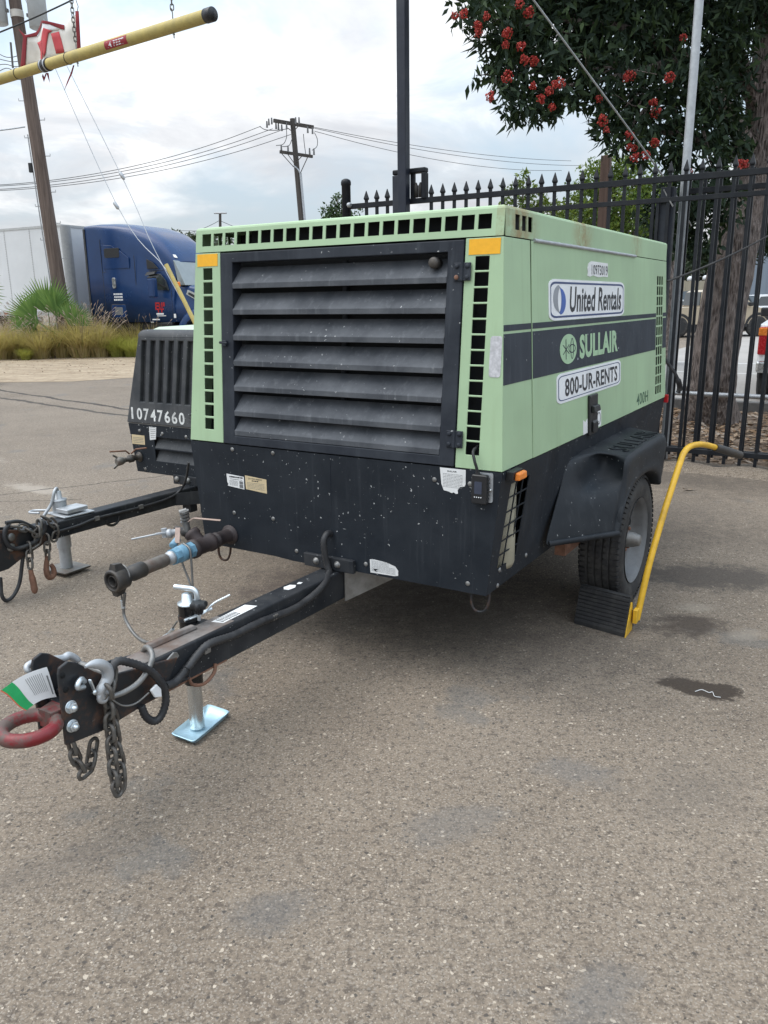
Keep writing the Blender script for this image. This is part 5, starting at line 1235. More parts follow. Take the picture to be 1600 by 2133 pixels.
loop = [(-2.580, -0.306, 0.415), (-2.580, -0.333, 0.398), (-2.580, -0.347, 0.356), (-2.580, -0.330, 0.304), (-2.580, -0.293, 0.280), (-2.570, -0.240, 0.281), (-2.570, -0.174, 0.295), (-2.570, -0.123, 0.339), (-2.570, -0.118, 0.378), (-2.600, -0.125, 0.391)]
mb = MB(); mb.tube(spline(loop, 6), .012, 8); mb.tube(spline([(-2.580, -0.329, 0.428), (-2.580, -0.256, 0.418), (-2.575, -0.197, 0.380), (-2.570, -0.162, 0.348)], 6), .010, 8); mb.build("wound_hose", 'hose', db2)
mb = MB(); mb.tube(spline([(-2.600, -0.230, 0.266), (-2.600, -0.253, 0.193), (-2.600, -0.287, 0.082), (-2.600, -0.333, 0.024), (-2.600, -0.376, 0.014), (-2.600, -0.394, 0.052), (-2.600, -0.390, 0.114), (-2.600, -0.388, 0.145)], 6), .010, 8); mb.build("hanging_cable", 'hose', db2)
mb = MB(); n_ = 20
hp_ = spline([(-2.580, -0.115, 0.188), (-2.580, -0.128, 0.143), (-2.580, -0.132, 0.094), (-2.580, -0.118, 0.067), (-2.580, -0.092, 0.074), (-2.580, -0.088, 0.106), (-2.580, -0.100, 0.134)], 4)
mb.tube(hp_, [.011 + .006 * math.sin(PI * k / (len(hp_) - 1)) for k in range(len(hp_))], 10); h1 = mb.build("safety_hook", 'rusty', db2)
mb = MB(); hp_ = spline([(-2.560, -0.239, 0.150), (-2.555, -0.240, 0.115), (-2.550, -0.239, 0.075), (-2.550, -0.238, 0.034), (-2.555, -0.232, 0.021)], 4); mb.tube(hp_, [.012, .013, .013, .014, .015, .017, .017, .017, .017, .017, .018, .018, .016, .015, .013, .011, .009][:len(hp_)], 10); h2 = mb.build("safety_hook", 'rusty', db2)
lk2 = chain([(-2.580, -0.106, 0.280), (-2.580, -0.110, 0.236), (-2.580, -0.115, 0.188)], h1, .060, .036, .0065, 'chain')
chain([(-2.570, -0.225, 0.269), (-2.565, -0.232, 0.208), (-2.560, -0.239, 0.150)], h2, .060, .036, .0065, 'chain', lk2)
chain([(-2.570, -0.282, 0.398), (-2.570, -0.231, 0.374), (-2.565, -0.188, 0.340), (-2.565, -0.164, 0.342), (-2.565, -0.151, 0.386), (-2.580, -0.165, 0.396)], h2, .060, .036, .0065, 'chain', lk2)
chain([(-2.565, -0.164, 0.342), (-2.565, -0.171, 0.296), (-2.570, -0.191, 0.268), (-2.570, -0.221, 0.264)], h2, .060, .036, .0065, 'chain', lk2)
chain([(-2.590, -0.088, 0.392), (-2.585, -0.055, 0.360), (-2.585, -0.039, 0.315), (-2.590, -0.050, 0.276)], h1, .060, .036, .0065, 'chain', lk2)
# jack
q = Vector((-2.752, .12, 0))
mb = MB(); mb.tube([q + Vector((0, 0, .15)), q + Vector((0, 0, .43))], .040, 18); j2 = mb.build("jack", 'galv', C2)
mb = MB(); mb.tube([q + Vector((0, 0, .01)), q + Vector((0, 0, .15))], .034, 18); mb.build("inner_tube", 'galv', j2)
mb = MB(); mb.loft([[(q.x + a * s_ , q.y + b * s_, z_ + abs(a) * .12) for a, b in ((-.10, -.09), (.10, -.09), (.10, .09), (-.10, .09))] for s_, z_ in ((1, .016), (.98, .006), (.5, .002))], caps=True); mb.build("jack_foot", 'grey_pipe', j2)
mb = MB(); mb.lathe(q + Vector((0, 0, .43)), (0, 0, 1), [(0, .044), (.006, .044), (.010, .02), (.05, .018), (.055, .012)], 16); mb.tube(spline([q + Vector((0, 0, .475)), q + Vector((.0, -.005, .50)), q + Vector((.01, -.03, .485)), q + Vector((.0, -.05, .42)), q + Vector((-.02, -.10, .35)), q + Vector((-.02, -.12, .32))], 4), .009, 8); mb.build("crank", 'galv', j2)
mb = MB(); mb.hexa([(-2.80, .06, .355), (-2.61, .04, .355), (-2.60, .24, .352), (-2.74, .24, .352), (-2.80, .06, .365), (-2.61, .04, .365), (-2.60, .24, .362), (-2.74, .24, .362)]); mb.obox((-2.67, .14, .385), (.05, 0, 0), (0, .07, 0), (0, 0, .012)); mb.tube(spline([(-2.80, .02, .37), (-2.86, .0, .37), (-2.88, .04, .37), (-2.82, .08, .37)], 4), .008, 6); mb.build("jack_bracket", 'galv', j2, .003, 1)
# tyre seen low behind
mb = MB(); mb.lathe((-2.04, 2.1, .32), (-1, 0, 0), [(0, .19), (.0, .26), (.02, .31), (.05, .32), (.15, .32), (.18, .31), (.2, .26), (.2, .19)], 32); mb.build("wheel", 'tyre', C2)
mb = MB(); mb.lathe((-3.16, 2.1, .32), (1, 0, 0), [(0, .19), (.0, .26), (.02, .31), (.05, .32), (.15, .32), (.18, .31), (.2, .26), (.2, .19)], 32); mb.build("wheel", 'tyre', C2)

# ------------------------------------------------------------------ fence, gate and posts
FN = thing("iron_fence", "black iron fence with a row of spear-topped pickets behind the green compressor", "fence", yard(0, 4.85, 0), YAW)
def picket_mesh(h, s_=.0135, spear=True):
    mb = MB(); mb.box(-s_, s_, -s_, s_, .06, h)
    if spear:
        z0 = h
        mb.loft([[(a * k, b * k, z0 + z) for a, b in ((-1, -1), (1, -1), (1, 1), (-1, 1))] for k, z in ((s_, 0), (s_ * 1.55, .012), (s_ * 1.55, .022), (s_ * .15, .095))], smooth=False)
    me = mb.mesh("picket"); me.materials.append(M['fence']); return me
pk = picket_mesh(2.535)
x = -1.576; pitch = .1285
k0 = int((-3.80 - x) / pitch)
xs_ = [x + k * pitch for k in range(-16, 44) if -3.80 < x + k * pitch < 3.2]
for xx in xs_:
    if abs(xx + 3.11) < .15: continue
    o = place("picket", pk, FN); o.location = (xx, 0, 0)
def rail(z0, z1, xa, xb, y0=-.022, y1=.022, par=FN):
    mb = MB(); mb.box(xa, xb, y0, y1, z0, z1); return mb.build("rail", 'fence', par, .002, 1)
rail(2.462, 2.512, -3.86, 3.3); rail(2.300, 2.340, -3.86, 3.3, -.018, .018); rail(.135, .180, -.62, 3.3)
rail(.135, .180, -3.86, -.64)
rail(.010, .035, -.62, 3.3, -.02, .02)
mb = MB(); n_ = 60
mb.loft([[(-.9 + 4.6 * k / n_, y_ + .02 * math.sin(k * 1.3), z_ * (1 + .25 * math.sin(k * .9)) - .004) for k in range(n_ + 1)] for y_, z_ in ((-.26, 0), (-.16, .035), (-.02, .05), (.15, .045), (.3, 0))], closed=False, caps=False)
bm2 = kind(mb.build("asphalt_berm", 'asphalt'), 'structure'); bm2.location = yard(0, 4.85, 0); bm2.rotation_euler = (0, 0, YAW)
mb = MB(); mb.lathe((-3.885, 0, 0), (0, 0, 1), [(0, .048), (2.70, .048), (2.705, .054), (2.735, .054), (2.755, .046), (2.768, .02), (2.770, 0)], 20); ep = mb.build("end_post", 'fence', FN)
mb = MB(); mb.lathe((-3.84, -.03, 2.50), (1, -.2, 0), [(0, .026), (.03, .026), (.035, .015)], 12); mb.build("rail_bracket", 'galv', ep)
mb = MB(); mb.box(-.625, -.515, .03, .14, 0, 2.43); gp = mb.build("gate_post", 'navy_post', FN, .004, 1)
mb = MB(); mb.box(-.648, -.622, -.01, .03, .05, 2.30); mb.build("stile", 'fence', FN)
mb = MB(); mb.lathe((-.555, .028, 2.245), (0, -1, 0), [(0, .015), (.006, .015), (.012, .008), (.013, 0)], 12); mb.bar((-.60, .02, 2.41), (-.50, -.03, 2.26), .010, .010); mb.build("latch_rod", 'dull_steel', gp)

GT = thing("sliding_gate", "black sliding gate of plain square bars standing close behind the iron fence", "gate", yard(0, 5.12, 0), YAW)
pk2 = picket_mesh(2.56, .012, False)
for k in range(26):
    o = place("picket", pk2, GT); o.location = (-.435 + .128 * k, 0, 0)
mb = MB(); mb.box(-.46, 2.9, -.016, .016, 2.385, 2.430); mb.build("rail", 'fence', GT, .002, 1)
mb = MB(); mb.box(-.46, 2.9, -.016, .016, .10, .145); mb.build("rail", 'fence', GT, .002, 1)

mast = MB(); mast.box(-3.166, -3.072, -.15, -.056, 0, 8.0); mo = mast.build("light_mast", 'navy_post', None, .006, 2); mo.location = yard(0, 4.85, 0); mo.rotation_euler = (0, 0, YAW)
tag(mo, "tall dark navy square steel mast rising behind the compressor lid out of the picture", "mast")
GR = thing("gate_roller_guide", "dark steel gate guide frame with rollers at the foot of the navy mast", "gate guide", yard(-3.11, 4.85, 0), YAW)
mb = MB(); mb.box(-.175, -.085, -.05, .03, 0, 2.74); g_ = mb.build("post", 'navy_post', GR, .005, 2)
mb = MB(); mb.box(-.18, .20, -.045, .035, 2.745, 2.795); mb.build("top_arm", 'fence', GR, .014, 3)
mb = MB(); mb.box(.155, .20, -.045, .035, 2.50, 2.745); mb.build("side_arm", 'fence', GR, .008, 2)
for xx in (.075, .125):
    mb = MB(); mb.lathe((xx, 0, 2.52), (0, 0, 1), [(0, .0), (0, .022), (.11, .022), (.12, .016), (.14, .008), (.14, 0)], 14); mb.build("roller", 'iron', GR)
mb = MB(); mb.box(.02, .06, -.02, .02, 2.50, 2.745); mb.build("roller_stem", 'fence', GR)

gpol = MB(); gpol.tube([(0, 0, 0), (0, 0, 4.2), (.0, 0, 8.5)], .036, 18); go_ = gpol.build("galvanised_pole", 'galv'); go_.location = yard(-.455, 5.0, 0)
tag(go_, "tall round galvanised steel pole standing by the gate post in front of the tree", "pole")
wd = MB(); wd.box(-.07, .07, -.06, .06, 0, 3.60); wo = wd.build("wooden_post", 'post_wood', None, .01, 2); wo.location = (3.442, 13.000, 2.528)[:2] + (0,); wo.rotation_euler = (0, 0, YAW)
tag(wo, "weathered brown wooden post standing behind the fence among light green bushes", "post")
PR = thing("pipe_rail", "low grey pipe rail running behind the fence in front of the tree trunk", "rail", yard(0, 6.0, 0), YAW)
mb = MB(); mb.tube([(-1.4, 0, .55), (3.5, 0, .53)], .024, 12); mb.build("rail", 'galv', PR)
for xx in (-1.35, 1.2, 3.3):
    mb = MB(); mb.tube([(xx, 0, 0), (xx, 0, .55)], .024, 10); mb.build("post", 'galv', PR)
def cable(name, label, cat, pts, r, mat='wire', n=6, group=None):
    mb = MB(); mb.tube(spline(pts, 6) if len(pts) > 2 else pts, r, n)
    return tag(mb.build(name, mat), label, cat, group)
def sag(p, q, s_, n=9):
    p, q = Vector(p), Vector(q); return [p.lerp(q, t) - Vector((0, 0, s_ * 4 * t * (1 - t))) for t in np.linspace(0, 1, n)]
cable("guy_wire", "pale steel guy wire slanting down across the red-flowered tree", "guy wire", [(1.005, 6.900, 3.956), (2.745, 8.200, 2.613), (3.184, 8.600, 2.215)], .008, 'galv')
cable("cable", "thin black cable slung from the compressor's rear up across the fence", "cable", sag(yard(.012, 2.46, 1.598), yard(0.436, 4.80, 2.083), .03), .0065, 'rubber')
mb = MB(); mb.tube(spline([(-0.471, 4.700, 1.022), (-0.420, 4.720, 0.943), (-0.365, 4.740, 0.867), (-0.331, 4.760, 0.795), (-0.321, 4.800, 0.724), (-0.334, 4.800, 0.681)], 5), [.012] * 5 + [.014] * 10 + [.024] * 8 + [.020] * 3, 10)
ho = mb.build("hanging_hose", 'hose'); ho.location = ORG; ho.rotation_euler = (0, 0, YAW); tag(ho, "short dark hose with thick end hanging against the fence bars", "hose")

# ground beyond the fence
def ysheet(name, x0, x1, y0, y1, z, mat):
    return sheet(name, [tuple(yard(x, y))[:2] for x, y in ((x0, y0), (x1, y0), (x1, y1), (x0, y1))], z, mat)
ysheet("planting_bed", -4.0, 12, 5.0, 8.95, .004, 'mulch')
ysheet("road", -4.0, 60, 9.10, 45, .005, 'street')
mb = MB(); mb.box(-4.0, 40, 8.95, 9.10, -.02, .14); kb = kind(mb.build("kerb", 'kerb', None, .012, 2), 'structure'); kb.location = ORG; kb.rotation_euler = (0, 0, YAW)
ysheet("road_marking", -4.0, 40, 17.6, 17.75, .010, 'road_white'); ysheet("road_marking", -4.0, 40, 14.9, 15.0, .010, 'road_white')
mb = MB()
for _ in range(4200):
    x_, y_ = random.uniform(-2.0, 2.4), random.uniform(4.95, 8.8); p = yard(x_, y_, .012 + random.random() * .03); a = random.uniform(0, 2 * PI); L_ = random.uniform(.03, .075); w_ = L_ * random.uniform(.2, .45)
    d = Vector((math.cos(a), math.sin(a), random.uniform(-.35, .35))) * L_; e = Vector((-math.sin(a), math.cos(a), random.uniform(-.4, .4))) * w_
    mb.add([p - d, p + e + Vector((0, 0, .008)), p + d, p - e], [(0, 1, 2, 3)])
kind(mb.build("fallen_leaves", 'litter'), 'stuff')
for i, (px0, py0, lab) in enumerate(((1435, 1022, "curled brown leaf lying alone on the asphalt near the fence"), )):
    p = (2.457, 6.222)
    mb = MB(); mb.loft([[(-.05 + .02 * k, -.018 * math.sin(PI * k / 5) - .001, .012 + .012 * abs(k - 2.5) / 2.5), (-.05 + .02 * k, .018 * math.sin(PI * k / 5) + .001, .006 + .012 * abs(k - 2.5) / 2.5)] for k in range(6)], closed=False, caps=False)
    lf = mb.build("dry_leaf", 'litter'); lf.location = (p[0], p[1], 0); tag(lf, lab, "leaf")
mb = MB(); mb.tube(spline([(-.03, .02, .004), (0, .03, .006), (.02, .01, .004), (.035, .012, .005), (.03, -.02, .004), (.05, -.03, .004)], 4), .0013, 5); so_ = mb.build("string_scrap", 'paper'); so_.location = (1.244, 2.816) + (0,); tag(so_, "white scrap of string lying on the dark oil spot", "string")

# ------------------------------------------------------------------ plants
def leaf_mesh(name, tips, per_tip, length, width, mat, droop=.6, spread=1.0, seg=2):
    """many separate pointed leaves radiating from twig tips; returns a mesh"""
    tips = np.asarray(tips, float); n = len(tips) * per_tip
    base = np.repeat(tips, per_tip, 0) + rng.normal(0, length * .35, (n, 3))
    d = rng.normal(0, 1, (n, 3)) * spread; d[:, 2] -= droop; d /= np.linalg.norm(d, axis=1)[:, None]
    r = rng.normal(0, 1, (n, 3)); s_ = np.cross(d, r); s_ /= np.linalg.norm(s_, axis=1)[:, None] + 1e-9
    up_ = np.cross(s_, d); L = length * rng.uniform(.6, 1.25, (n, 1)); Wd = width * rng.uniform(.7, 1.2, (n, 1))
    p0 = base; p1 = base + d * L * .38 + s_ * Wd * .5 + up_ * L * .05; p2 = base + d * L * .38 - s_ * Wd * .5 + up_ * L * .05
    pm = base + d * L * .40; p3 = base + d * L - up_ * L * .16
    V = np.stack([p0, p1, pm, p2, p3], 1).reshape(-1, 3); b = np.arange(n)[:, None] * 5
    Fc = np.concatenate([b + [[0, 1, 2]], b + [[0, 2, 3]], b + [[1, 4, 2]], b + [[2, 4, 3]]], 1).reshape(-1, 3)
    me = bpy.data.meshes.new(name); me.vertices.add(len(V)); me.vertices.foreach_set('co', V.ravel())
    me.loops.add(Fc.size); me.loops.foreach_set('vertex_index', Fc.ravel()); me.polygons.add(len(Fc))
    me.polygons.foreach_set('loop_start', np.arange(0, Fc.size, 3)); me.update(calc_edges=True); me.materials.append(M[mat]); return me
def tips_in(clumps, density):
    out = []
    for c, r in clumps:
        m = max(6, int(density * r * r)); v = rng.normal(0, 1, (m, 3)); v /= np.linalg.norm(v, axis=1)[:, None]
        out.append(np.array(c) + v * (r * rng.uniform(.25, 1.0, (m, 1)) ** .6) * np.array([1, 1, .85]))
    return np.concatenate(out)

# the red-flowered gum tree
TB = Vector((4.088, 9.902, 0.000))
TR = thing("flowering_tree", "large dark-leaved tree with red blossoms and thick rough trunk behind the fence", "tree", TB)
rel = lambda p: tuple(Vector(p) - TB)
mb = MB()
cl_ = [(Vector((4.105, 9.900, 0.000)), .31), (Vector((3.975, 9.630, 0.494)), .262), (Vector((4.007, 9.660, 1.141)), .25), (Vector((4.117, 9.700, 2.036)), .245), (Vector((4.240, 9.750, 2.460)), .245), (Vector((4.387, 9.800, 2.955)), .25), (Vector((4.417, 9.800, 3.283)), .25), (Vector((4.389, 9.800, 3.728)), .23), (Vector((4.385, 9.850, 4.367)), .18), (Vector((4.375, 9.900, 5.035)), .15), (Vector((4.345, 9.900, 5.753)), .10)]
pts = spline([c - TB for c, r in cl_], 8); rr = []
for i in range(len(cl_) - 1):
    for k in range(8): rr.append(cl_[i][1] + (cl_[i + 1][1] - cl_[i][1]) * k / 8)
rr.append(cl_[-1][1]); nseg = 40; V = []
for i, (p, r) in enumerate(zip(pts, rr)):
    for k in range(nseg):
        a = 2 * PI * k / nseg; rx = r * (1 + .05 * math.sin(5 * a + i * .15) + .035 * math.sin(11 * a - i * .4) + .02 * math.sin(23 * a + i * 1.3) + random.uniform(-.012, .012) + (.25 * max(0, 1 - i / 5) * (1 + .6 * math.sin(4 * a + 1))))
        V.append((p.x + rx * math.cos(a), p.y + rx * math.sin(a), p.z - (.05 if i == 0 else 0)))
mb.add(V, [(i * nseg + k, i * nseg + (k + 1) % nseg, (i + 1) * nseg + (k + 1) % nseg, (i + 1) * nseg + k) for i in range(len(pts) - 1) for k in range(nseg)], True)
trunk = mb.build("trunk", 'bark', TR)
def limb(ps, r0, r1):
    mb = MB(); q = spline([rel(p) for p in ps], 6); mb.tube(q, [r0 + (r1 - r0) * k / (len(q) - 1) for k in range(len(q))], 10); mb.build("limb", 'bark', TR)
limb([(4.258, 9.750, 3.025), (3.721, 9.500, 3.572), (3.164, 9.200, 3.921), (2.491, 9.000, 4.138), (1.767, 8.800, 4.171)], .11, .02)
limb([(4.297, 9.800, 3.484), (3.928, 9.600, 4.019), (3.476, 9.500, 4.546), (2.925, 9.300, 4.878)], .10, .03)
limb([(4.147, 9.600, 2.927), (3.489, 9.200, 3.088), (2.920, 8.900, 3.156), (2.517, 8.700, 3.100)], .06, .012)
limb([(3.164, 9.200, 3.921), (2.634, 8.900, 3.717), (2.104, 8.700, 3.587), (1.565, 8.600, 3.483)], .05, .01)
clumps = []
for px_y in [((0.917, 8.600, 4.182), 0.220), ((1.188, 8.700, 4.085), 0.340), ((1.150, 8.700, 3.684), 0.200), ((1.402, 8.600, 3.421), 0.260), ((1.543, 8.800, 3.834), 0.420), ((1.906, 9.000, 4.188), 0.500), ((1.863, 8.700, 3.654), 0.360), ((1.619, 8.600, 3.319), 0.130), ((1.365, 9.000, 4.493), 0.400), ((2.295, 9.100, 4.213), 0.500), ((2.303, 8.900, 3.721), 0.400), ((2.797, 9.200, 4.149), 0.500), ((2.336, 8.700, 3.301), 0.200), ((2.253, 8.600, 3.181), 0.110), ((2.442, 8.600, 3.060), 0.200), ((2.595, 8.600, 2.913), 0.130), ((2.735, 8.900, 3.316), 0.360), ((3.015, 9.000, 3.648), 0.400), ((3.022, 8.900, 3.109), 0.300), ((3.338, 9.300, 4.082), 0.500), ((3.420, 9.100, 3.418), 0.400), ((3.311, 8.900, 2.922), 0.300), ((3.765, 9.400, 4.013), 0.360), ((3.797, 9.300, 3.102), 0.300), ((3.888, 9.800, 3.686), 0.400), ((3.502, 9.500, 4.812), 0.700), ((2.685, 9.300, 4.795), 0.700), ((1.972, 9.200, 4.810), 0.700), ((3.146, 8.700, 2.527), 0.280), ((3.421, 8.800, 2.372), 0.300), ((3.480, 8.700, 2.637), 0.220), ((3.051, 8.900, 2.434), 0.240), ((3.201, 8.900, 2.145), 0.220), ((3.357, 8.800, 1.967), 0.160), ((4.680, 10.200, 2.610), 0.300), ((4.761, 10.400, 2.184), 0.300), ((3.161, 9.400, 2.235), 0.220), ((4.191, 9.600, 4.479), 0.200), ((4.029, 9.900, 4.575), 0.350)]:
    clumps.append((rel(px_y[0]), px_y[1]))
for x_, y_, z_, r_ in ((2.6, 8.6, 6.3, .9), (3.6, 8.2, 6.6, 1.0), (4.8, 8.8, 6.8, 1.0), (3.3, 9.6, 7.4, 1.0), (4.6, 10.2, 7.8, 1.1), (5.6, 9.4, 6.4, 1.0), (5.4, 11.2, 6.2, 1.0), (3.9, 11.2, 6.8, 1.0), (2.3, 10.0, 6.4, .8), (4.4, 7.4, 6.0, .7)): clumps.append((rel((x_, y_, z_)), r_))
for i_, (c_, r_) in enumerate(clumps[:41]):
    if i_ % 2: continue
    q_ = [Vector(c_) + Vector(rng.normal(0, r_ * .5, 3)) for _ in range(3)]; src_ = Vector(rel((3.164, 9.200, 3.921))) if c_[2] > 2.6 else Vector(rel((4.147, 9.600, 2.927)))
    s0_ = Vector(c_).lerp(src_, .45)
    for q in q_:
        mb = MB(); mb.tube(spline([s0_, Vector(c_).lerp(s0_, .35) + Vector(rng.normal(0, .05, 3)), q], 4), [.012 - .001 * k for k in range(9)], 5); mb.build("twig", 'bark', TR)
crown = place("crown", leaf_mesh("crown", tips_in(clumps, 430), 9, .138, .044, 'gum_leaf', .75), TR); kind(crown, 'stuff')
# blossoms
mb = MB()
for k in range(46):
    v = Vector(rng.normal(0, 1, 3)).normalized(); p = v * random.uniform(.03, .062); a = v.orthogonal().normalized(); b = v.cross(a); r = random.uniform(.012, .019)
    mb.add([p + v * r, p + a * r, p + b * r, p - a * r, p - b * r], [(0, 1, 2), (0, 2, 3), (0, 3, 4), (0, 4, 1)])
bm_ = mb.mesh("blossom"); bm_.materials.append(M['petal'])
for p in [(0.725, 8.350, 4.078), (0.796, 8.300, 4.077), (1.015, 8.300, 4.051), (1.336, 8.400, 4.174), (1.419, 8.400, 4.113), (0.936, 8.300, 3.981), (0.942, 8.300, 3.925), (1.206, 8.300, 3.914), (1.335, 8.300, 3.804), (1.195, 8.300, 3.813), (1.383, 8.300, 3.686), (1.474, 8.350, 3.690), (1.220, 8.300, 3.537), (1.463, 8.300, 3.460), (1.672, 8.300, 3.470), (1.620, 8.300, 3.413), (1.732, 8.350, 3.498), (1.549, 8.300, 3.352), (1.056, 8.300, 3.374), (1.653, 8.300, 3.280), (2.158, 8.350, 3.166), (2.200, 8.350, 3.081), (2.444, 8.400, 3.041), (2.437, 8.400, 2.937), (2.485, 8.400, 2.924), (2.607, 8.400, 2.862), (2.500, 8.400, 2.841), (2.708, 8.450, 2.982), (2.731, 8.600, 3.284), (2.431, 8.600, 3.588), (2.467, 8.600, 3.617), (2.816, 8.500, 3.571), (2.715, 8.600, 3.375), (3.632, 8.600, 2.788), (3.669, 8.600, 2.801), (3.115, 8.600, 2.737), (3.157, 8.800, 4.070), (3.035, 8.800, 3.995), (2.173, 8.600, 3.412)]:
    o = place("blossom", bm_, TR); s_ = random.uniform(.55, .95); o.location = rel(p); o.scale = (s_, s_, s_ * .85); o.rotation_euler = (random.random() * 3, random.random() * 3, random.random() * 6)

def tree(name, label, base, clumps_, mat, leaf, density, per=7, trunk_r=.12, group=None, droop=.2, limbs=True):
    b = Vector((base[0], base[1], 0)); t = thing(name, label, "tree" if trunk_r > .05 else "bush", b, 0, group)
    cs = [(tuple(Vector(c) - b), r) for c, r in clumps_]; kind(place("crown", leaf_mesh("crown", tips_in(cs, density), per, leaf, leaf * .5, mat, droop), t), 'stuff')
    top = max(cs, key=lambda c: c[0][2]); mb = MB(); mb.tube(spline([(0, 0, 0), (0.03, 0.02, top[0][2] * .4), (top[0][0] * .6, top[0][1] * .6, top[0][2] * .8), top[0]], 5), [trunk_r * (1 - .9 * k / 15) for k in range(16)], 8); mb.build("trunk", 'bark', t)
    if limbs:
        for c, r in cs[:7]: mb = MB(); mb.tube([(0.03, 0.02, top[0][2] * .35), (c[0] * .5, c[1] * .5, c[2] * .75), c], [trunk_r * .45, trunk_r * .3, trunk_r * .1], 6); mb.build("limb", 'bark', t)
    return t
def ATs(l): return l
tree("bushy_tree", "round light green bushy tree behind the fence beside the wooden post", (4.334, 15.000, 1.691), [((3.794, 15.000, 3.567), 0.400), ((4.137, 15.200, 3.711), 0.380), ((4.473, 15.000, 3.520), 0.450), ((3.593, 14.800, 3.230), 0.400), ((3.394, 14.600, 2.897), 0.450), ((4.021, 14.800, 3.067), 0.550), ((4.470, 14.600, 2.962), 0.500), ((3.828, 14.600, 2.576), 0.500), ((4.311, 14.500, 2.405), 0.500), ((4.910, 15.000, 3.317), 0.400), ((3.481, 14.500, 2.336), 0.400)], 'bush_leaf', .085, 560, 7, .12)
tree("bushy_tree", "slim yellow-green young tree with loose upright shoots behind the iron fence", (2.203, 13.000, 1.685), [((2.191, 13.000, 3.271), 0.160), ((2.087, 13.000, 3.067), 0.200), ((2.307, 13.000, 3.099), 0.220), ((2.424, 13.000, 2.890), 0.250), ((1.981, 13.000, 2.896), 0.200), ((2.650, 13.000, 2.783), 0.300), ((2.242, 13.000, 2.823), 0.250), ((1.864, 13.200, 2.849), 0.150)], 'bush_leaf', .075, 520, 6, .06)
tree("dark_tree", "dense dark green tree filling the gap behind the fence and wooden post", (6.742, 19.000, 1.297), [((5.223, 18.000, 3.015), 0.700), ((5.819, 18.000, 3.298), 0.800), ((5.565, 18.000, 2.522), 0.700), ((3.992, 18.000, 2.934), 0.600), ((3.481, 18.000, 2.843), 0.500), ((4.632, 18.000, 2.534), 0.700), ((6.624, 19.000, 2.777), 0.600), ((4.019, 18.000, 2.344), 0.600)], 'mid_leaf', .13, 260, 6, .2)
tree("sparse_tree", "small open-crowned tree against the sky left of the fence end post", (-1.809, 30.000, 2.017), [((-1.498, 30.000, 5.037), 0.180), ((-1.352, 30.000, 4.796), 0.250), ((-1.693, 30.000, 4.769), 0.220), ((-1.479, 30.000, 4.510), 0.420), ((-1.869, 30.000, 4.595), 0.250), ((-0.970, 30.000, 4.391), 0.350), ((-1.574, 30.000, 4.156), 0.600)], 'mid_leaf', .14, 240, 6, .12, None, -.2)
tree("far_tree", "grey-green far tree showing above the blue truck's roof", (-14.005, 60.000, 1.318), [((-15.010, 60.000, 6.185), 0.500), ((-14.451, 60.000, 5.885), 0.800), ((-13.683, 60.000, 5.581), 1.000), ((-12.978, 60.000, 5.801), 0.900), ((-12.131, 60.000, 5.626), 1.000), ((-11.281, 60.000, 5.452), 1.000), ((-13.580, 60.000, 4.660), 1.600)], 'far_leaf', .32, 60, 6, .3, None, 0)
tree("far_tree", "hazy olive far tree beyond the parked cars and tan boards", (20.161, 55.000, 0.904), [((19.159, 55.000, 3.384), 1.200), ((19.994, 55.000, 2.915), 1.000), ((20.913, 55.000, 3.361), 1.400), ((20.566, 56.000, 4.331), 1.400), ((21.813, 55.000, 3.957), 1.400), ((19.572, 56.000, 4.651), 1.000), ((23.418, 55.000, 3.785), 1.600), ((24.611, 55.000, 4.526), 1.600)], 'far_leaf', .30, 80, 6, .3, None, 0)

# ------------------------------------------------------------------ verge: dirt, ornamental grass, palm
sheet("dirt_verge", [(-11.138, 15.538), (-7.867, 16.515), (-6.384, 16.513), (-5.364, 17.222), (-3.524, 15.633), (1.5, 17.6), (2.0, 27.6), (-60, 30.0)], .004, 'dirt')
sheet("street", [(-80, 27.4), (1.8, 26.6), (4.0, 60), (-80, 75)], .008, 'street')
mb = MB()
for _ in range(900):
    x_ = random.uniform(-14, -5.5); y_ = 17.8 + 6.0 * random.random() ** .6; p = Vector((x_, y_, .012)); a = random.uniform(0, 2 * PI); L_ = random.uniform(.012, .045); d = Vector((math.cos(a), math.sin(a), random.uniform(0, .3))) * L_; e = Vector((-math.sin(a), math.cos(a), random.uniform(0, .4))) * L_ * .4
    mb.add([p - d, p + e, p + d, p - e], [(0, 1, 2, 3)])
kind(mb.build("verge_debris", 'litter'), 'stuff')
def blades(n, h, spread, mat_i=0):
    V, Fc = [], []
    for i in range(n):
        a = random.uniform(0, 2 * PI); r0 = random.random() ** .5 * spread * .28; out = random.uniform(.15, 1.0) ** 1.2 * spread; hh = h * random.uniform(.6, 1.05); w = random.uniform(.007, .014)
        b = Vector((r0 * math.cos(a), r0 * math.sin(a), 0)); a2 = a + random.uniform(-.5, .5); d = Vector((math.cos(a2), math.sin(a2), 0)); s_ = Vector((-d.y, d.x, 0)) * w; k0 = len(V)
        for t in (0, .35, .7, 1.0):
            p = b + d * out * (t ** 1.8) + Vector((0, 0, hh * (t - .30 * t ** 3 * (out / spread))))
            ww = s_ * (1 - .85 * t); V += [p - ww, p + ww]
        Fc += [(k0 + 2 * j, k0 + 2 * j + 1, k0 + 2 * j + 3, k0 + 2 * j + 2) for j in range(3)]
    return V, Fc
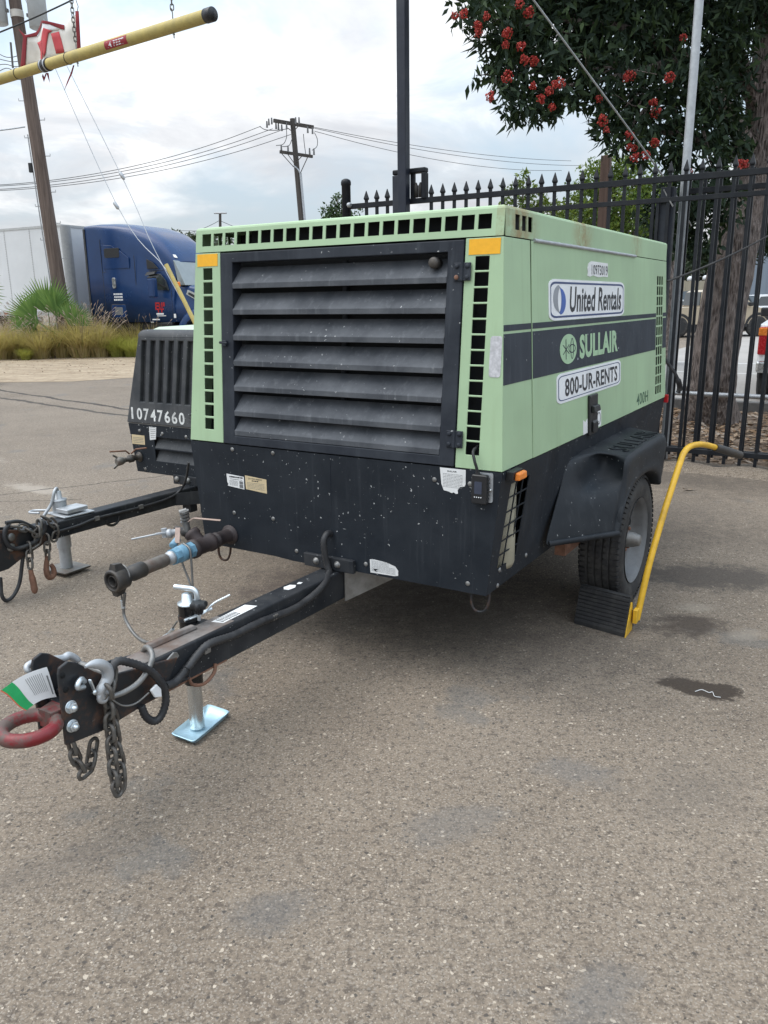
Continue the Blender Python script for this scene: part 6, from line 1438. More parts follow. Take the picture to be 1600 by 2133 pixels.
def grass_clump(seed, h, sp, n, mat):
    random.seed(seed); V, Fc = blades(n, h, sp); me = bpy.data.meshes.new("blades"); me.from_pydata(V, [], Fc); me.materials.append(M[mat])
    mb = MB()
    for k in range(40):
        a = random.uniform(0, 2 * PI); out = sp * random.uniform(.2, 1.0); zt2 = h * random.uniform(.85, 1.2); d = Vector((math.cos(a), math.sin(a), 0))
        p0, p1, p2 = d * .05, d * out * .5 + Vector((0, 0, zt2 * .7)), d * out + Vector((0, 0, zt2)); tipd = (p2 - p1).normalized()
        mb.tube([p0, p1, p2], .003, 3, caps=False); mb.tube([p2, p2 + tipd * .05, p2 + tipd * .12 + Vector((0, 0, -.01))], [.004, .011, .003], 4)
    me2 = mb.mesh("seed_heads"); me2.materials.append(M['seed_head']); return me, me2
kinds_ = [grass_clump(3, 1.0, 1.0, 620, 'grass_blade'), grass_clump(5, 1.15, 1.05, 640, 'grass_blade'), grass_clump(9, .8, .85, 560, 'green_blade')]
random.seed(21)
for px, Y, s_, kd, lab in ((8, 24.0, 1.0, 0, "olive fountain grass clump at the verge's far left under the palm tip"), (45, 24.3, .95, 1, "brownish fountain grass clump before the fan palm"), (90, 24.1, 1.0, 0, "olive-brown fountain grass clump in front of the wooden pole"), (135, 24.5, 1.0, 1, "tall straw fountain grass clump hiding the wooden pole's foot"),
        (178, 24.4, 1.1, 1, "tall olive fountain grass clump right of the wooden pole"), (215, 24.6, 1.1, 0, "dense dark-based fountain grass clump below the truck's sleeper"), (252, 24.5, .9, 2, "bright yellow-green low grass clump before the grey compressor"), (282, 24.4, .85, 2, "short yellow-green grass clump half hidden by the grey compressor"),
        (25, 25.6, 1.0, 1, "fountain grass clump in the back row below the palm tip"), (115, 25.8, 1.0, 0, "fountain grass clump in the back row behind the wooden pole"), (200, 25.7, 1.15, 1, "fountain grass clump in the back row below the sleeper door"), (240, 25.9, 1.0, 0, "seedy fountain grass clump in the back row under the cab"), (290, 25.6, 1.0, 1, "pink-headed fountain grass clump under the truck's front wheel arch"), (330, 25.2, 1.0, 0, "straw fountain grass clump rising behind the grey compressor"),
        (72, 25.9, 1.15, 1, "straw fountain grass clump in the back row under the palm's left fronds"), (95, 26.2, 1.15, 0, "olive fountain grass clump in the back row directly behind the palm's stem"), (-30, 24.5, 1.0, 1, "fountain grass clump just past the concrete block"), (60, 23.6, .5, 2, "small yellow-green tuft at the dirt's edge before the verge")):
    x_ = (px - 800) / 1655 * Y * .985; g_ = thing("fountain_grass", lab, "grass clump", (x_, Y, 0), random.uniform(0, 6), "fountain grass clumps along the verge")
    g_.scale = (s_, s_, s_); kind(place("blades", kinds_[kd][0], g_), 'stuff')
    if kd < 2: kind(place("seed_heads", kinds_[kd][1], g_), 'stuff')
def frond_mesh(R, mat, span=150, n=26):
    mb = MB()
    for k in range(n):
        a = math.radians(-span / 2 + span * k / (n - 1)); L_ = R * (.78 + .22 * math.cos(a)) * random.uniform(.94, 1.04); d = Vector((math.sin(a), 0, math.cos(a))); s_ = Vector((d.z, 0, -d.x)) * .030
        b0 = d * .05; b1 = d * L_ * .55 + Vector((0, -.05, 0)); b2 = d * L_ + Vector((0, -.02 - .10 * random.random(), -.06 * random.random()))
        mb.add([b0 - s_ * .5, b0 + s_ * .5, b1 + s_ * 1.2, b1 - s_ * 1.2, b2, b1 + Vector((0, .015, 0))], [(0, 1, 5), (0, 5, 3), (1, 2, 5), (2, 4, 5), (5, 4, 3)])
    mb.tube([(0, 0, -R * .9), (0, 0, .06)], .012, 5)
    me = mb.mesh("frond"); me.materials.append(M[mat]); return me
fm, fm2 = frond_mesh(1.15, 'palm_leaf', 115, 24), frond_mesh(.8, 'palm_dry', 80, 12)
pb = Vector((-9.786, 24.300, 0.647)); pb.z = 0
PALM = thing("fan_palm", "small green fan palm with spread fronds growing at the wooden pole's foot", "palm", pb)
for dx, dz, tilt, yaw_, s_, m_ in ((-.15, 1.30, -4, 0, 1.0, fm), (-.42, 1.10, -52, 15, .85, fm), (-.45, .80, -88, -10, .75, fm), (.55, .95, 32, 10, .72, fm), (.1, 1.2, 18, 40, .8, fm), (-.30, 1.05, -70, -35, .6, fm), (-.5, .5, -97, 0, .8, fm2), (.35, .62, 70, 0, .6, fm2)):
    o = place("frond", m_, PALM); o.location = (dx, random.uniform(-.25, .25), dz); o.rotation_euler = (math.radians(-8), math.radians(tilt), math.radians(yaw_)); o.scale = (s_, s_, s_)
mb = MB(); mb.tube([(0, 0, 0), (-.02, 0, .5), (-.05, 0, .8)], [.08, .07, .04], 10); mb.build("stem", 'post_wood', PALM)
P2B = Vector((-11.281, 22.000, 0.760)); P2B.z = 0
PALM2 = thing("fan_palm", "fan palm reaching one drooping yellow-green frond in from outside the view", "palm", P2B)
mb = MB(); mb.tube([(0, 0, 0), (0, 0, 1.2)], [.12, .08], 10); mb.build("stem", 'post_wood', PALM2)
for tilt, dz, dx, s_ in ((82, 1.95, .15, .95), (20, 1.9, .0, 1.0), (-60, 1.7, -.4, 1.0), (130, 1.2, -.1, .6)):
    o = place("frond", fm, PALM2); o.location = (dx, 0, dz); o.rotation_euler = (math.radians(-10), math.radians(tilt), math.radians(8)); o.scale = (s_, s_, s_)
mb = MB(); mb.box(-.55, .0, -.35, .25, 0, .52); cb = mb.build("concrete_block", 'concrete', None, .03, 2); cb.location = ((-7.497, 15.882)[0] - .36, (-7.497, 15.882)[1] + .2, 0); tag(cb, "pale concrete block at the dirt's edge on the far left", "concrete block")

# ------------------------------------------------------------------ poles and wires
def pole_base(p): return Vector((p[0], p[1], 0))
A0, A1 = Vector((-9.659, 25.000, 0.328)), Vector((-10.098, 25.000, 10.560)); A0 = A0 + (A0 - A1) * (A0.z / (A1.z - A0.z)) 
UP = thing("utility_pole", "thick weathered wooden utility pole with transformers leaning over the verge grass", "utility pole", A0)
ax = (A1 - A0); axn = ax.normalized()
mb = MB(); mb.tube([ax * t for t in np.linspace(0, 1, 12)], [.215 - .055 * t for t in np.linspace(0, 1, 12)], 20); mb.build("shaft", 'pole_wood', UP)
def onp(py, dx=0.0, dy=0.0):    # a point on the pole's axis at the given height, shifted sideways
    return axn * (py / axn.z) + Vector((dx, dy, 0))
for zt3, dxx in (((-9.653, 25.000, 9.383)[2], .62), ((-10.439, 25.000, 9.511)[2], -.48)):
    c_ = onp(zt3, dxx, -.12); mb = MB(); mb.lathe(c_ - Vector((0, 0, .40)), (0, 0, 1), [(0, 0), (0, .22), (.02, .25), (.95, .25), (.98, .26), (1.0, .24), (1.05, .10), (1.06, 0)], 24); tf = mb.build("transformer", 'transformer', UP)
    mb = MB(); mb.box(c_.x - .3 if dxx > 0 else c_.x, c_.x if dxx > 0 else c_.x + .3, c_.y - .05, c_.y + .05, c_.z - .10, c_.z - .02); mb.build("mount", 'insulator', tf)
for z_, s_ in [(7.198, -1), (6.689, 1), (6.225, -1), (5.731, 1), (4.752, 1), (4.360, -1), (3.886, 1), (3.419, -1), (2.895, 1), (7.941, -1)]:
    p = onp(z_, s_ * .19); mb = MB(); mb.tube([p, p + Vector((s_ * .14, 0, .0)), p + Vector((s_ * .14, 0, .06))], .012, 6); mb.build("pole_step", 'galv', UP)
mb = MB(); a_, b_ = (-10.180, 25.000, 5.543)[2], (-10.213, 25.000, 5.283)[2]; c_ = onp((a_ + b_) / 2, -.27, -.05); mb.box(c_.x - .05, c_.x + .05, c_.y - .05, c_.y + .05, b_, a_); mb.build("junction_box", 'black_plastic', UP, .01, 1)
mb = MB(); mb.tube([onp((-10.083, 25.000, 6.312)[2], -.23), onp((-10.398, 25.000, 3.829)[2], -.25), onp(.5, -.24)], .018, 6); mb.build("riser_conduit", 'galv', UP)
mb = MB(); z_ = (-10.583, 25.000, 7.944)[2]
for k in range(4): mb.tube(spline([onp(z_ + .15 * k, -.05), onp(z_ + .12 * k + .02, -.30), onp(z_ + .10 * k + .10, -.55), onp(z_ + .22 * k - .05, -.9)], 4), .011, 5)
mb.tube([onp(z_ + .1, -.35), onp(z_ + .75, -.30)], .03, 6); mb.build("service_drop", 'insulator', UP)
mb = MB(); z_ = (-10.054, 25.000, 9.388)[2]; mb.tube([onp(z_, 0, 0) - axn * .09, onp(z_, 0, 0) + axn * .09], .178, 20); mb.build("pole_tag", 'banner_white', UP)
YG = Vector((-5.160, 22.500, 1.072))
cable("guy_wire", "lower steel guy wire from the leaning pole down to the yellow guard", "guy wire", [A0 + onp(10.2, .15), (-7.432, 24.000, 4.217), (-5.955, 23.000, 2.467), (-5.160, 22.500, 1.072)], .011, 'galv')
cable("guy_wire", "upper steel guy wire from the leaning pole passing over the blue truck's roof", "guy wire", [A0 + onp(10.7, .15), (-7.222, 24.000, 4.974), (-6.324, 23.400, 3.002), (-5.001, 22.600, 0.653)], .011, 'galv')
for p, lab in (((-7.439, 23.900, 4.232), "small grey insulator on the lower guy wire"), ((-7.200, 23.900, 5.010), "small grey insulator on the upper guy wire")):
    mb = MB(); d = Vector((.52, -.05, -.85)); mb.tube([Vector(p) - d * .12, Vector(p) - d * .08, Vector(p) + d * .08, Vector(p) + d * .12], [.02, .05, .05, .02], 10); tag(mb.build("guy_insulator", 'galv'), lab, "insulator")
mb = MB(); mb.tube([(-5.906, 22.900, 2.577), (-5.160, 22.500, 1.072), (-4.571, 22.200, -0.111)], .058, 12); tag(mb.build("guy_guard", 'yellow_pvc'), "faded yellow plastic guard tube slanting in front of the blue truck", "guy guard")

FPB = pole_base((-3.508, 41.000, 1.297))
FP = thing("utility_pole", "distant dark wooden pole with two crossarms rising above the compressor lid", "utility pole", FPB)
FTop = Vector((-4.077, 41.000, 9.925)) - FPB
mb = MB(); mb.tube([(0, 0, 0), FTop * .5, FTop], [.17, .15, .12], 12); mb.build("shaft", 'far_wood', FP)
def fpt(px, py, Y=41): return None
for a, b, r in (((-4.903, 40.500, 9.751), (-3.131, 41.500, 9.637), .075), ((-4.686, 40.600, 8.422), (-3.216, 41.400, 8.325), .065)):
    mb = MB(); mb.bar(Vector(a) - FPB, Vector(b) - FPB, r * 1.6, r * 2); arm = mb.build("crossarm", 'far_wood', FP)
for i_, p in enumerate([(-5.250, 40.700, 9.631), (-5.155, 40.700, 9.733), (-5.018, 40.700, 9.773), (-4.826, 40.700, 9.564), (-4.715, 40.700, 9.521), (-4.559, 40.700, 9.478), (-4.330, 40.700, 9.558), (-3.893, 40.700, 9.779), (-3.735, 40.700, 9.777), (-3.345, 40.700, 9.380), (-3.121, 40.700, 9.336), (-4.622, 40.700, 8.605), (-4.306, 40.700, 8.559), (-3.086, 40.700, 8.419), (-3.290, 40.700, 8.442)]):
    mb = MB(); p = Vector(p) - FPB; mb.tube([p - Vector((0, 0, .14)), p + Vector((0, 0, .14))], [.05, .035], 6); mb.build("insulator", 'insulator', FP)
for a, b in [((-4.622, 40.800, 8.370), (-4.078, 40.800, 7.772)), ((-4.328, 40.800, 8.325), (-4.048, 40.800, 7.941)), ((-3.374, 40.800, 8.250), (-3.768, 40.800, 7.513)), ((-3.646, 40.800, 8.274), (-3.931, 40.800, 8.003)), ((-4.278, 40.800, 9.473), (-4.102, 40.800, 9.347)), ((-3.776, 40.800, 9.571), (-3.988, 40.800, 9.366))]:
    mb = MB(); mb.bar(Vector(a) - FPB, Vector(b) - FPB, .035); mb.build("brace", 'far_wood', FP)
for ps in [[(-4.354, 40.700, 9.538), (-4.351, 40.700, 9.082), (-4.524, 40.700, 8.771), (-4.866, 40.700, 8.713)], [(-4.107, 40.700, 8.975), (-4.231, 40.700, 8.726), (-4.415, 40.700, 8.665), (-4.574, 40.700, 8.667)], [(-3.034, 40.700, 9.252), (-2.908, 40.700, 8.960), (-2.942, 40.700, 8.647), (-3.175, 40.700, 8.483)], [(-3.555, 40.700, 9.196), (-3.527, 40.700, 8.759), (-3.477, 40.700, 8.297)], [(-5.592, 40.700, 9.553), (-5.396, 40.700, 9.426), (-5.173, 40.700, 9.382), (-4.722, 40.700, 9.377), (-4.268, 40.700, 9.433)]]:
    mb = MB(); mb.tube(spline([Vector(p) - FPB for p in ps], 4), .016, 5); mb.build("jumper_wire", 'wire', FP)
mb = MB(); mb.tube([Vector(p) - FPB for p in ((-3.777, 40.900, 7.528), (-3.654, 40.900, 5.361))] + [Vector((.15, -.1, .5))], .06, 10); mb.tube(spline([Vector(p) - FPB for p in ((-3.779, 40.900, 7.485), (-3.908, 40.900, 7.700), (-4.085, 40.900, 7.851))], 4), .04, 8); mb.build("riser_conduit", 'galv', FP)
for i_, (a, b, lab) in enumerate((((-5.534, 40.600, 9.533), (-17.243, 36.000, 6.452), "topmost of four thin wires from the distant pole towards the leaning pole"), ((-4.977, 40.600, 9.423), (-17.440, 36.400, 6.469), "second of four thin wires from the distant pole towards the leaning pole"), ((-4.644, 40.800, 9.374), (-17.651, 36.800, 6.388), "third of four thin wires from the distant pole towards the leaning pole"), ((-4.174, 41.000, 9.240), (-17.849, 37.200, 6.402), "lowest of four thin wires from the distant pole towards the leaning pole"))):
    cable("power_line", lab, "wire", sag(a, b, .55), .013, 'wire', 5, "wires strung from the distant pole")
for a, b, s_, lab in (((-3.078, 41.400, 9.617), (13.434, 60.000, 10.886), .3, "upper wire running from the distant pole past the mast to the trees"), ((-3.079, 41.400, 9.575), (14.291, 60.000, 10.564), .4, "middle wire running from the distant pole past the mast to the trees"), ((-3.054, 41.000, 9.372), (12.789, 60.000, 10.270), .5, "lowest wire running from the distant pole past the mast to the trees")):
    cable("power_line", lab, "wire", sag(a, b, s_), .013, 'wire', 5, "wires strung from the distant pole")
cable("power_line", "heavy service wire rising off the leaning pole past the banner's top", "wire", sag((-10.971, 24.000, 8.398), (-7.601, 24.000, 9.614), .05), .022, 'wire', 5)
cable("power_line", "bundled telephone cable ending at the leaning pole's left side", "wire", sag((-11.293, 24.000, 6.189), (-10.154, 24.900, 6.497), .02), .02, 'galv', 6)
SPB = pole_base((-16.245, 83.000, 1.583))
SP_ = thing("street_light", "tiny far street light with flat twin head standing against the pale sky", "street light", SPB)
mb = MB(); mb.tube([(0, 0, 0), Vector((-15.704, 83.000, 10.195)) - SPB], [.18, .13], 8); mb.build("shaft", 'far_wood', SP_)
mb = MB(); c_ = Vector((-15.683, 83.000, 10.151)) - SPB; mb.box(c_.x - .62, c_.x + .62, -.15, .15, c_.z - .06, c_.z + .08); mb.build("lamp_head", 'galv', SP_, .03, 1)
for a, b, s_, lab in (((-15.724, 83.000, 9.529), (-16.900, 70.000, 7.110), .2, "far thin wire dropping from the street light towards the truck's roof"), ((-15.730, 83.000, 9.440), (-7.672, 95.000, 10.559), 1.2, "far thin wire running from the street light behind the compressor lid"), ((-21.062, 75.000, 8.035), (-8.236, 95.000, 9.953), .3, "faint far wire crossing low above the compressor lid")):
    cable("power_line", lab, "wire", sag(a, b, s_), .025, 'wire', 4)

# ------------------------------------------------------------------ hanging clearance bar and torn banner
BR = Vector((-1.641, 8.850, 4.269)); BL = Vector((-4.770, 11.100, 4.280)); bd = (BL - BR).normalized(); BE = BR + bd * 6.6
BAR = thing("clearance_bar", "faded yellow plastic clearance bar hung level overhead with red height sign", "clearance bar", BR)
rb = .062; zer = Vector((0, 0, 0)); jd = 2.843
mb = MB(); mb.tube([bd * .02, bd * (jd - .02)], rb, 24); mb.build("pipe", 'yellow_pvc', BAR)
mb = MB(); mb.tube([bd * (jd + .02), bd * 6.6], rb * .97, 24); mb.build("pipe", 'yellow_pvc', BAR)
mb = MB(); mb.lathe(bd * -.035, bd, [(0, .0), (.0, .050), (.006, .052), (.006, .064), (.012, .067), (.105, .067), (.108, .062)], 24); mb.build("end_cap", 'black_plastic', BAR)
mb = MB(); mb.lathe(bd * (jd - .07), bd, [(0, .062), (.0, .069), (.14, .069), (.14, .062)], 24, caps=False); cpn = mb.build("coupling", 'black_plastic', BAR)
mb = MB(); mb.lathe(bd * (jd - .05), bd, [(0, .0715), (.012, .0725), (.024, .0715)], 24, caps=False); mb.lathe(bd * (jd + .03), bd, [(0, .0715), (.012, .0725), (.024, .0715)], 24, caps=False); mb.build("hose_clamp", 'galv', cpn)
bside = bd.cross(Vector((0, 0, 1))).normalized()
if bside.y > 0: bside = -bside
bup = Vector((0, 0, 1))
s0, s1 = 1.251, 1.635
def onbar(u, v, w):     # u along the bar from right to left, v round the pipe
    a = v; return bd * u + (bside * math.cos(a) + bup * math.sin(a)) * (rb + w)
mb = MB(); V = [onbar(s0 + (s1 - s0) * i / 4, math.radians(-52 + 82 * j / 8), .0012) for j in range(9) for i in range(5)]
mb.add(V, [(j * 5 + i, j * 5 + i + 1, j * 5 + i + 6, j * 5 + i + 5) for j in range(8) for i in range(4)], True); sgn_ = mb.build("height_sign", 'red_sign', BAR)
lettering("lettering", "14 FEET", lambda u, v, w: onbar(s1 - (s1 - s0) * u, math.radians(-45 + 68 * v), w), .12, .88, .1, .85, .0022, 'white', sgn_, .02)
for s_ in [0.564, 2.227, 4.546]:
    p = bd * s_
    mb = MB(); mb.tube(spline([p + bup * (rb + .09), p + bup * (rb + .10) + bd * .014, p + bup * (rb + .086) + bd * .018, p + bup * (rb + .066), p + bup * rb, p - bup * (rb + .05)], 4), .006, 6); mb.lathe(p - bup * (rb + .018), (0, 0, 1), [(0, .014), (.010, .014)], 6); mb.build("eye_bolt", 'dull_steel', BAR)
lmesh = link_mesh(.062, .034, .0055)
for s_, lab in ((0.564, "short steel chain holding up the yellow bar near its right end"), (2.227, "longer steel chain beside the torn banner holding up the yellow bar")):
    p = BR + bd * s_ + bup * (rb + .11); HC = thing("hanging_chain", lab, "chain", p, 0, "chains holding the yellow bar"); tw = random.random()
    lmesh.materials.clear(); lmesh.materials.append(M['chain'])
    chain([(0, 0, 0), (0, 0, .9), (-.0, 0, 1.6)], HC, .062, .034, .0055, 'chain', lmesh, .3)
for s_ in [2.386, 3.438]:
    p = bd * s_; mb = MB(); mb.lathe(p, bd, [(0, rb + .001), (.006, rb + .006), (.012, rb + .001)], 20, caps=False); mb.build("cord_tie", 'wire', BAR)
# the banner hangs in the bar's vertical plane, just behind it
BN = thing("torn_banner", "torn white banner with red stripes and border tied above the yellow bar", "banner", BR + bd * 4.0)
bo = BR + bd * 4.0; bpl = -bside
def bpt(u, z, w=0.0):
    wav = .03 * math.sin(7 * u + 1) + .018 * math.sin(13 * u + 3 * z)
    return (bd * u + Vector((0, 0, z)) + bpl * (.06 + wav + w)) 
def patch(name, mat, poly, w, parent=None):
    """cloth patch: polygon given in the banner's own plane, cut into a fine wavy sheet"""
    bm = bmesh.new(); vs = [bm.verts.new((u, z, 0)) for u, z in poly]; f = bm.faces.new(vs)
    bmesh.ops.triangulate(bm, faces=[f]); bmesh.ops.subdivide_edges(bm, edges=bm.edges[:], cuts=3, use_grid_fill=True)
    for v in bm.verts: v.co = bpt(v.co.x, v.co.y, w)
    me = bpy.data.meshes.new(name); bm.to_mesh(me); bm.free(); me.materials.append(M[mat])
    for p in me.polygons: p.use_smooth = True
    o = place(name, me, parent or BN); s_ = o.modifiers.new("thick", 'SOLIDIFY'); s_.thickness = .002; return o
cloth = patch("cloth", 'banner_white', [(-0.682, 0.427), (-0.898, 0.377), (-1.138, 0.465), (-1.467, 0.364), (-1.546, 0.379), (-1.747, 0.457), (-1.721, 0.023), (-1.476, 0.024), (-1.089, 0.047), (-0.802, 0.041), (-0.590, 0.033)], 0)
patch("cloth_fold", 'white', [(-1.155, 0.452), (-1.447, 0.358), (-1.386, 0.339), (-1.253, 0.354), (-1.143, 0.207), (-1.144, 0.120), (-1.084, 0.212), (-1.096, 0.362)], -.004, cloth)
for poly in [[(-0.882, 0.308), (-1.024, 0.304), (-1.056, 0.176), (-1.005, 0.030), (-0.900, 0.015), (-0.949, 0.194)], [(-1.164, 0.400), (-1.309, 0.343), (-1.247, 0.325), (-1.146, 0.130), (-1.080, 0.100), (-1.052, 0.248), (-1.024, 0.304)], [(-1.284, 0.318), (-1.402, 0.327), (-1.471, 0.095), (-1.319, 0.106)]]:
    patch("red_stripe", 'banner_red', poly, -.006, cloth)
for poly in [[(-0.593, 0.500), (-0.719, 0.410), (-0.887, 0.420), (-1.122, 0.483), (-1.125, 0.448), (-0.898, 0.377), (-0.734, 0.381), (-0.642, 0.030), (-0.559, 0.038), (-0.675, 0.397)], [(-1.141, 0.480), (-1.290, 0.442), (-1.508, 0.376), (-1.498, 0.329), (-1.444, 0.344), (-1.284, 0.413), (-1.145, 0.449)], [(-1.733, 0.479), (-1.786, 0.469), (-1.730, 0.021), (-1.676, 0.030)]]:
    patch("border", 'banner_dark_red', poly, -.008, cloth)
for q in [[(-0.903, -0.064), (-0.987, -0.145), (-1.055, -0.113), (-1.102, -0.079), (-1.142, -0.179), (-1.143, -0.075), (-1.085, -0.066), (-1.018, -0.097), (-0.948, -0.045)], [(-1.612, -0.059), (-1.568, -0.142), (-1.482, -0.240), (-1.412, -0.302), (-1.477, -0.219), (-1.551, -0.129), (-1.594, -0.056)]]:
    patch("loose_strip", 'banner_dark_red', q, .0, cloth)
mb = MB(); q = [(-1.749, 0.467), (-1.777, 0.519), (-1.754, 0.590)]; mb.tube([bpt(u, z, 0) for u, z in q], .004, 6); mb.build("cord", 'wire', BN)

# ------------------------------------------------------------------ trailer and tractor
HD = math.radians(-28)                                  # heading: to the right and a little towards the yard
TRP = Vector((-10.040, 26.500, 2.655)); TRP.z = 0
TL = thing("semi_trailer", "long white box semi-trailer behind the wooden pole and palm", "trailer", TRP, HD)     # x forward, y away from the yard
mb = MB(); mb.box(-14.0, 0, 0, 2.55, 1.32, 3.98); mb.build("box", 'trailer_white', TL, .02, 1)
mb = MB(); mb.box(-14.0, .02, -.015, .005, 3.93, 4.00); mb.box(.0, .02, 0, 2.56, 3.93, 4.00); mb.build("top_rail", 'trailer_rail', TL)
mb = MB(); mb.box(-14.0, .0, -.02, .0, 1.22, 1.36); br_ = mb.build("bottom_rail", 'trailer_rail', TL)
for k in range(9):
    x_ = -1.5 - 1.22 * k; mb = MB(); mb.box(x_, x_ + .012, -.006, .002, 1.36, 3.93)
    for j in range(34): z_ = 1.42 + j * .074; mb.box(x_ - .02, x_ + .03, -.009, -.005, z_, z_ + .02)
    mb.build("rivet_seam", 'trailer_rail', TL)
for k in range(11):
    x_ = -2.0 - .58 * k; mb = MB(); mb.box(x_, x_ + .16, -.024, -.019, 1.26, 1.31); mb.build("reflector", 'red_lens', br_)
for y_ in (.14, 2.42):
    mb = MB(); mb.lathe((.01, y_, 1.30), (0, 0, 1), [(0, .16), (2.66, .16)], 20); mb.build("corner_post", 'trailer_grey', TL)  # grey colour stands in for shadow on the trailer's front corner
mb = MB(); mb.box(-.02, .03, .2, 2.4, 1.15, 1.32); mb.build("front_sill", 'trailer_rail', TL)
for x_ in (-2.6, -2.45):
    mb = MB(); mb.box(x_, x_ + .1, .35, .5, .25, 1.22); mb.build("landing_leg", 'truck_dark', TL)
def truck_wheel(par, x, y, r=.50, w=.28, rimmat='rim'):
    mb = MB(); mb.lathe((x, y, r), (0, 1, 0), [(0, r * .58), (.0, r * .8), (.03, r * .95), (.07, r), (w - .07, r), (w - .03, r * .95), (w, r * .8), (w, r * .58)], 32); wh = mb.build("wheel", 'tyre', par)
    mb = MB(); mb.lathe((x, y - .005, r), (0, 1, 0), [(.0, r * .58), (.03, r * .5), (.10, r * .44), (.10, r * .2), (.03, r * .16), (.02, 0)], 24); mb.build("rim", rimmat, wh)
for x_ in (-12.6, -11.3): truck_wheel(TL, x_, .02)

q0 = Vector((1.0, 0, 0)); 
TT = thing("truck_tractor", "dark blue sleeper-cab truck tractor with rounded roof coupled to the white trailer", "truck", TRP + Vector((math.cos(HD), math.sin(HD), 0)) * .95, HD)
def sec(x, hw, zbot, zside, zcr, hwt, n=10, sq=4.5):
    """cross-section at x: straight side up to zside, then a rounded roof to the crown"""
    cy = 1.275; P_ = [(x, cy - hw, zbot), (x, cy - hw, zbot + (zside - zbot) * .5), (x, cy - hwt, zside)]
    for k in range(1, 2 * n):
        a = PI - PI * k / (2 * n); c_, s_ = math.cos(a), math.sin(a)
        P_.append((x, cy + hwt * math.copysign(abs(c_) ** (2 / sq), c_), zside + (zcr - zside) * abs(s_) ** (2 / sq)))
    return P_ + [(x, cy + hwt, zside), (x, cy + hw, zbot + (zside - zbot) * .5), (x, cy + hw, zbot)]
secs = [sec(0, 1.26, 1.0, 3.78, 3.93, 1.24), sec(.5, 1.26, 1.0, 3.72, 3.96, 1.24), sec(1.1, 1.26, 1.0, 3.52, 3.95, 1.22), sec(1.7, 1.25, 1.0, 3.26, 3.87, 1.18), sec(2.3, 1.22, 1.0, 2.95, 3.68, 1.12), sec(2.8, 1.16, 1.0, 2.66, 3.38, 1.04), sec(3.15, 1.12, 1.0, 2.45, 3.02, .98), sec(3.3, 1.10, 1.0, 2.30, 2.78, .95)]
mb = MB(); mb.loft(secs); body = mb.build("cab", 'truck_blue', TT)
mb = MB(); mb.loft([[(-.06, 1.275 + s_ * 1.27, 1.05), (.03, 1.275 + s_ * 1.285, 1.05), (.03, 1.275 + s_ * 1.27, 3.80), (-.06, 1.275 + s_ * 1.25, 3.80)] for s_ in (-1, -.96)], caps=True, smooth=False); mb.build("side_extender", 'truck_dark', TT)
# windscreen and hood
mb = MB(); mb.hexa([(3.28, .32, 2.78), (3.72, .26, 2.06), (3.72, 2.29, 2.06), (3.28, 2.23, 2.78), (3.20, .36, 2.80), (3.4, .30, 2.06), (3.4, 2.25, 2.06), (3.20, 2.19, 2.80)]); mb.build("windscreen", 'windscreen', TT, .02, 2)
mb = MB(); mb.loft([sec(3.2, 1.08, 1.0, 1.98, 2.12, .96), sec(3.7, 1.05, 1.0, 1.92, 2.08, .92), sec(4.4, .95, 1.0, 1.75, 1.95, .82), sec(5.1, .82, .9, 1.5, 1.75, .70), sec(5.35, .70, .8, 1.3, 1.6, .58)]); mb.build("hood", 'truck_blue', TT)
def ff(y):
    mb = MB(); n = 12; o_ = [(4.25 + .80 * math.cos(a), .62 + .78 * math.sin(a)) for a in np.linspace(PI, 0, n)]; i_ = [(4.25 + .60 * math.cos(a), .55 + .60 * math.sin(a)) for a in np.linspace(PI, 0, n)]
    mb.loft([[(p[0], y, p[1]) for p in i_], [(p[0], y - .02, p[1] * .6 + q[1] * .4) for p, q in zip(o_, i_)], [(p[0], y + .05, p[1]) for p in o_], [(p[0], y + .5, p[1]) for p in o_]], closed=False, caps=False); mb.build("front_fender", 'truck_blue', TT)
ff(.06)
truck_wheel(TT, 4.25, .10); truck_wheel(TT, 4.25, 2.2); truck_wheel(TT, -.4, .05)
mb = MB(); mb.box(-2.2, 5.0, .85, 1.7, .75, 1.02); mb.build("chassis", 'truck_dark', TT)
mb = MB(); mb.box(.3, 3.2, .12, 2.4, .45, 1.0); mb.build("side_fairing", 'truck_dark', TT, .04, 2)
def onside(x, z, w=0.0):
    # near side plane of the cab, narrowing to the front
    hw = np.interp(x, [0, 1.1, 2.3, 2.8, 3.3], [1.26, 1.26, 1.22, 1.16, 1.10]); return (x, 1.275 - hw - w + (.04 if z > 2.4 and x > 2 else 0), z)
def sidepanel(name, poly, mat, w0=-.02, w1=.012, par=None): mb = MB(); mb.prism(poly, onside, w0, w1); return mb.build(name, mat, par or body, .004, 1)
sidepanel("door_line", [(.62, 1.05), (.635, 1.05), (.635, 3.45), (.62, 3.48)], 'truck_dark', -.01, .004); sidepanel("door_line", [(1.95, 1.05), (1.965, 1.05), (1.965, 2.95), (1.95, 2.96)], 'truck_dark', -.01, .004); sidepanel("door_line", [(.64, 2.50), (3.0, 2.50), (3.0, 2.512), (.64, 2.512)], 'truck_dark', -.01, .004); sidepanel("door_line", [(3.22, 1.1), (3.232, 1.1), (3.232, 2.2), (3.22, 2.2)], 'truck_dark', -.01, .004)
sidepanel("sleeper_window", rrect(.78, 1.40, 2.92, 3.20, .06), 'truck_dark')
sidepanel("sleeper_window_frame", [(.70, 2.60), (1.75, 2.60), (1.75, 2.90), (1.45, 3.10), (1.1, 3.27), (.70, 3.30)], 'truck_blue', -.02, .006)
sidepanel("door_window", [(2.45, 1.98), (3.16, 1.92), (3.06, 2.22), (2.90, 2.40), (2.45, 2.42)], 'glass', -.02, .018)
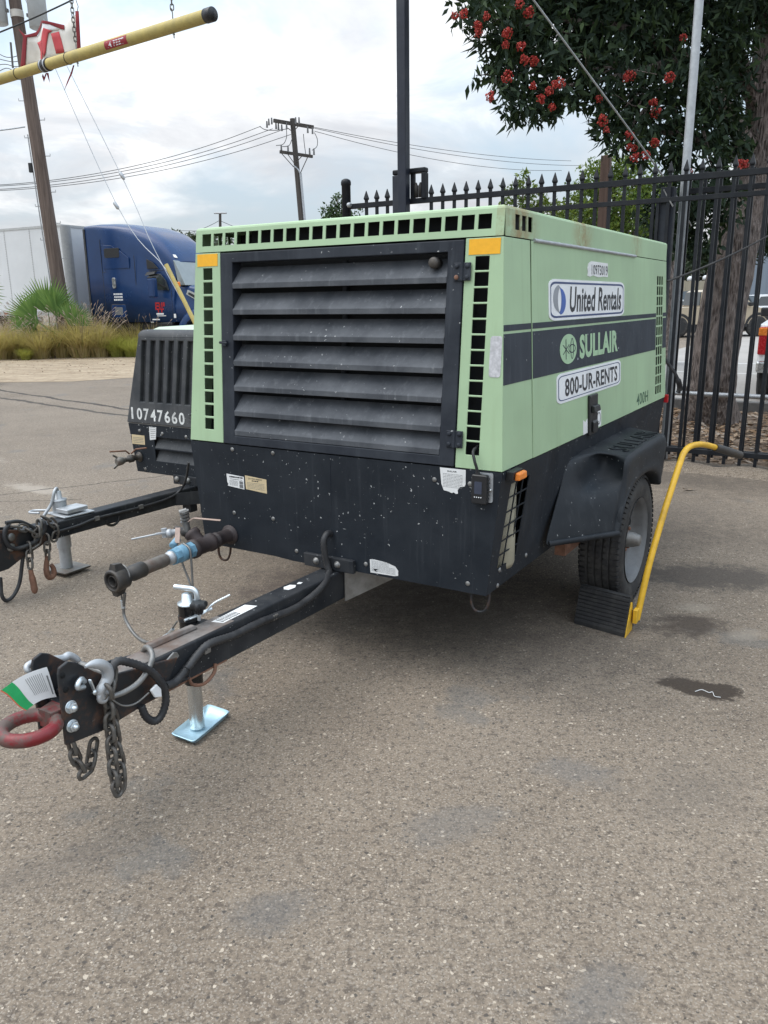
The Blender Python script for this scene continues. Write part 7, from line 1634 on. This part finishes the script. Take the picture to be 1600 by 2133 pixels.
sidepanel("quarter_window", [(2.40, 2.56), (2.80, 2.56), (2.62, 2.74), (2.40, 2.84)], 'truck_dark', -.02, .010)
sidepanel("storage_door", rrect(.85, 1.50, 1.12, 1.55, .08), 'truck_dark', -.02, .006); sidepanel("storage_panel", rrect(.875, 1.475, 1.145, 1.525, .07), 'truck_blue', -.02, .010); sidepanel("storage_vent", rrect(1.02, 1.34, 1.22, 1.45, .03), 'grey_ink', -.02, .014)
sidepanel("door_handle", rrect(1.03, 1.16, 2.02, 2.33, .04), 'chrome', -.02, .035)
ps = lambda u, v, w: onside(u, v, w)
mb = MB()
for k in range(3):
    x_ = 1.02 + .02 * (k % 2)
    while x_ < 1.36:
        L_ = random.uniform(.03, .07); mb.add([onside(x_, 1.82 - .085 * k, .008), onside(min(x_ + L_, 1.38), 1.82 - .085 * k, .008), onside(min(x_ + L_, 1.38), 1.87 - .085 * k, .008), onside(x_, 1.87 - .085 * k, .008)], [(0, 1, 2, 3)]); x_ += L_ + .015
mb.build("lettering", 'white', body)
mb = MB()
for x0_, x1_, z0_, z1_ in ((2.62, 2.66, 1.36, 1.58), (2.62, 2.80, 1.53, 1.58), (2.62, 2.80, 1.45, 1.49), (2.66, 2.92, 1.36, 1.40), (2.76, 2.80, 1.36, 1.58), (2.84, 2.88, 1.42, 1.58), (2.90, 2.96, 1.46, 1.58), (2.70, 2.74, 1.28, 1.36), (2.82, 2.86, 1.28, 1.36)): mb.prism([(x0_, z0_), (x1_, z0_), (x1_, z1_), (x0_, z1_)], onside, .006, .010)
mb.build("fleet_emblem", 'red_lens', body)
mb = MB()
for x0_, x1_, z0_, z1_ in ((2.64, 2.90, 1.22, 1.265), (2.66, 2.98, 1.175, 1.195), (2.48, 2.74, 1.06, 1.095), (3.26, 3.34, 1.12, 1.24), (2.42, 2.52, .99, 1.01)): mb.prism([(x0_, z0_), (x1_, z0_), (x1_, z1_), (x0_, z1_)], onside, .006, .010)
mb.build("lettering", 'white', body)
mb = MB(); mb.box(2.78, 3.02, -.36, -.16, 1.72, 2.28); mr = mb.build("mirror", 'truck_blue', TT, .05, 3)
mb = MB(); mb.box(2.80, 3.0, -.355, -.165, 2.27, 2.31); mb.bar((2.9, -.2, 2.2), (3.05, .12, 2.0), .05); mb.build("mirror_arm", 'truck_dark', mr, .01, 1)
mb = MB(); mb.hexa([(2.40, -.02, 2.36), (2.78, -.02, 2.40), (2.78, .10, 2.44), (2.40, .10, 2.44), (2.44, .02, 2.45), (2.78, .02, 2.47), (2.78, .1, 2.48), (2.44, .1, 2.48)]); mb.build("window_visor", 'truck_dark', TT)
for y_ in (.50, 1.10, 1.275, 1.45, 2.05):
    mb = MB(); mb.hexa([(3.12, y_ - .07, 2.90), (3.24, y_ - .06, 2.86), (3.24, y_ + .06, 2.86), (3.12, y_ + .07, 2.90), (3.08, y_ - .05, 2.98), (3.17, y_ - .05, 2.955), (3.17, y_ + .05, 2.955), (3.08, y_ + .05, 2.98)]); mb.build("roof_light", 'lamp_white', TT, .012, 2)
mb = MB(); mb.prism([(3.72, 1.80), (4.25, 1.55), (4.30, 1.63), (4.12, 1.80), (3.78, 1.93)], lambda u, v, w: (u, .27 + .06 * (u - 3.7) - w, v), 0, .02); hl = mb.build("hood_vent", 'chrome', TT)
mb = MB(); mb.prism([(3.79, 1.80), (4.18, 1.61), (4.08, 1.75), (3.82, 1.86)], lambda u, v, w: (u, .27 + .06 * (u - 3.7) - w, v), .018, .026); mb.build("vent_mesh", 'truck_dark', hl)
mb = MB(); mb.box(4.55, 4.75, .02, .05, 1.24, 1.30); mb.build("side_marker", 'lamp_white', TT); mb = MB(); mb.box(3.50, 3.60, .12, .18, 2.02, 2.16); mb.build("side_marker", 'amber', TT, .02, 2)

# ------------------------------------------------------------------ cars beyond the fence
def car(name, label, cat, loc, rz, L_, H_, paint, style, rimmat='truck_dark', r=.34):
    """side profile lofted across the width, with glasshouse, wheels, lights; x forward, y across"""
    t = thing(name, label, cat, loc, rz); hw = .90 if style != 'pickup' else .96
    if style == 'pickup':
        low = [(-L_ / 2, .62), (-L_ / 2 - .02, .75), (-L_ / 2, 1.14), (-.55, 1.16), (-.50, 1.18), (1.15, 1.16), (1.55, 1.12), (L_ / 2 - .15, 1.02), (L_ / 2, .90), (L_ / 2 + .03, .62), (L_ / 2, .48), (-L_ / 2, .50)]
        gh = [(-.75, 1.15), (-.68, 1.72), (-.50, H_), (.55, H_), (.80, 1.74), (1.38, 1.14)]; wx = (-L_ * .30, L_ * .29)
    elif style == 'suv':
        low = [(-L_ / 2, .5), (-L_ / 2, 1.05), (1.0, 1.05), (L_ / 2 - .1, .95), (L_ / 2, .7), (L_ / 2, .45), (-L_ / 2, .42)]; gh = [(-L_ / 2 + .05, 1.04), (-L_ / 2 + .30, H_ - .05), (-1.2, H_), (.35, H_), (.6, H_ - .06), (1.25, 1.04)]; wx = (-L_ * .29, L_ * .30)
    else:
        low = [(-L_ / 2, .45), (-L_ / 2, .90), (-1.5, .96), (1.0, .93), (L_ / 2 - .1, .78), (L_ / 2, .6), (L_ / 2, .35), (-L_ / 2, .33)]; gh = [(-1.75, .95), (-1.05, H_ - .06), (-.7, H_), (.15, H_), (.4, H_ - .05), (1.15, .92)]; wx = (-L_ * .29, L_ * .30)
    def loftbody(prof, inset):
        mb = MB(); secs = []
        for y, k in ((-hw, inset), (-hw + .06, 0), (hw - .06, 0), (hw, inset)):
            cx_ = sum(p[0] for p in prof) / len(prof); cz_ = sum(p[1] for p in prof) / len(prof)
            secs.append([(cx_ + (p[0] - cx_) * (1 - k), y, cz_ + (p[1] - cz_) * (1 - k)) for p in prof])
        mb.loft(secs, smooth=False); return mb
    b = loftbody(low, .03).build("body", paint, t, .05, 3)
    mb = MB(); n = len(gh); zr = max(p[1] for p in gh); z0_ = min(p[1] for p in gh)
    tp = lambda p, s_: (p[0], s_ * (hw - .06 - .16 * (p[1] - z0_) / (zr - z0_)), p[1])
    mb.loft([[tp(p, -1) for p in gh], [tp(p, 1) for p in gh]], smooth=False); cab = mb.build("cabin", paint, t, .04, 3)
    cx_ = sum(p[0] for p in gh) / n; cz_ = (zr + z0_) / 2; ins = [(cx_ + (p[0] - cx_) * .90, cz_ + (p[1] - cz_) * .76) for p in gh]
    for s_ in (-1, 1):
        for a, c_ in ((-9, .02), (.10, 9)):
            poly = [(min(max(p[0], a), c_), p[1]) for p in ins]; poly = [p for i, p in enumerate(poly) if p != poly[i - 1]]
            mb = MB(); mb.prism(poly, lambda u, v, w, s_=s_: (u, s_ * (hw - .06 - .16 * (v - z0_) / (zr - z0_) + w), v), -.01, .008); mb.build("side_window", 'glass', cab)
    mb = MB(); f0, f1 = gh[-1], gh[-2]; mb.hexa([(f0[0] - .02, -hw + .16, f0[1] + .06), (f0[0] + .03, -hw + .16, f0[1] + .06), (f0[0] + .03, hw - .16, f0[1] + .06), (f0[0] - .02, hw - .16, f0[1] + .06), (f1[0] - .02, -hw + .26, f1[1]), (f1[0] + .04, -hw + .26, f1[1]), (f1[0] + .04, hw - .26, f1[1]), (f1[0] - .02, hw - .26, f1[1])]); mb.build("windscreen", 'glass', cab)
    mb = MB(); f0, f1 = gh[0], gh[1]; mb.hexa([(f0[0] - .03, -hw + .16, f0[1] + .06), (f0[0] + .03, -hw + .16, f0[1] + .06), (f0[0] + .03, hw - .16, f0[1] + .06), (f0[0] - .03, hw - .16, f0[1] + .06), (f1[0] - .04, -hw + .26, f1[1]), (f1[0] + .02, -hw + .26, f1[1]), (f1[0] + .02, hw - .26, f1[1]), (f1[0] - .04, hw - .26, f1[1])]); mb.build("rear_window", 'glass', cab)
    for x_ in wx:
        for s_ in (-1, 1):
            mb = MB(); mb.lathe((x_, s_ * (hw + .015), r), (0, -s_, 0), [(0, r * .62), (0, r * .86), (.03, r), (.20, r), (.22, r * .8)], 28); wh = mb.build("wheel", 'tyre', t)
            mb = MB(); mb.lathe((x_, s_ * (hw + .018), r), (0, -s_, 0), [(0, r * .62), (.05, r * .52), (.06, r * .2), (.03, 0)], 20)
            for k in range(6): a = 2 * PI * k / 6; mb.obox((x_ + r * .36 * math.cos(a), s_ * (hw + .005), r + r * .36 * math.sin(a)), (r * .22 * math.cos(a), 0, r * .22 * math.sin(a)), (0, .012, 0), (-.03 * math.sin(a), 0, .03 * math.cos(a)))
            mb.build("rim", rimmat, wh)
            mb = MB(); n2 = 14; mb.loft([[(x_ + R2 * math.cos(a), s_ * (hw + .012), r + R2 * math.sin(a)) for a in np.linspace(-.05, PI + .05, n2)] for R2 in (r * 1.02, r * 1.26)], closed=False, caps=False, smooth=False); mb.build("wheel_arch", 'truck_dark', b)
    for s_ in (-1, 1):
        zt4 = low[2][1] if style == 'pickup' else low[1][1]
        mb = MB(); mb.box(-L_ / 2 - .035, -L_ / 2 + .10, s_ * (hw + .004) - (.17 if s_ > 0 else 0), s_ * (hw + .004) + (.17 if s_ < 0 else 0), zt4 - .42, zt4 - .04); tl_ = mb.build("tail_light", 'red_lens', t, .02, 2)
        mb = MB(); mb.box(-L_ / 2 - .042, -L_ / 2 + .09, s_ * (hw + .010) - (.18 if s_ > 0 else 0), s_ * (hw + .010) + (.18 if s_ < 0 else 0), zt4 - .16, zt4 - .05); mb.build("indicator", 'amber', tl_, .01, 1)
        mb = MB(); mb.box(L_ / 2 - .12, L_ / 2 + .03, s_ * hw - (.3 if s_ > 0 else 0), s_ * hw + (.3 if s_ < 0 else 0), .68, .84); mb.build("headlight", 'lamp_white', t, .03, 2)
        mb = MB(); mb.obox((gh[-1][0] - .25, s_ * (hw + .12), z0_ + .10), (.06, 0, 0), (0, .10, 0), (0, 0, .08)); mb.build("mirror", 'truck_dark' if style == 'pickup' else paint, t, .03, 2)
    mb = MB(); mb.box(-L_ / 2 - .14, -L_ / 2 - .02, -hw, hw, .48, .64); mb.build("bumper", 'chrome' if style == 'pickup' else paint, t, .03, 2)
    mb = MB(); mb.box(-L_ / 2 + .4, L_ / 2 - .4, -hw + .15, hw - .15, .22, .5); mb.build("underside", 'truck_dark', t)
    return t
p = (-15.167, 33.000, 0.557)
car("parked_car", "dark grey car seen under the white trailer at the far left", "car", (p[0], p[1], 0), math.radians(-10), 4.6, 1.45, 'car_black', 'sedan', 'rim')
pm = (13.008, 31.800, 0.045)
car("pickup_truck", "tan pickup truck with black wheels parked beyond the tree trunk", "pickup truck", (pm[0] + .1, pm[1] + .9, 0), math.radians(2), 5.3, 1.80, 'car_tan', 'pickup', 'truck_dark', .41)
p = (13.388, 37.000, 0.044)
car("parked_car", "white sedan parked behind the tan pickup, beside the tan boards", "car", (p[0] - .3, p[1], 0), math.radians(4), 4.6, 1.45, 'car_silver', 'sedan', 'rim')
p = (16.128, 40.000, -0.096)
car("parked_car", "black estate car with roof rack behind the tan pickup's cab", "car", (p[0] + .5, p[1], 0), math.radians(10), 4.8, 1.85, 'car_black', 'suv', 'truck_dark')
p = (18.769, 39.000, -0.096)
car("parked_car", "white car farthest along the street beside the grey-blue wall", "car", (p[0] + .6, p[1], 0), math.radians(6), 4.6, 1.62, 'car_white', 'suv', 'truck_dark')
p = (5.259, 11.300, 0.712)
car("pickup_truck", "white pickup truck showing only its tail light and rear corner past the tree", "pickup truck", (p[0] + 2.114, p[1] + 1.934, 0), math.radians(62), 5.4, 1.80, 'car_white', 'pickup', 'rim', .37)
TFp = yard(0, 0); a, b = Vector((15.917, 46.000, 1.014)), Vector((20.836, 49.000, 0.931))
TF = thing("board_fence", "tan upright-board fence across the street behind the parked cars", "fence", (a.x, a.y, 0), math.atan2(b.y - a.y, b.x - a.x))
for k in range(30):
    mb = MB(); mb.box(k * .30 - 2.0, k * .30 - 1.71, -.02 + .008 * (k % 2), .02, .05, 2.42 + .02 * (k % 3)); mb.build("board", 'tan_fence', TF)
mb = MB(); mb.box(-2.0, 7.0, -.045, -.022, 1.05, 1.11); mb.build("rail", 'tan_fence', TF)
for px, lab in ((1438, "left of two small domed vent caps above the tan boards"), (1470, "right of two small domed vent caps above the tan boards")):
    c_ = (19.485, 52.000, 2.395) if px == 1438 else (20.448, 52.000, 2.441)
    mb = MB(); mb.lathe((c_[0], c_[1], 0), (0, 0, 1), [(0, .06), (c_[2] + .15, .06), (c_[2] + .16, .22), (c_[2] + .34, .20), (c_[2] + .42, .1), (c_[2] + .43, 0)], 14); tag(mb.build("vent_cap", 'trailer_white'), lab, "vent cap", "vent caps over the boards")
bw = Vector((22.317, 50.000, 0.906))
BW = thing("building", "plain grey-blue building wall across the street at the picture's right", "building", (bw.x, bw.y, 0), math.radians(-6))
mb = MB(); mb.box(0, 24, 0, 10, 0, 5.2); wl_ = mb.build("wall", 'blue_wall', BW)
mb = MB(); mb.box(-.15, 24.15, -.15, 10.15, 5.2, 5.45); mb.build("roof", 'trailer_grey', BW, .03, 1)
mb = MB(); mb.box(1.0, 1.04, -.01, .02, 0.1, 5.2); mb.build("downpipe", 'blue_wall', BW)
mb = MB(); mb.box(6, 7.2, -.03, .02, 0, 2.2); mb.build("door", 'trailer_grey', BW)
